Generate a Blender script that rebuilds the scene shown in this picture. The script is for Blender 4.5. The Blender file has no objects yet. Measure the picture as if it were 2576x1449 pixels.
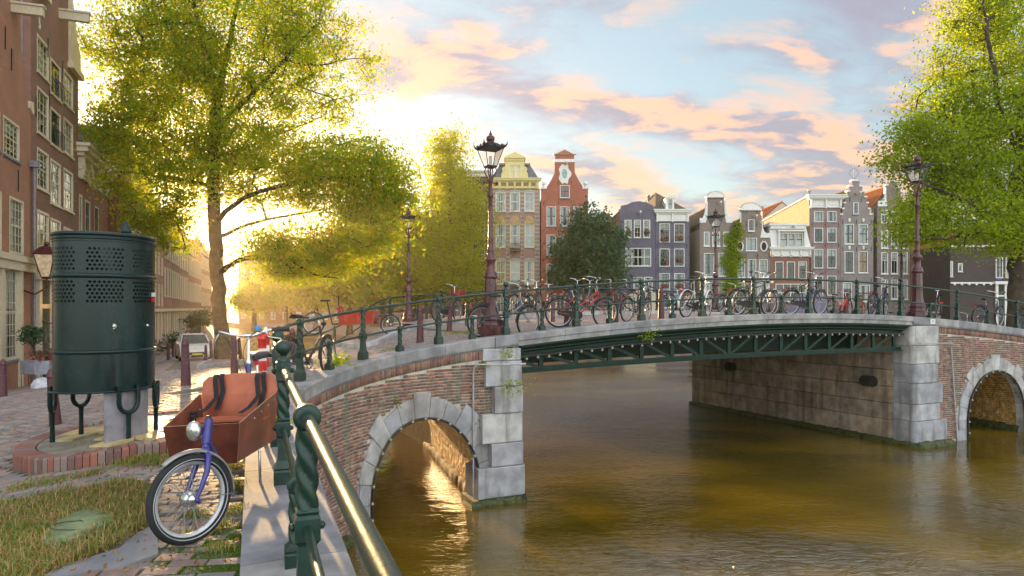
import bpy, math, random
import numpy as np
from mathutils import Vector, Matrix
rnd = random.Random(7)
rs = np.random.RandomState(11)
SC = bpy.context.scene
COL = SC.collection
PI = math.pi
# ------------------------------------------------------------------ camera, sky, sun, exposure
EYE = 4.2
FD = 1717.0            # focal length in units of a 2576-wide picture (24 mm lens)
cam = bpy.data.cameras.new('camera'); camo = bpy.data.objects.new('camera', cam); COL.objects.link(camo)
cam.lens = 24.0; cam.sensor_width = 36.0; cam.shift_y = 0.0196; cam.clip_end = 4000; cam.clip_start = 0.05
camo.location = (0, 0, EYE); camo.rotation_euler = (PI / 2, 0, 0)
SC.camera = camo
SUN_AZ = math.radians(-25.6); SUN_EL = math.radians(7.3)
world = bpy.data.worlds.new('World'); SC.world = world; world.use_nodes = True
class NT:
    def __init__(s, tree): s.t = tree
    def n(s, typ, ins=None, **kw):
        nd = s.t.nodes.new(typ)
        for k, v in kw.items(): setattr(nd, k, v)
        for k, v in (ins or {}).items():
            if hasattr(v, 'is_output'): s.t.links.new(v, nd.inputs[k])
            else: nd.inputs[k].default_value = v
        return nd
    def m(s, op, a, b=0.0, c=0.0, clamp=False):
        return s.n('ShaderNodeMath', {0: a, 1: b, 2: c}, operation=op, use_clamp=clamp).outputs[0]
    def mix(s, f, a, b):
        nd = s.t.nodes.new('ShaderNodeMix'); nd.data_type = 'RGBA'
        for k, v in ((0, f), (6, a), (7, b)):
            if hasattr(v, 'is_output'): s.t.links.new(v, nd.inputs[k])
            else: nd.inputs[k].default_value = v if k == 0 else (*v[:3], 1)
        return nd.outputs[2]
    def sm(s, x, a, b):
        nd = s.n('ShaderNodeMapRange', {0: x, 1: a, 2: b, 3: 0.0, 4: 1.0}, interpolation_type='SMOOTHSTEP')
        return nd.outputs[0]
def build_world():
    t = world.node_tree; t.nodes.clear(); N = NT(t)
    sky = N.n('ShaderNodeTexSky', sky_type='NISHITA', sun_disc=False, sun_elevation=SUN_EL, sun_rotation=SUN_AZ, dust_density=0.35, ozone_density=1.5)
    tc = N.n('ShaderNodeTexCoord').outputs['Generated']
    sep = N.n('ShaderNodeSeparateXYZ', {0: tc}); z = sep.outputs[2]
    sd = (math.sin(SUN_AZ) * math.cos(SUN_EL), math.cos(SUN_AZ) * math.cos(SUN_EL), math.sin(SUN_EL))
    dot = N.n('ShaderNodeVectorMath', {0: tc, 1: sd}, operation='DOT_PRODUCT').outputs['Value']
    zc = N.m('MAXIMUM', z, 0.0)
    # clear sky: blue that pales to cream at the horizon, plus the warm aureole round the low sun
    clear = N.mix(N.sm(zc, 0.0, 0.34), (0.16, 0.18, 0.18), (0.15, 0.19, 0.20))
    clear = N.mix(N.sm(zc, 0.42, 0.9), clear, (0.24, 0.27, 0.32))
    g1 = N.m('POWER', N.m('MAXIMUM', dot, 0.0), 9.0)
    g2 = N.m('POWER', N.m('MAXIMUM', dot, 0.0), 90.0)
    # cloud plane
    den = N.m('ADD', zc, 0.24)
    cx = N.m('DIVIDE', sep.outputs[0], den); cy = N.m('DIVIDE', sep.outputs[1], den)
    v = N.n('ShaderNodeCombineXYZ', {0: cx, 1: N.m('MULTIPLY', cy, 1.0), 2: 3.7}).outputs[0]
    vr = N.n('ShaderNodeMapping', {0: v, 1: (1.3, 0.35, 0), 2: (0, 0, math.radians(-38)), 3: (1.25, 2.1, 1)}).outputs[0]
    big = N.n('ShaderNodeTexNoise', {'Vector': vr, 'Scale': 0.62, 'Detail': 4.0, 'Roughness': 0.5, 'Distortion': 0.2}).outputs[0]
    fine = N.n('ShaderNodeTexNoise', {'Vector': vr, 'Scale': 2.6, 'Detail': 9.0, 'Roughness': 0.62, 'Distortion': 0.35}).outputs[0]
    shift = N.n('ShaderNodeVectorMath', {0: vr, 1: (0.10, -0.13, 0.05)}, operation='ADD').outputs[0]
    fine2 = N.n('ShaderNodeTexNoise', {'Vector': shift, 'Scale': 2.6, 'Detail': 6.0, 'Roughness': 0.6, 'Distortion': 0.35}).outputs[0]
    dens = N.m('ADD', N.m('MULTIPLY', big, 0.62), N.m('MULTIPLY', fine, 0.50))
    # where the cloud banks stand in the sky (direction east / north and height / north)
    yy = N.m('MAXIMUM', sep.outputs[1], 0.02); gr = N.m('DIVIDE', sep.outputs[0], yy); gs = N.m('DIVIDE', z, yy)
    def bank(r0, s0, a, b, k, tilt=0.0):
        dr = N.m('SUBTRACT', gr, r0); ds = N.m('SUBTRACT', N.m('SUBTRACT', gs, s0), N.m('MULTIPLY', dr, tilt))
        e = N.m('ADD', N.m('POWER', N.m('ABSOLUTE', N.m('DIVIDE', dr, a)), 2.0), N.m('POWER', N.m('ABSOLUTE', N.m('DIVIDE', ds, b)), 2.0))
        return N.m('MULTIPLY', N.m('POWER', 2.718, N.m('MULTIPLY', e, -1.0)), k)
    for bk in ((0.50, 0.36, 0.19, 0.19, 0.15, 0), (0.20, 0.285, 0.34, 0.035, 0.19, -0.17), (-0.06, 0.41, 0.30, 0.09, 0.20, 0.0), (0.16, 0.37, 0.12, 0.055, -0.10, 0), (0.10, 0.20, 0.16, 0.035, 0.16, -0.3), (0.50, 0.19, 0.16, 0.022, 0.12, 0), (-0.3, 0.24, 0.2, 0.08, -0.08, 0)):
        dens = N.m('ADD', dens, bank(*bk))
    dens = N.m('SUBTRACT', dens, 0.030)
    cov = N.sm(dens, 0.52, 0.70)
    cov = N.m('MULTIPLY', cov, N.sm(z, 0.0, 0.10))
    lit = N.sm(N.m('SUBTRACT', fine, fine2), -0.05, 0.09)
    ccol = N.mix(lit, (0.20, 0.175, 0.225), (0.58, 0.31, 0.19))
    ccol = N.mix(N.sm(z, 0.04, 0.42), N.mix(lit, (0.19, 0.185, 0.22), (0.50, 0.31, 0.20)), ccol)
    col = N.mix(N.m('MULTIPLY', cov, 0.9), clear, ccol)
    warm = N.mix(1.0, (0, 0, 0), (1.2, 0.98, 0.72))
    sc1 = N.n('ShaderNodeVectorMath', {0: warm, 'Scale': N.m('MULTIPLY', g1, 0.06)}, operation='SCALE').outputs[0]
    sc2 = N.n('ShaderNodeVectorMath', {0: N.mix(1.0, (0, 0, 0), (1.6, 0.95, 0.38)), 'Scale': g2}, operation='SCALE').outputs[0]
    add = N.n('ShaderNodeVectorMath', {0: col, 1: sc1}, operation='ADD').outputs[0]
    add = N.n('ShaderNodeVectorMath', {0: add, 1: sc2}, operation='ADD').outputs[0]
    # sky opposite the low sun, out of view, is raised to add fill light
    bk_ = N.m('ADD', 1.0, N.m('MULTIPLY', N.sm(N.m('MULTIPLY', dot, -1.0), -0.25, 0.75), 3.6))
    add = N.n('ShaderNodeVectorMath', {0: add, 'Scale': bk_}, operation='SCALE').outputs[0]
    low = N.mix(N.sm(z, -0.05, 0.0), (0.25, 0.22, 0.18), add)
    thin = N.m('SUBTRACT', 1.0, N.m('MULTIPLY', cov, 0.75))
    skc = N.n('ShaderNodeVectorMath', {0: sky.outputs[0], 'Scale': thin}, operation='SCALE').outputs[0]
    bg1 = N.n('ShaderNodeBackground', {'Color': skc, 'Strength': 0.05})
    bg2 = N.n('ShaderNodeBackground', {'Color': low, 'Strength': 0.78})
    ad = N.n('ShaderNodeAddShader', {0: bg1.outputs[0], 1: bg2.outputs[0]})
    N.n('ShaderNodeOutputWorld', {0: ad.outputs[0]})
build_world()
sun = bpy.data.lights.new('sun', 'SUN'); sun.energy = 5.0; sun.angle = math.radians(0.6); sun.color = (1.0, 0.64, 0.29)
suno = bpy.data.objects.new('sun', sun); COL.objects.link(suno)
sdir = Vector((math.sin(SUN_AZ) * math.cos(SUN_EL), math.cos(SUN_AZ) * math.cos(SUN_EL), math.sin(SUN_EL)))
suno.rotation_euler = sdir.to_track_quat('Z', 'Y').to_euler(); suno.location = (-20, 50, 30)
SC.view_settings.view_transform = 'Standard'; SC.view_settings.look = 'None'
SC.view_settings.exposure = 1.42; SC.view_settings.gamma = 1.0
try: SC.view_settings.use_curve_mapping = False
except Exception: pass
SC.cycles.max_bounces = 8; SC.cycles.diffuse_bounces = 4; SC.cycles.transmission_bounces = 6; SC.cycles.transparent_max_bounces = 12
SC.cycles.use_denoising = True
SC.cycles.sample_clamp_indirect = 8.0
# ------------------------------------------------------------------ shape of the place
EU = Vector((0.906, 0.424)); EV = Vector((-0.424, 0.906)); O2 = Vector((0.0, 15.3))
def UV(u, v): p = O2 + EU * u + EV * v; return (p.x, p.y)
def sstep(x, a, b):
    t = np.clip((np.asarray(x, float) - a) / (b - a), 0, 1); return t * t * (3 - 2 * t)
def gz(x, y):
    """height of the paving"""
    x = np.asarray(x, float); y = np.asarray(y, float)
    dx, dy = x - O2.x, y - O2.y
    u = dx * EU.x + dy * EU.y; v = dx * EV.x + dy * EV.y
    br = 0.2 + 0.0055 * (u - 8.8) ** 2
    st = np.minimum(1.5 + 0.054 * np.maximum(v - 2, 0) + 0.13 * np.maximum(-u - 7, 0), 3.4)
    e1 = -5 + 0.5 * np.maximum(v, 0) + 0.35 * np.clip(-v - 3, 0, 6); w = sstep(-u, -e1, -(e1 - 3))
    left = br * (1 - w) + st * w
    right = np.where(u > 8.8, np.minimum(br, 1.6 + np.clip((v - 10) * 0.06, 0, 1.7)), left)
    far = sstep(v, 11, 22)                              # beyond the bridge the right bank drops to the quay
    right = np.where(u > 8.8, right * (1 - far) + 3.3 * far, right)
    return EYE - right
def GZ(x, y): return float(gz(x, y))
def at(px, py, Y): return Vector(((px - 1288) / FD * Y, Y, EYE - (py - 775) / FD * Y))
def ong(px, py, near=2.5, far=80):
    """where the sight line through a pixel of the 2576-wide picture meets the paving"""
    Y = near
    while Y < far:
        p = at(px, py, Y)
        if p.z <= GZ(p.x, p.y): break
        Y += 0.02
    return Vector((p.x, p.y, GZ(p.x, p.y)))
# ------------------------------------------------------------------ helpers
def tag(o, label=None, cat=None, group=None, kind=None):
    if label: o['label'] = label
    if cat: o['category'] = cat
    if group: o['group'] = group
    if kind: o['kind'] = kind
    return o
def empty(name, loc=(0, 0, 0), rz=0.0, label=None, cat=None, group=None):
    o = bpy.data.objects.new(name, None); COL.objects.link(o); o.location = loc; o.rotation_euler = (0, 0, rz)
    o.empty_display_size = 0.2
    return tag(o, label, cat, group)
class MB:
    def __init__(s): s.v = []; s.f = []; s.sm = []
    def add(s, vs, fs, smooth=False):
        b = len(s.v); s.v.extend([tuple(p) for p in vs]); s.f.extend([tuple(i + b for i in f) for f in fs]); s.sm.extend([smooth] * len(fs)); return s
    def box(s, x0, y0, z0, x1, y1, z1, M=None):
        vs = [(x0, y0, z0), (x1, y0, z0), (x1, y1, z0), (x0, y1, z0), (x0, y0, z1), (x1, y0, z1), (x1, y1, z1), (x0, y1, z1)]
        if M is not None: vs = [tuple(M @ Vector(p)) for p in vs]
        return s.add(vs, [(0, 3, 2, 1), (4, 5, 6, 7), (0, 1, 5, 4), (1, 2, 6, 5), (2, 3, 7, 6), (3, 0, 4, 7)])
    def cbox(s, c, sz, M=None):
        return s.box(c[0] - sz[0] / 2, c[1] - sz[1] / 2, c[2] - sz[2] / 2, c[0] + sz[0] / 2, c[1] + sz[1] / 2, c[2] + sz[2] / 2, M)
    def tube(s, pts, r, n=8, caps=True, closed=False, smooth=True):
        pts = [Vector(p) for p in pts]; k = len(pts)
        rr = r if hasattr(r, '__len__') else [r] * k
        vs = []; prev = None
        for i, p in enumerate(pts):
            if closed: d = pts[(i + 1) % k] - pts[i - 1]
            else: d = pts[min(i + 1, k - 1)] - pts[max(i - 1, 0)]
            if d.length < 1e-9: d = Vector((0, 0, 1))
            d.normalize()
            if prev is None:
                a = Vector((0, 0, 1)) if abs(d.z) < 0.9 else Vector((1, 0, 0))
                e1 = d.cross(a).normalized()
            else:
                e1 = prev - d * prev.dot(d)
                if e1.length < 1e-6: e1 = d.cross(Vector((0, 0, 1)))
                e1.normalize()
            prev = e1; e2 = d.cross(e1)
            for j in range(n):
                a = 2 * PI * j / n; vs.append(tuple(p + (e1 * math.cos(a) + e2 * math.sin(a)) * rr[i]))
        fs = []
        for i in range(k if closed else k - 1):
            for j in range(n):
                a = i * n + j; b = i * n + (j + 1) % n; i2 = (i + 1) % k
                fs.append((a, b, i2 * n + (j + 1) % n, i2 * n + j))
        s.add(vs, fs, smooth)
        if caps and not closed:
            s.add(vs[:n], [tuple(range(n))[::-1]]); s.add(vs[-n:], [tuple(range(n))])
        return s
    def lathe(s, prof, n=16, c=(0, 0, 0), smooth=True, a0=0.0, axis=None):
        vs = []
        for (r, z) in prof:
            for j in range(n):
                a = a0 + 2 * PI * j / n; p = Vector((r * math.cos(a), r * math.sin(a), z))
                if axis is not None: p = axis @ p
                vs.append((p.x + c[0], p.y + c[1], p.z + c[2]))
        fs = []
        for i in range(len(prof) - 1):
            for j in range(n):
                fs.append((i * n + j, i * n + (j + 1) % n, (i + 1) * n + (j + 1) % n, (i + 1) * n + j))
        s.add(vs, fs, smooth)
        s.add(vs[:n], [tuple(range(n))[::-1]]); s.add(vs[-n:], [tuple(range(n))]); return s
    def ball(s, c, r, n=12, sq=1.0):
        prof = [(max(r * math.cos(a), 1e-4), r * math.sin(a) * sq) for a in [(-PI / 2 + PI * i / (n // 2 + 1)) for i in range(n // 2 + 2)]]
        return s.lathe(prof, n, c)
    def prism(s, poly, y0, y1, M=None):
        """poly of (x,z) extruded from y0 to y1 (may be concave)"""
        k = len(poly)
        vs = [(p[0], y0, p[1]) for p in poly] + [(p[0], y1, p[1]) for p in poly]
        if M is not None: vs = [tuple(M @ Vector(p)) for p in vs]
        fs = [tuple(range(k)), tuple(range(2 * k - 1, k - 1, -1))] + [(i, i + k, (i + 1) % k + k, (i + 1) % k) for i in range(k)]
        return s.add(vs, fs)
    def obj(s, name, mat, parent=None, loc=None, hook=True):
        me = bpy.data.meshes.new(name); me.from_pydata(s.v, [], s.f)
        if any(s.sm): me.polygons.foreach_set('use_smooth', s.sm)
        for m in (mat if isinstance(mat, (list, tuple)) else [mat]): me.materials.append(m)
        o = bpy.data.objects.new(name, me); COL.objects.link(o)
        if parent is not None: o.parent = parent
        if loc is not None: o.location = loc
        return o
def npobj(name, verts, faces, mat, parent=None, smooth=False):
    """verts (n,3), faces (m,k) numpy arrays"""
    me = bpy.data.meshes.new(name); nv, (nf, k) = len(verts), faces.shape
    me.vertices.add(nv); me.vertices.foreach_set('co', np.asarray(verts, np.float32).ravel())
    me.loops.add(nf * k); me.loops.foreach_set('vertex_index', faces.astype(np.int32).ravel())
    me.polygons.add(nf); me.polygons.foreach_set('loop_start', (np.arange(nf) * k).astype(np.int32))
    try: me.polygons.foreach_set('loop_total', np.full(nf, k, np.int32))
    except Exception: pass
    if smooth: me.polygons.foreach_set('use_smooth', np.ones(nf, bool))
    me.update(calc_edges=True); me.materials.append(mat)
    o = bpy.data.objects.new(name, me); COL.objects.link(o)
    if parent is not None: o.parent = parent
    return o
def inst(o, name, parent, M=None, loc=None):
    c = bpy.data.objects.new(name, o.data if hasattr(o, 'data') else o); COL.objects.link(c)
    if parent is not None: c.parent = parent
    if M is not None: c.matrix_basis = M
    elif loc is not None: c.location = loc
    return c
def copy_tree(o, parent=None, kids=None):
    c = o.copy(); COL.objects.link(c); c.parent = parent
    for ch in KIDS.get(o.name, ()) if kids is None else kids: copy_tree(ch, c)
    return c
KIDS = {}
def index_kids(root):
    for ob in [root] + list(root.children_recursive): KIDS[ob.name] = list(ob.children)
BRICK_F = np.array([[0, 1, 2, 3], [4, 5, 1, 0], [5, 6, 2, 1], [6, 7, 3, 2], [7, 4, 0, 3]])
def bricks(name, C, U, V, W, su, sv, sw, mat, parent, single=300, piece='brick', cham=0.006):
    """C (n,3) centres of outer faces; U,V,W (n,3) unit axes (W outward); su,sv half sizes (n), sw depth (n). nearest `single` become objects"""
    n = len(C); su = np.broadcast_to(su, n); sv = np.broadcast_to(sv, n); sw = np.broadcast_to(sw, n)
    d = np.linalg.norm(C - np.array([0, 0, EYE]), axis=1)
    infr = (C[:, 1] > 0.8) & (np.abs(C[:, 0] / np.maximum(C[:, 1], .1)) < 0.76) & ((EYE - C[:, 2]) / np.maximum(C[:, 1], .1) < 0.40)
    order = np.argsort(d + np.where(infr, 0, 1e4)); one = order[:single]; rest = order[single:]
    if len(one):
        m0 = MB(); b = 0.03
        m0.add([(-1 + .04, -1 + .08, 0), (1 - .04, -1 + .08, 0), (1 - .04, 1 - .08, 0), (-1 + .04, 1 - .08, 0), (-1, -1, -.12), (1, -1, -.12), (1, 1, -.12), (-1, 1, -.12), (-1, -1, -1), (1, -1, -1), (1, 1, -1), (-1, 1, -1)],
               [(0, 1, 2, 3), (4, 5, 1, 0), (5, 6, 2, 1), (6, 7, 3, 2), (7, 4, 0, 3), (8, 9, 5, 4), (9, 10, 6, 5), (10, 11, 7, 6), (11, 8, 4, 7)])
        me = bpy.data.meshes.new(piece); me.from_pydata(m0.v, [], m0.f); me.materials.append(mat)
        for i in one:
            M = Matrix(((U[i][0] * su[i], V[i][0] * sv[i], W[i][0] * sw[i], C[i][0]), (U[i][1] * su[i], V[i][1] * sv[i], W[i][1] * sw[i], C[i][1]), (U[i][2] * su[i], V[i][2] * sv[i], W[i][2] * sw[i], C[i][2]), (0, 0, 0, 1)))
            inst(me, piece, parent, M)
    if len(rest):
        c, u, v, w = C[rest], U[rest], V[rest], W[rest]; a = su[rest][:, None]; bb = sv[rest][:, None]; ww = sw[rest][:, None]
        vs = []
        for (i, j, t, k) in ((-1, -1, 1, 0), (1, -1, 1, 0), (1, 1, 1, 0), (-1, 1, 1, 0), (-1, -1, 0, 1), (1, -1, 0, 1), (1, 1, 0, 1), (-1, 1, 0, 1)):
            aa = a - cham * t; b2 = bb - cham * t
            vs.append(c + u * aa * i + v * b2 * j - w * ww * k)
        vv = np.stack(vs, 1).reshape(-1, 3); ff = (BRICK_F[None] + (np.arange(len(rest)) * 8)[:, None, None]).reshape(-1, 4)
        o = npobj(name, vv, ff, mat, parent); o['kind'] = 'stuff'; return o
# ------------------------------------------------------------------ materials
MATS = {}
def mat(name, col, rough=0.6, metal=0.0, var=0.25, nscale=6.0, bump=0.15, bscale=40.0, bdist=0.01, spots=None, island=0.0, cols=None, coat=0.0, spec=0.5, streak=None, dirt=None):
    if name in MATS: return MATS[name]
    m = bpy.data.materials.new(name); m.use_nodes = True; t = m.node_tree; t.nodes.clear(); N = NT(t)
    tc = N.n('ShaderNodeTexCoord').outputs['Object']
    ns = N.n('ShaderNodeTexNoise', {'Vector': tc, 'Scale': nscale, 'Detail': 6.0, 'Roughness': 0.6}).outputs[0]
    c = (*col, 1)
    if cols:
        g = N.n('ShaderNodeNewGeometry').outputs['Random Per Island']; oi = N.n('ShaderNodeObjectInfo').outputs['Random']
        r = N.m('FRACT', N.m('ADD', g, oi))
        cr = N.n('ShaderNodeValToRGB', {0: r}); cr.color_ramp.interpolation = 'CONSTANT'
        el = cr.color_ramp.elements
        while len(el) < len(cols): el.new(0.5)
        for i, cc in enumerate(cols): el[i].position = i / len(cols); el[i].color = (*cc, 1)
        base = cr.outputs[0]
    else:
        base = N.n('ShaderNodeRGB'); base.outputs[0].default_value = c; base = base.outputs[0]
    dark = N.n('ShaderNodeVectorMath', {0: base, 'Scale': 1 - var}, operation='SCALE').outputs[0]
    lite = N.n('ShaderNodeVectorMath', {0: base, 'Scale': 1 + var}, operation='SCALE').outputs[0]
    colr = N.mix(N.sm(ns, 0.3, 0.7), dark, lite)
    if spots:
        sc_, th, sc = spots
        s2 = N.n('ShaderNodeTexNoise', {'Vector': tc, 'Scale': sc, 'Detail': 5.0, 'Roughness': 0.65}).outputs[0]
        colr = N.mix(N.sm(s2, th, th + 0.05), colr, sc_)
    if dirt:   # moss or algae in broad patches: colour, threshold, scale
        s3 = N.n('ShaderNodeTexNoise', {'Vector': tc, 'Scale': dirt[2], 'Detail': 8.0, 'Roughness': 0.7}).outputs[0]
        colr = N.mix(N.m('MULTIPLY', N.sm(s3, dirt[1], dirt[1] + 0.16), 0.75), colr, dirt[0])
    if streak:  # vertical run-off stains
        mp = N.n('ShaderNodeMapping', {0: tc, 3: (streak[1], streak[1], streak[1] * 0.12)}).outputs[0]
        s4 = N.n('ShaderNodeTexNoise', {'Vector': mp, 'Scale': 1.0, 'Detail': 5.0}).outputs[0]
        colr = N.mix(N.m('MULTIPLY', N.sm(s4, 0.5, 0.68), 0.6), colr, streak[0])
    bn = N.n('ShaderNodeTexNoise', {'Vector': tc, 'Scale': bscale, 'Detail': 5.0, 'Roughness': 0.65}).outputs[0]
    bp = N.n('ShaderNodeBump', {'Strength': bump, 'Distance': bdist, 'Height': bn}).outputs[0]
    rg = N.m('ADD', N.m('MULTIPLY', N.m('SUBTRACT', ns, 0.5), 0.25), rough, clamp=True)
    p = N.n('ShaderNodeBsdfPrincipled', {'Base Color': colr, 'Roughness': rg, 'Metallic': metal, 'Normal': bp, 'Coat Weight': coat, 'Specular IOR Level': spec})
    N.n('ShaderNodeOutputMaterial', {0: p.outputs[0]}); MATS[name] = m; return m
def brickmat(name, c1, c2, mortar, axis='xz', scale=1.0, bw=0.22, bh=0.068, rough=0.85, band=None):
    if name in MATS: return MATS[name]
    m = bpy.data.materials.new(name); m.use_nodes = True; t = m.node_tree; t.nodes.clear(); N = NT(t)
    tc = N.n('ShaderNodeTexCoord').outputs['Object']; s = N.n('ShaderNodeSeparateXYZ', {0: tc})
    geo = N.n('ShaderNodeNewGeometry').outputs['True Normal']
    vt = N.n('ShaderNodeVectorTransform', {0: geo}, vector_type='NORMAL', convert_from='WORLD', convert_to='OBJECT').outputs[0]
    nx = N.m('ABSOLUTE', N.n('ShaderNodeSeparateXYZ', {0: vt}).outputs[0])
    hx = N.n('ShaderNodeMix', {0: N.m('GREATER_THAN', nx, 0.7), 2: s.outputs[0], 3: s.outputs[1]}).outputs[0]
    uv = N.n('ShaderNodeCombineXYZ', {0: hx, 1: s.outputs[2], 2: 0.0}).outputs[0] if axis == 'xz' else tc
    c1, c2, mortar = [tuple(min(q * 1.4, .6) for q in c) for c in (c1, c2, mortar)]
    br = N.n('ShaderNodeTexBrick', {'Vector': uv, 'Color1': (*c1, 1), 'Color2': (*c2, 1), 'Mortar': (*mortar, 1), 'Scale': 1.0, 'Mortar Size': 0.009, 'Mortar Smooth': 0.2, 'Bias': 0.0, 'Brick Width': bw * scale, 'Row Height': bh * scale})
    ns = N.n('ShaderNodeTexNoise', {'Vector': tc, 'Scale': 0.9, 'Detail': 7.0, 'Roughness': 0.65}).outputs[0]
    k = N.m('ADD', N.m('MULTIPLY', ns, 0.8), 0.6)
    col = N.n('ShaderNodeVectorMath', {0: br.outputs[0], 'Scale': k}, operation='SCALE').outputs[0]
    if band: col = N.mix(N.m('MULTIPLY', N.sm(ns, 0.52, 0.7), 0.5), col, band)
    bp = N.n('ShaderNodeBump', {'Strength': 0.5, 'Distance': 0.012, 'Height': N.m('SUBTRACT', 1.0, br.outputs[1])}).outputs[0]
    p = N.n('ShaderNodeBsdfPrincipled', {'Base Color': col, 'Roughness': rough, 'Normal': bp, 'Specular IOR Level': 0.3})
    N.n('ShaderNodeOutputMaterial', {0: p.outputs[0]}); MATS[name] = m; return m
def glassmat(name, tint, alpha, rough=0.04, k=1.0):
    if name in MATS: return MATS[name]
    m = bpy.data.materials.new(name); m.use_nodes = True; t = m.node_tree; t.nodes.clear(); N = NT(t)
    fr = N.n('ShaderNodeFresnel', {0: 1.5}).outputs[0]
    gl = N.n('ShaderNodeBsdfGlossy', {'Color': (0.95, 0.95, 0.95, 1), 'Roughness': rough}).outputs[0]
    tr = N.n('ShaderNodeBsdfTransparent', {0: (*tint, 1)}).outputs[0]
    f = N.m('ADD', N.m('MULTIPLY', fr, k), alpha, clamp=True)
    mx = N.n('ShaderNodeMixShader', {0: f, 1: tr, 2: gl}).outputs[0]
    N.n('ShaderNodeOutputMaterial', {0: mx}); MATS[name] = m; return m
def leafmat(name, cols, trans=0.55, tcol=None, rough=0.55):
    m = bpy.data.materials.new(name); m.use_nodes = True; t = m.node_tree; t.nodes.clear(); N = NT(t)
    g = N.n('ShaderNodeNewGeometry').outputs['Random Per Island']
    cr = N.n('ShaderNodeValToRGB', {0: g}); el = cr.color_ramp.elements
    while len(el) < len(cols): el.new(0.5)
    for i, cc in enumerate(cols): el[i].position = i / max(len(cols) - 1, 1); el[i].color = (*cc, 1)
    ns = N.n('ShaderNodeTexNoise', {'Vector': N.n('ShaderNodeTexCoord').outputs['Object'], 'Scale': 0.6, 'Detail': 3.0}).outputs[0]
    c = N.n('ShaderNodeVectorMath', {0: cr.outputs[0], 'Scale': N.m('ADD', ns, 0.5)}, operation='SCALE').outputs[0]
    tc = N.n('ShaderNodeVectorMath', {0: c, 1: (tcol or (1.9, 1.7, 0.7))}, operation='MULTIPLY').outputs[0]
    d = N.n('ShaderNodeBsdfPrincipled', {'Base Color': c, 'Roughness': rough, 'Specular IOR Level': 0.35}).outputs[0]
    tr = N.n('ShaderNodeBsdfTranslucent', {'Color': tc}).outputs[0]
    mx = N.n('ShaderNodeMixShader', {0: trans, 1: d, 2: tr}).outputs[0]
    N.n('ShaderNodeOutputMaterial', {0: mx}); MATS[name] = m; return m
def tilemat(name, c1, c2):
    return mat(name, c1, 0.8, var=0.3, nscale=3.0, cols=[c1, c2, tuple(a * .7 for a in c1), tuple(a * 1.25 for a in c2)], spots=((0.09, 0.08, 0.03), 0.62, 5.0))
M_green = mat('green_iron_paint', (0.004, 0.030, 0.018), 0.40, var=0.3, nscale=9, bump=0.25, bscale=60, bdist=0.006, coat=0.1, spots=((0.10, 0.11, 0.07), 0.70, 22.0))
M_green_d = mat('green_truss_paint', (0.003, 0.024, 0.014), 0.5, spec=0.3, var=0.35, nscale=5, bump=0.2, bscale=40, spots=((0.16, 0.17, 0.13), 0.72, 16.0))
M_urinal = mat('urinal_green_paint', (0.004, 0.019, 0.018), 0.26, var=0.25, nscale=2.2, bump=0.05, bscale=4, bdist=0.02, coat=0.1, spec=0.3, spots=((0.10, 0.12, 0.10), 0.735, 9.0))
M_lamp = mat('oxblood_iron_paint', (0.070, 0.014, 0.016), 0.30, var=0.3, nscale=10, bump=0.35, bscale=38, bdist=0.012, coat=0.2, spots=((0.20, 0.13, 0.12), 0.71, 14.0))
M_bollard = mat('bollard_paint', (0.080, 0.020, 0.025), 0.45, var=0.3, nscale=12, bump=0.25, bscale=50, spots=((0.38, 0.34, 0.36), 0.635, 10.0))
M_stone = mat('grey_granite', (0.362, 0.348, 0.355), 0.8, var=0.3, nscale=2.2, bump=0.4, bscale=60, bdist=0.008, cols=[(0.362, 0.348, 0.355), (0.304, 0.297, 0.304), (0.420, 0.399, 0.377), (0.341, 0.319, 0.304)], dirt=((0.145, 0.138, 0.072), 0.60, 1.6), streak=((0.145, 0.131, 0.109), 5.0))
M_pier = mat('pier_sandstone', (0.36, 0.28, 0.19), 0.85, var=0.32, nscale=2.5, bump=0.6, bscale=45, bdist=0.015, cols=[(0.38, 0.29, 0.20), (0.31, 0.245, 0.18), (0.36, 0.285, 0.22), (0.27, 0.215, 0.16)], dirt=((0.10, 0.075, 0.045), 0.56, 1.3), streak=((0.11, 0.085, 0.055), 4.0))
M_coping = mat('coping_stone', (0.25, 0.24, 0.235), 0.75, var=0.3, nscale=3, bump=0.5, bscale=130, bdist=0.005, cols=[(0.25, 0.24, 0.235), (0.21, 0.205, 0.21), (0.28, 0.265, 0.25)], dirt=((0.11, 0.10, 0.07), 0.57, 2.4), spots=((0.36, 0.35, 0.33), 0.66, 60.0))
M_wallbrick = mat('old_canal_brick', (0.232, 0.109, 0.072), 0.85, var=0.3, nscale=9, bump=0.4, bscale=60, bdist=0.006, cols=[(0.246, 0.113, 0.072), (0.189, 0.087, 0.065), (0.304, 0.145, 0.094), (0.145, 0.080, 0.072), (0.268, 0.167, 0.123), (0.217, 0.102, 0.080), (0.334, 0.174, 0.116), (0.174, 0.094, 0.072)], dirt=((0.348, 0.319, 0.261), 0.63, 1.5), streak=((0.145, 0.145, 0.102), 3.0))
M_mortar = mat('pale_mortar', (0.435, 0.406, 0.334), 0.95, var=0.3, nscale=4, bump=0.5, bscale=80, dirt=((0.174, 0.174, 0.087), 0.58, 2.0))
M_paver = mat('street_clinker', (0.24, 0.19, 0.165), 0.6, var=0.3, nscale=11, bump=0.5, bscale=70, bdist=0.006, cols=[(0.25, 0.195, 0.17), (0.20, 0.165, 0.15), (0.29, 0.22, 0.18), (0.23, 0.195, 0.18), (0.27, 0.235, 0.195), (0.22, 0.15, 0.125), (0.18, 0.165, 0.155), (0.28, 0.195, 0.155)], dirt=((0.13, 0.14, 0.05), 0.62, 3.0))
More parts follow.
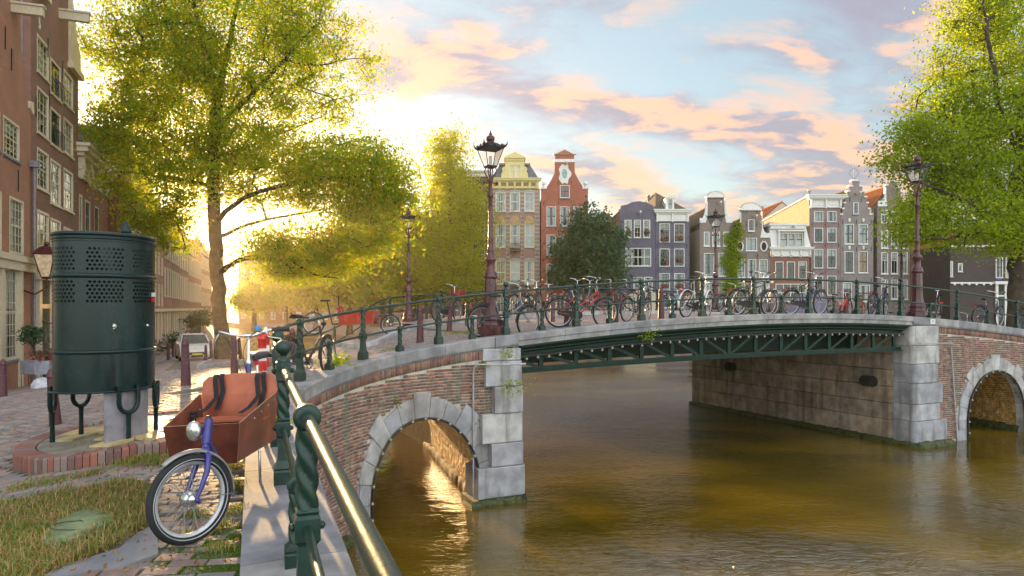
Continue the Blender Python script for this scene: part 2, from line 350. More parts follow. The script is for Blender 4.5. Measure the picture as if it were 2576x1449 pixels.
M_joint = mat('mossy_joint', (0.130, 0.111, 0.078), 0.95, var=0.4, nscale=5, bump=0.6, bscale=60, dirt=((0.117, 0.169, 0.019), 0.50, 1.6))
M_redbrick = mat('red_edge_brick', (0.27, 0.10, 0.07), 0.75, var=0.3, nscale=10, bump=0.4, cols=[(0.27, 0.10, 0.07), (0.22, 0.09, 0.07), (0.31, 0.12, 0.08), (0.17, 0.09, 0.075), (0.24, 0.17, 0.14)], dirt=((0.12, 0.11, 0.07), 0.6, 4.0))
M_yellowtile = mat('yellow_tile', (0.50, 0.38, 0.16), 0.45, var=0.25, nscale=5, cols=[(0.50, 0.38, 0.16), (0.56, 0.44, 0.21), (0.42, 0.31, 0.14)], dirt=((0.20, 0.17, 0.11), 0.58, 2.5))
M_concrete = mat('grey_concrete', (0.20, 0.20, 0.205), 0.8, var=0.2, nscale=3, bump=0.4, bscale=120, dirt=((0.174, 0.174, 0.131), 0.6, 2.0))
M_slab = mat('mossy_slab', (0.20, 0.24, 0.11), 0.85, var=0.3, nscale=5, bump=0.5, bscale=40, dirt=((0.09, 0.15, 0.04), 0.48, 3.0))
M_cream = mat('cream_paint', (0.54, 0.46, 0.32), 0.5, var=0.08, bump=0.1, dirt=((0.45, 0.40, 0.30), 0.66, 1.4))
M_white = mat('white_paint', (0.72, 0.70, 0.64), 0.45, var=0.08, bump=0.08, dirt=((0.48, 0.45, 0.38), 0.68, 1.6))
M_yellowp = mat('yellow_trim_paint', (0.68, 0.57, 0.24), 0.5, var=0.1, bump=0.1)
M_sill = mat('sill_stone', (0.36, 0.35, 0.33), 0.7, var=0.15)
M_darkwood = mat('dark_sash_paint', (0.02, 0.025, 0.022), 0.35, var=0.2)
M_iron = mat('black_iron', (0.012, 0.012, 0.013), 0.4, var=0.3, bump=0.2)
M_slate = mat('slate_roof', (0.09, 0.10, 0.13), 0.55, var=0.3, nscale=4, bump=0.3, bscale=12)
M_lead = mat('lead_grey', (0.16, 0.17, 0.21), 0.5, var=0.25, nscale=3)
M_tile_o = tilemat('orange_pantile', (0.42, 0.13, 0.04), (0.34, 0.10, 0.035))
M_tile_b = tilemat('brown_pantile', (0.16, 0.10, 0.06), (0.12, 0.085, 0.055))
M_tile_g = tilemat('dark_pantile', (0.075, 0.075, 0.085), (0.05, 0.05, 0.06))
M_glass = glassmat('window_glass', (0.85, 0.9, 0.9), 0.03)
M_glass_l = glassmat('lantern_glass', (0.97, 0.98, 0.97), 0.0, 0.08, 0.5)
M_inside = mat('dark_room', (0.035, 0.03, 0.026), 0.9, var=0.4, nscale=2)
M_curtain = mat('white_curtain', (0.60, 0.60, 0.57), 0.9, var=0.15, nscale=4)
M_curtain_w = mat('ochre_curtain', (0.50, 0.27, 0.07), 0.9, var=0.25, nscale=4)
M_bark = mat('elm_bark', (0.075, 0.055, 0.038), 0.95, var=0.45, nscale=3, bump=1.0, bscale=14, bdist=0.05, dirt=((0.08, 0.09, 0.04), 0.58, 2.0), streak=((0.04, 0.032, 0.025), 16.0))
M_chrome = mat('chrome', (0.62, 0.61, 0.58), 0.22, metal=0.9, var=0.1, bump=0.05)
M_rubber = mat('tyre_rubber', (0.016, 0.016, 0.017), 0.75, var=0.3, bump=0.5, bscale=90)
M_rubber_c = mat('cream_tyre', (0.55, 0.50, 0.38), 0.75, var=0.15)
M_rim = mat('alloy_rim', (0.33, 0.33, 0.34), 0.45, metal=0.6, var=0.1)
M_plastic = mat('black_plastic', (0.014, 0.014, 0.015), 0.5, var=0.2)
M_red = mat('red_plastic', (0.55, 0.012, 0.012), 0.35, var=0.1)
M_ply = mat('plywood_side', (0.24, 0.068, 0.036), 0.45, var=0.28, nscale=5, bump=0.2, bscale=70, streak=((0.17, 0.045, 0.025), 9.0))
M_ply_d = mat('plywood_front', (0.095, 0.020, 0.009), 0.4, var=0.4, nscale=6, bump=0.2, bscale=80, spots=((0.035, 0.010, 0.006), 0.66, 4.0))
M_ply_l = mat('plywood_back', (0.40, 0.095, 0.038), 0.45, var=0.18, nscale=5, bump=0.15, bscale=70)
M_ply_e = mat('plywood_edge', (0.30, 0.20, 0.12), 0.7, var=0.3, nscale=30)
M_strap = mat('black_strap', (0.012, 0.012, 0.014), 0.8, var=0.2)
M_pipe = mat('grey_conduit', (0.42, 0.42, 0.43), 0.4, metal=0.3, var=0.2)
M_zinc = mat('zinc_pipe', (0.20, 0.19, 0.22), 0.5, var=0.25)
M_algae = mat('wet_algae', (0.055, 0.065, 0.012), 0.6, var=0.6, nscale=14, bump=1.0, bscale=30, bdist=0.03, spots=((0.015, 0.013, 0.006), 0.55, 6.0))
def emis(name, col, st):
    m = bpy.data.materials.new(name); m.use_nodes = True; t = m.node_tree; t.nodes.clear(); N = NT(t)
    N.n('ShaderNodeOutputMaterial', {0: N.n('ShaderNodeEmission', {0: (*col, 1), 1: st}).outputs[0]}); return m
def gloss(name, col, rough=0.25, metal=0.0):
    return mat(name, col, rough, metal, var=0.08, bump=0.03, coat=0.4)
def build_water():
    m = bpy.data.materials.new('canal_water'); m.use_nodes = True; t = m.node_tree; t.nodes.clear(); N = NT(t)
    tc = N.n('ShaderNodeTexCoord').outputs['Object']
    mp = N.n('ShaderNodeMapping', {0: tc, 2: (0, 0, math.radians(25)), 3: (1.0, 1.7, 1.0)}).outputs[0]
    n1 = N.n('ShaderNodeTexNoise', {'Vector': mp, 'Scale': 1.1, 'Detail': 3.0, 'Roughness': 0.55, 'Distortion': 0.6}).outputs[0]
    n2 = N.n('ShaderNodeTexNoise', {'Vector': mp, 'Scale': 5.5, 'Detail': 3.0, 'Roughness': 0.6, 'Distortion': 0.8}).outputs[0]
    n3 = N.n('ShaderNodeTexNoise', {'Vector': mp, 'Scale': 0.22, 'Detail': 2.0}).outputs[0]
    patch = N.m('ADD', N.m('MULTIPLY', N.sm(n3, 0.42, 0.62), 0.85), 0.15)
    # two places where the wind ruffles the surface: through the bridge, and close to the quay
    sp = N.n('ShaderNodeSeparateXYZ', {0: tc}); ruf = None
    for (cx, cy, ax, ay, k) in ((5.2, 30.0, 3.6, 10.0, 4.5), (4.6, 10.9, 3.0, 1.3, 5.0), (-.2, 19.0, 1.6, 1.6, 1.2)):
        e = N.m('ADD', N.m('POWER', N.m('ABSOLUTE', N.m('DIVIDE', N.m('SUBTRACT', sp.outputs[0], cx), ax)), 2.0), N.m('POWER', N.m('ABSOLUTE', N.m('DIVIDE', N.m('SUBTRACT', sp.outputs[1], cy), ay)), 2.0))
        q = N.m('MULTIPLY', N.m('POWER', 2.718, N.m('MULTIPLY', e, -1.0)), k); ruf = q if ruf is None else N.m('ADD', ruf, q)
    n4 = N.n('ShaderNodeTexNoise', {'Vector': mp, 'Scale': 3.2, 'Detail': 4.0, 'Roughness': 0.65, 'Distortion': 1.2}).outputs[0]
    h = N.m('ADD', N.m('MULTIPLY', n1, 0.42), N.m('MULTIPLY', N.m('MULTIPLY', n2, 0.32), patch))
    h = N.m('ADD', h, N.m('MULTIPLY', n4, ruf))
    bp = N.n('ShaderNodeBump', {'Strength': 0.9, 'Distance': 0.055, 'Height': h}).outputs[0]
    col = N.mix(N.sm(n3, 0.35, 0.65), (0.070, 0.050, 0.003), (0.16, 0.100, 0.003))
    p = N.n('ShaderNodeBsdfPrincipled', {'Base Color': col, 'Roughness': 0.04, 'IOR': 1.75, 'Normal': bp, 'Specular IOR Level': 1.0})
    N.n('ShaderNodeOutputMaterial', {0: p.outputs[0]}); return m
M_water = build_water()
# ------------------------------------------------------------------ plan of the quay edge and the bridge edge
def catmull(P, k=14):
    P = [Vector(p) for p in P]; out = []
    for i in range(len(P) - 1):
        p0 = P[max(i - 1, 0)]; p1 = P[i]; p2 = P[i + 1]; p3 = P[min(i + 2, len(P) - 1)]
        for j in range(k):
            t = j / k; out.append(0.5 * ((2 * p1) + (p2 - p0) * t + (2 * p0 - 5 * p1 + 4 * p2 - p3) * t * t + (3 * p1 - p0 - 3 * p2 + p3) * t ** 3))
    out.append(P[-1]); return out
PN = [(1.95, -4.5), (0.98, -2.0), (0.245, 0.0), (-0.94, 3.13), (-1.89, 5.64), (-2.40, 7.0), (-3.27, 9.5), (-3.45, 11.1), (-2.86, 13.1), (-1.56, 14.52), (-0.13, 15.24)]
_pl = catmull([Vector((*p, 0)) for p in PN]) + [Vector((*UV(u, 0), 0)) for u in np.arange(0.4, 30.1, 0.4)]
_al = [0.0]
for a, b in zip(_pl, _pl[1:]): _al.append(_al[-1] + (b - a).length)
_px = np.array([p.x for p in _pl]); _py = np.array([p.y for p in _pl]); _al = np.array(_al)
def EP(s, off=0.0):
    x = np.interp(s, _al, _px); y = np.interp(s, _al, _py)
    x1 = np.interp(s + .15, _al, _px); y1 = np.interp(s + .15, _al, _py); x0 = np.interp(s - .15, _al, _px); y0 = np.interp(s - .15, _al, _py)
    dx, dy = x1 - x0, y1 - y0; L = np.hypot(dx, dy); dx, dy = dx / L, dy / L
    return x + dy * off, y - dx * off, dx, dy
def SOF(x, y):
    i = int(np.argmin((_px - x) ** 2 + (_py - y) ** 2)); a = max(i - 1, 0); b = min(i + 1, len(_px) - 1)
    best = min((((np.interp(s, _al, _px) - x) ** 2 + (np.interp(s, _al, _py) - y) ** 2), s) for s in np.linspace(_al[a], _al[b], 60)); return best[1]
def SU(u): return SOF(*UV(u, 0))
S0 = SU(0.0)
# ------------------------------------------------------------------ water
W = MB(); W.add([(-400, -60, 0), (400, -60, 0), (400, 700, 0), (-400, 700, 0)], [(0, 1, 2, 3)])
tag(W.obj('water', M_water), kind='structure')
# ------------------------------------------------------------------ ground sheets
def strip_grid(name, rows, mat_, dz=0.0, parent=None):
    vs = []; fs = []; k = len(rows[0])
    for r in rows:
        for (x, y) in r: vs.append((x, y, GZ(x, y) + dz))
    for i in range(len(rows) - 1):
        for j in range(k - 1): fs.append((i * k + j, i * k + j + 1, (i + 1) * k + j + 1, (i + 1) * k + j))
    m = MB(); m.add(vs, fs, True); return m.obj(name, mat_, parent)
def far_paving():
    m = brickmat('far_clinker', (0.17, 0.12, 0.11), (0.22, 0.16, 0.14), (0.08, 0.07, 0.055), axis='xy', bw=0.215, bh=0.108, rough=0.65); return m
M_farpave = far_paving()
_edge = [(-5.95 - 0.075 * (-10.6 + 40), -40), (-6.0, -10.6), (-5.83, -7.95), (-5.72, -6.3), (-5.42, -3.75), (-4.89, -2.4), (-3.48, -.76), (-1.8, -.1), (0, 0)]
def ub(v):
    if v <= 0:
        return float(np.interp(v, [e[1] for e in _edge], [e[0] for e in _edge]))
    return 0.0 if v <= 10.3 else -4.3
tt = np.concatenate([[1, .7, .5, .4, .33], np.arange(18, 0, -.35) / 60, [0.0]])
vrows = list(np.arange(-30, -18, 3.0)) + list(np.arange(-18, 0, 0.5)) + list(np.arange(0, 10.31, 0.7)) + [10.3, 10.31] + list(np.arange(12, 40, 2)) + list(np.arange(44, 300, 16))
rows = []
for v in vrows:
    b = ub(v); rows.append([UV(b - 60 * t, v) for t in tt])
tag(strip_grid('street', rows, M_joint, -0.016), kind='structure')
# near side of the bank: bridge deck and right bank
rows = [[UV(u, v) for u in list(np.arange(0, 30.1, 1.0)) + [60, 120]] for v in [0.0, 1.2, 2.4, 3.6, 5, 6.5, 8, 9, 10.3]]
deck = tag(strip_grid('bridge_deck_paving', rows, M_farpave), kind='structure')
rows = [[UV(u, v) for u in [19.6, 22, 26, 32, 60, 120]] for v in [10.3, 11, 13, 15.5]]
tag(strip_grid('right_bank_paving', rows, M_farpave), kind='structure')
g = MB(); q = -11.0
g.add([(q, 66, .9), (160, 66, .9), (700, 2500, .9), (q - .468 * 2434 - 300, 2500, .9)], [(0, 1, 2, 3)])
g.add([(q, 66, .9), (160, 66, .9), (160, 66, -1), (q, 66, -1)], [(3, 2, 1, 0)])
g.add([(q, 66, .9), (q - .468 * 2434 - 300, 2500, .9), (q - .468 * 2434 - 300, 2500, -1), (q, 66, -1)], [(0, 1, 2, 3)])
tag(g.obj('far_quay', M_farpave), kind='structure')
# left bank wall beyond the bridge
g = MB()
pts = [(UV(-4.3, v)) for v in [10.3, 16, 24, 34, 50, 80, 290]]
for a, b in zip(pts, pts[1:]): g.add([(*a, -1), (*b, -1), (*b, GZ(*b) + .02), (*a, GZ(*a) + .02)], [(0, 1, 2, 3)])
tag(g.obj('canal_wall', brickmat('far_wall_brick', (0.16, 0.08, 0.055), (0.11, 0.06, 0.045), (0.2, 0.18, 0.14))), kind='structure')
g = MB()
for a, b in (((19.6, 10.3), (19.6, 15.5)), ((19.6, 15.5), (120, 15.5))):
    a = UV(*a); b = UV(*b); g.add([(*a, -1), (*b, -1), (*b, GZ(*b)), (*a, GZ(*a))], [(0, 1, 2, 3)])
tag(g.obj('right_canal_wall', MATS['far_wall_brick']), kind='structure')
# ------------------------------------------------------------------ pavers near the camera
PLAT_C = (-4.35, 7.35)
def in_platform(x, y, grow=0.0):
    return plat_sd(x, y) < grow
PLP = [ong(32, 1172), ong(95, 1190), ong(214, 1178), ong(324, 1157), ong(446, 1138), ong(520, 1118), ong(560, 1085), ong(500, 1054), ong(434, 1054), ong(388, 1060), ong(254, 1085), ong(150, 1108), ong(60, 1140)]
def smooth_loop(P, k=10):
    P = [Vector((p.x, p.y, 0)) for p in P]; n = len(P); out = []
    for i in range(n):
        p0, p1, p2, p3 = P[i - 1], P[i], P[(i + 1) % n], P[(i + 2) % n]
        for j in range(k):
            t = j / k; out.append(0.5 * ((2 * p1) + (p2 - p0) * t + (2 * p0 - 5 * p1 + 4 * p2 - p3) * t * t + (3 * p1 - p0 - 3 * p2 + p3) * t ** 3))
    return out
PL = smooth_loop(PLP)
def inpoly(x, y, poly):
    x = np.asarray(x); y = np.asarray(y); c = np.zeros(x.shape, bool); n = len(poly)
    for i in range(n):
        x1, y1 = poly[i][0], poly[i][1]; x2, y2 = poly[i - 1][0], poly[i - 1][1]
        if y1 == y2: continue
        c ^= ((y1 > y) != (y2 > y)) & (x < (x2 - x1) * (y - y1) / (y2 - y1) + x1)
    return c
def grow(poly, d):
    c = sum((Vector(p) for p in poly), Vector((0, 0, 0))) / len(poly)
    out = []
    n = len(poly)
    for i in range(n):
        t = (Vector(poly[(i + 1) % n]) - Vector(poly[i - 1])); t.normalize(); nn = Vector((t.y, -t.x, 0))
        if nn.dot(Vector(poly[i]) - c) < 0: nn = -nn
        out.append(Vector(poly[i]) + nn * d)
    return out
GRASS = smooth_loop([ong(0, 1268), ong(120, 1250), ong(230, 1228), ong(330, 1215), ong(378, 1245), ong(385, 1305), ong(340, 1340), ong(290, 1375), ong(210, 1410), ong(120, 1449), ong(40, 1490), ong(-160, 1500), ong(-160, 1290)])
def lay_pavers():
    C = []; pu, pv = 0.222, 0.112
    a = math.radians(8)
    eu = np.array([math.cos(a), math.sin(a)]); ev = np.array([-math.sin(a), math.cos(a)])
    R = []
    for j in range(10, 300):
        for i in range(-150, 20):
            R.append(((i + (0.5 if j % 2 else 0) + rnd.uniform(-.03, .03)) * pu, j * pv))
    R = np.array(R); wob = 0.05 * np.sin(R[:, 0] * 0.9 + 1) + 0.03 * np.sin(R[:, 0] * 2.3)
    X = R[:, 0] * eu[0] + (R[:, 1] + wob) * ev[0]; Y = R[:, 0] * eu[1] + (R[:, 1] + wob) * ev[1]
    dx, dy = X - O2.x, Y - O2.y; u = dx * EU.x + dy * EU.y; v = dx * EV.x + dy * EV.y
    ubv = np.interp(v, [e[1] for e in _edge] + [10.3], [e[0] for e in _edge] + [0.0])
    fac = -10.3 - .37 * Y
    ok = (u < ubv - 0.33) & (Y > 1.2) & (Y < 25) & (X > fac) & (np.abs(X / Y) < 0.98) & (v < 9.9)
    ok &= ~inpoly(X, Y, grow(PL, 0.05)) & ~inpoly(X, Y, GRASS)
    X, Y = X[ok], Y[ok]; n = len(X)
    e = 0.05; Z = gz(X, Y); gx = (gz(X + e, Y) - Z) / e; gy = (gz(X, Y + e) - Z) / e
    tx = rs.normal(0, .014, n); ty = rs.normal(0, .014, n)
    U = np.stack([np.full(n, eu[0]), np.full(n, eu[1]), gx * eu[0] + gy * eu[1] + tx], 1); V = np.stack([np.full(n, ev[0]), np.full(n, ev[1]), gx * ev[0] + gy * ev[1] + ty], 1)
    U /= np.linalg.norm(U, axis=1)[:, None]; V /= np.linalg.norm(V, axis=1)[:, None]; Wn = np.cross(U, V)
    C = np.stack([X, Y, Z + rs.uniform(-.004, .006, n)], 1)
    t = empty('street_clinkers'); tag(t, kind='structure')
    bricks('clinker_field', C, U, V, Wn, 0.104 + rs.uniform(-.004, .002, n), 0.0505 + rs.uniform(-.003, .001, n), 0.05, M_paver, t, 300, 'clinker', 0.006)
lay_pavers()
# a sheet of paving for the street beyond the built clinkers
rows = [[UV(b, v) for b in list(np.arange(-60, -19, 4)) + list(np.arange(-18, -4.29, 1.3)) + [-4.35]] for v in list(np.arange(9.9, 40, 2)) + list(np.arange(44, 300, 16))]
tag(strip_grid('far_street', rows, M_farpave, 0.004), kind='structure')
# ------------------------------------------------------------------ kerbs
def kerb(name, pts, w=0.16, h=0.11, label=None):
    t = empty(name); tag(t, kind='structure')
    P = [Vector(p) for p in pts]; P = catmull(P, 10) if len(P) > 2 else P
    L = [0.0]
    for a, b in zip(P, P[1:]): L.append(L[-1] + (b - a).length)
    X = np.array([p.x for p in P]); Y = np.array([p.y for p in P]); s = 0
    while s < L[-1] - .3:
        e = min(s + 0.9, L[-1]); m = MB(); k = 3; vs = []
        for i in range(k + 1):
            q = s + .006 + (e - s - .012) * i / k; x = np.interp(q, L, X); y = np.interp(q, L, Y)
            x2 = np.interp(q + .1, L, X) - np.interp(q - .1, L, X); y2 = np.interp(q + .1, L, Y) - np.interp(q - .1, L, Y); d = math.hypot(x2, y2); nx, ny = -y2 / d, x2 / d
            z = GZ(x, y)
            vs += [(x - nx * w / 2, y - ny * w / 2, z - .1), (x - nx * (w / 2 - .012), y - ny * (w / 2 - .012), z + h), (x + nx * w / 2, y + ny * w / 2, z + h), (x + nx * w / 2, y + ny * w / 2, z - .1)]
        fs = [(0, 3, 2, 1), (4 * k, 4 * k + 1, 4 * k + 2, 4 * k + 3)]
        for i in range(k):
            for j in range(4): fs.append((4 * i + j, 4 * i + (j + 1) % 4, 4 * i + 4 + (j + 1) % 4, 4 * i + 4 + j))
        m.add(vs, fs); m.obj('kerb_stone', M_stone, t); s = e
    return t
def xy0(p): return (p[0], p[1], 0)
kerb('kerb', [xy0(p) for p in (ong(535, 905), ong(500, 926), ong(545, 921), ong(640, 908), ong(740, 897), ong(860, 872))] + [(*UV(u, 7.0), 0) for u in (0, 4, 9, 14, 20)])
kerb('far_side_kerb', [xy0(p) for p in (ong(215, 975), ong(330, 935), ong(420, 902), ong(455, 893))] + [(-19.5, 46, 0)])
# raised footway behind the kerb on the bridge
rows = [[UV(u, v) for u in list(np.arange(0, 20.1, 1.0))] for v in (7.08, 8, 9, 10.2)]
tag(strip_grid('bridge_footway', rows, M_farpave, 0.105), kind='structure')
# ------------------------------------------------------------------ coping stones along quay and bridge
def coping():
    t = empty('coping'); tag(t, kind='structure')
    s = 2.0; ends = _al[-1] - .5
    while s < ends:
        sx, sy, _, _ = EP(s); L = rnd.uniform(1.0, 1.35)
        if s < S0 < s + L + .3: L = S0 + .02 - s if S0 - s > .3 else L
        e = min(s + L, ends); k = max(2, int(L / .22)); vs = []; m = MB()
        wi = 0.30; onb = S0 < s < SU(13.1)
        for i in range(k + 1):
            q = s + .004 + (e - s - .008) * i / k
            x, y, dx, dy = EP(q); z = GZ(x, y)
            o = 0.30 if s < S0 - 1.1 else 0.33
            prof = [(-wi, z - .18), (-wi, z + .035), (-.02, z + .05), (o - .02, z + .05), (o, z + .03), (o, z - .09), (o - .03, z - .10), (o - .03, z - .21)]
            if not onb: prof[5] = (o, z - .12); prof[6] = (o, z - .16)
            for (a, zz) in prof: vs.append((x + dy * a, y - dx * a, zz))
        n = 8; fs = [tuple(range(n))[::-1], tuple(range(k * n, k * n + n))]
        for i in range(k):
            for j in range(n): fs.append((i * n + j, i * n + (j + 1) % n, (i + 1) * n + (j + 1) % n, (i + 1) * n + j))
        m.add(vs, fs); m.obj('coping_stone', M_coping, t); s = e
coping()
# ------------------------------------------------------------------ brick walls with arches
def arch_low(s, sc, R, zs):
    d = np.abs(np.asarray(s) - sc); return np.where(d < R, zs + np.sqrt(np.maximum(R * R - d * d, 0)), -1.0)
def wallzone(name, s0, s1, sc, R, zs, label, off=0.26, thick=.3):
    """curved wall following the quay edge from s0 to s1 with one arch"""
    t = empty(name, label=label, cat='wall')
    ss = np.unique(np.concatenate([np.arange(s0, s1, .12), np.linspace(sc - R, sc + R, 61), [s1]])); vs = []; fs = []
    x, y, dx, dy = EP(ss, off - .012); top = gz(x, y) - .16; lo = arch_low(ss, sc, R, zs)
    m = MB()
    for i in range(len(ss) - 1):
        mid = (ss[i] + ss[i + 1]) / 2
        l0, l1 = (lo[i], lo[i + 1]) if abs(mid - sc) < R else (-1.0, -1.0)
        if abs(mid - sc) < R: l0 = max(l0, zs); l1 = max(l1, zs)
        m.add([(x[i], y[i], l0), (x[i + 1], y[i + 1], l1), (x[i + 1], y[i + 1], top[i + 1]), (x[i], y[i], top[i])], [(0, 1, 2, 3)])
    m.obj('mortar_bed', M_mortar, t)
    # bricks
    rowh = .0635; C = []; su = []; pv = .026
    row = 0; z = .1
    LS = []
    while z < 4.2:
        s = s0 + (0.11 if row % 2 else 0) + rnd.uniform(-.01, .01); alt = row % 2
        while s < s1 - .1:
            w = .105 if alt == 0 else .052        # stretcher courses over header courses
            LS.append((s + w, z, w)); s += 2 * w + .011
        z += rowh; row += 1
    LS = np.array(LS); S, Z, Wd = LS.T
    x, y, dx, dy = EP(S, off); tp = gz(x, y) - .22
    d = np.hypot(S - sc, np.maximum(Z - zs, 0)); inside = d < R + .40
    ok = (Z < tp - .23) & ~inside & (S + Wd < s1 + .01)
    S, Z, Wd = S[ok], Z[ok], Wd[ok]; n = len(S); x, y, dx, dy = EP(S, off + rs.uniform(-.004, .007, n))
    C = np.stack([x, y, Z], 1); U = np.stack([dx, dy, np.zeros(n)], 1); V = np.tile([0, 0, 1.0], (n, 1)); Wn = np.stack([dy, -dx, np.zeros(n)], 1)
    # soldier course under the coping
    S2 = np.arange(s0 + .04, s1 - .03, .064); x2, y2, dx2, dy2 = EP(S2, off + .004); t2 = gz(x2, y2) - .17 - .13; n2 = len(S2)
    C = np.vstack([C, np.stack([x2, y2, t2], 1)]); U = np.vstack([U, np.stack([dx2, dy2, 0 * dx2], 1)]); V = np.vstack([V, np.tile([0, 0, 1.0], (n2, 1))]); Wn = np.vstack([Wn, np.stack([dy2, -dx2, 0 * dx2], 1)])
    su = np.concatenate([Wd, np.full(n2, .026)]); sv = np.concatenate([np.full(n, pv), np.full(n2, .105)])
    bricks('brickwork', C, U, V, Wn, su, sv, .02, M_wallbrick, t, 300, 'brick', .004)
    # voussoirs and jamb stones
    na = 13
    for k in range(na):
        a0 = PI * k / na + .004; a1 = PI * (k + 1) / na - .004
        rr = R + (.50 if k in (6, 3, 9) else .36); rr += .04 * (k % 2)
        m = MB(); vs = []
        for (r, a) in [(R - .01, a1), (R - .01, (a0 + a1) / 2), (R - .01, a0), (rr, a0), (rr, (a0 + a1) / 2), (rr, a1)]:
            s = sc + r * math.cos(a); z = zs + r * math.sin(a)
            for o in (off + .035, off - .2):
                X, Y, _, _ = EP(s, o); vs.append((float(X), float(Y), z))
        fs = [(0, 2, 4, 6, 8, 10), (11, 9, 7, 5, 3, 1)] + [((2 * i) % 12, (2 * i + 1) % 12, (2 * i + 3) % 12, (2 * i + 2) % 12) for i in range(6)]
        m.add(vs, fs); m.obj('voussoir', M_stone, t)
    for sg in (-1, 1):
        z = -.5; k = 0
        while z < zs - .01:
            h = min(.42, zs - z) if zs - z < .6 else .42; w = .46 if k % 2 else .36
            m = MB(); a, b = sorted((sc + sg * (R - .01), sc + sg * (R + w))); vs = []
            for (s, zz) in ((a, z + .004), (b, z + .004), (b, z + h - .004), (a, z + h - .004)):
                for o in (off + .035, off - .2): X, Y, _, _ = EP(s, o); vs.append((float(X), float(Y), zz))
            m.add(vs, [(0, 2, 4, 6), (7, 5, 3, 1), (0, 1, 3, 2), (2, 3, 5, 4), (4, 5, 7, 6), (6, 7, 1, 0)]); m.obj('jamb_stone', M_stone, t)
            z += h; k += 1
    return t
def barrel(name, sc, R, zs, off=.24, L=10.7, back=10.3):
    """the vault behind an arch, turned off the canal line so the low sun rakes its wall"""
    VD = Matrix.Rotation(math.radians(-8.0), 2) @ EV; m = MB(); prof = [(-R, -.6), (-R, 0.0), (-R, zs * .5)] + [(-R * math.cos(a), zs + R * math.sin(a)) for a in np.linspace(0, PI, 25)] + [(R, zs * .5), (R, 0.0), (R, -.6)]
    ring0 = []; ring1 = []
    for (ds, z) in prof:
        X, Y, _, _ = EP(sc + ds, off); p = Vector((float(X), float(Y)))
        v = (p - O2).dot(EV); q = p + VD * ((back - v) / VD.dot(EV)); ring0.append((p.x, p.y, z)); ring1.append((q.x, q.y, z))
    k = len(prof); nseg = 12; vs = []
    for j in range(nseg + 1):
        f = j / nseg; vs += [tuple(Vector(a).lerp(Vector(b), f)) for a, b in zip(ring0, ring1)]
    fs = [(j * k + i, j * k + i + 1, (j + 1) * k + i + 1, (j + 1) * k + i) for j in range(nseg) for i in range(k - 1)]
    m.add(vs, fs, False); return m
def far_wall(name, a_u, b_u, holes):
    m = MB(); us = np.unique(np.concatenate([np.arange(a_u, b_u, .25), [b_u]] + [np.linspace(h[0], h[1], 21) for h in holes]))
    for i in range(len(us) - 1):
        mid = (us[i] + us[i + 1]) / 2; lo = [-1, -1]
        for h in holes:
            if h[0] < mid < h[1]:
                c = (h[0] + h[1]) / 2; R = (h[1] - h[0]) / 2; lo = [h[2] + math.sqrt(max(R * R - (q - c) ** 2, 0)) for q in (us[i], us[i + 1])]
        p = UV(us[i], 10.3); q = UV(us[i + 1], 10.3)
        m.add([(*p, lo[0]), (*q, lo[1]), (*q, GZ(*q)), (*p, GZ(*p))], [(0, 1, 2, 3)])
    return m
ARC_L = SOF(-1.86 - .1, 14.05); RL, ZL = 1.48, .50
ARC_R = SU(17.4); RR, ZR = 1.55, .62
M_vault = brickmat('vault_brick', (0.25, 0.14, 0.08), (0.19, 0.10, 0.06), (0.26, 0.23, 0.17), axis='yz', band=(0.32, 0.25, 0.15))
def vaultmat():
    m = bpy.data.materials.new('sunglow_vault_bricks'); m.use_nodes = True; t = m.node_tree; t.nodes.clear(); N = NT(t)
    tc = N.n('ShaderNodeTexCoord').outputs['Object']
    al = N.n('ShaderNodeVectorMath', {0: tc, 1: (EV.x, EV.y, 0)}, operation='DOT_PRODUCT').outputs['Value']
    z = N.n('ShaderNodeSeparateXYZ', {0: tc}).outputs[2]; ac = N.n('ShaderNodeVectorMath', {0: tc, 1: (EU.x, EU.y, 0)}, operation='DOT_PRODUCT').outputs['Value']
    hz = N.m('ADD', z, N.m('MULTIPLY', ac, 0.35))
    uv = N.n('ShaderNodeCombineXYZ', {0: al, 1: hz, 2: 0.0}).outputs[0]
    br = N.n('ShaderNodeTexBrick', {'Vector': uv, 'Color1': (.62, .35, .10, 1), 'Color2': (.46, .25, .07, 1), 'Mortar': (.12, .10, .075, 1), 'Scale': 1.0, 'Mortar Size': 0.008, 'Brick Width': .21, 'Row Height': .062})  # golden sun glow is put into the brick colours here and below
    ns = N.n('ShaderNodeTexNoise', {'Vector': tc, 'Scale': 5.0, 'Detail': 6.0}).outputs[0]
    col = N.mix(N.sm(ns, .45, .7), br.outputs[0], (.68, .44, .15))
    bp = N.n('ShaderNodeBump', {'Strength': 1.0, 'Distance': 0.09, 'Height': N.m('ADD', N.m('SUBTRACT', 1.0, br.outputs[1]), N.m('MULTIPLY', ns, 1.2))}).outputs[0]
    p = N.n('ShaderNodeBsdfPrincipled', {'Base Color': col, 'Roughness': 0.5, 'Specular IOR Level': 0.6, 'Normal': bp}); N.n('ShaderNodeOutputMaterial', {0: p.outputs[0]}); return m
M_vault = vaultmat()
left_wall = wallzone('left_bridge_wall', 4.0, SU(-.25), ARC_L, RL, ZL, 'curved brick quay wall with the golden arch, left of the green span')
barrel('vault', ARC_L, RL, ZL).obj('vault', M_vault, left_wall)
right_wall = wallzone('right_bridge_wall', SU(13.85), SU(27.0), ARC_R, RR, ZR, 'brick bridge wall with the dark arch at the right edge')
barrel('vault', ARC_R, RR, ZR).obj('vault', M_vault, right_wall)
LU = (Vector((float(EP(ARC_L)[0]), float(EP(ARC_L)[1]))) - O2).dot(EU)
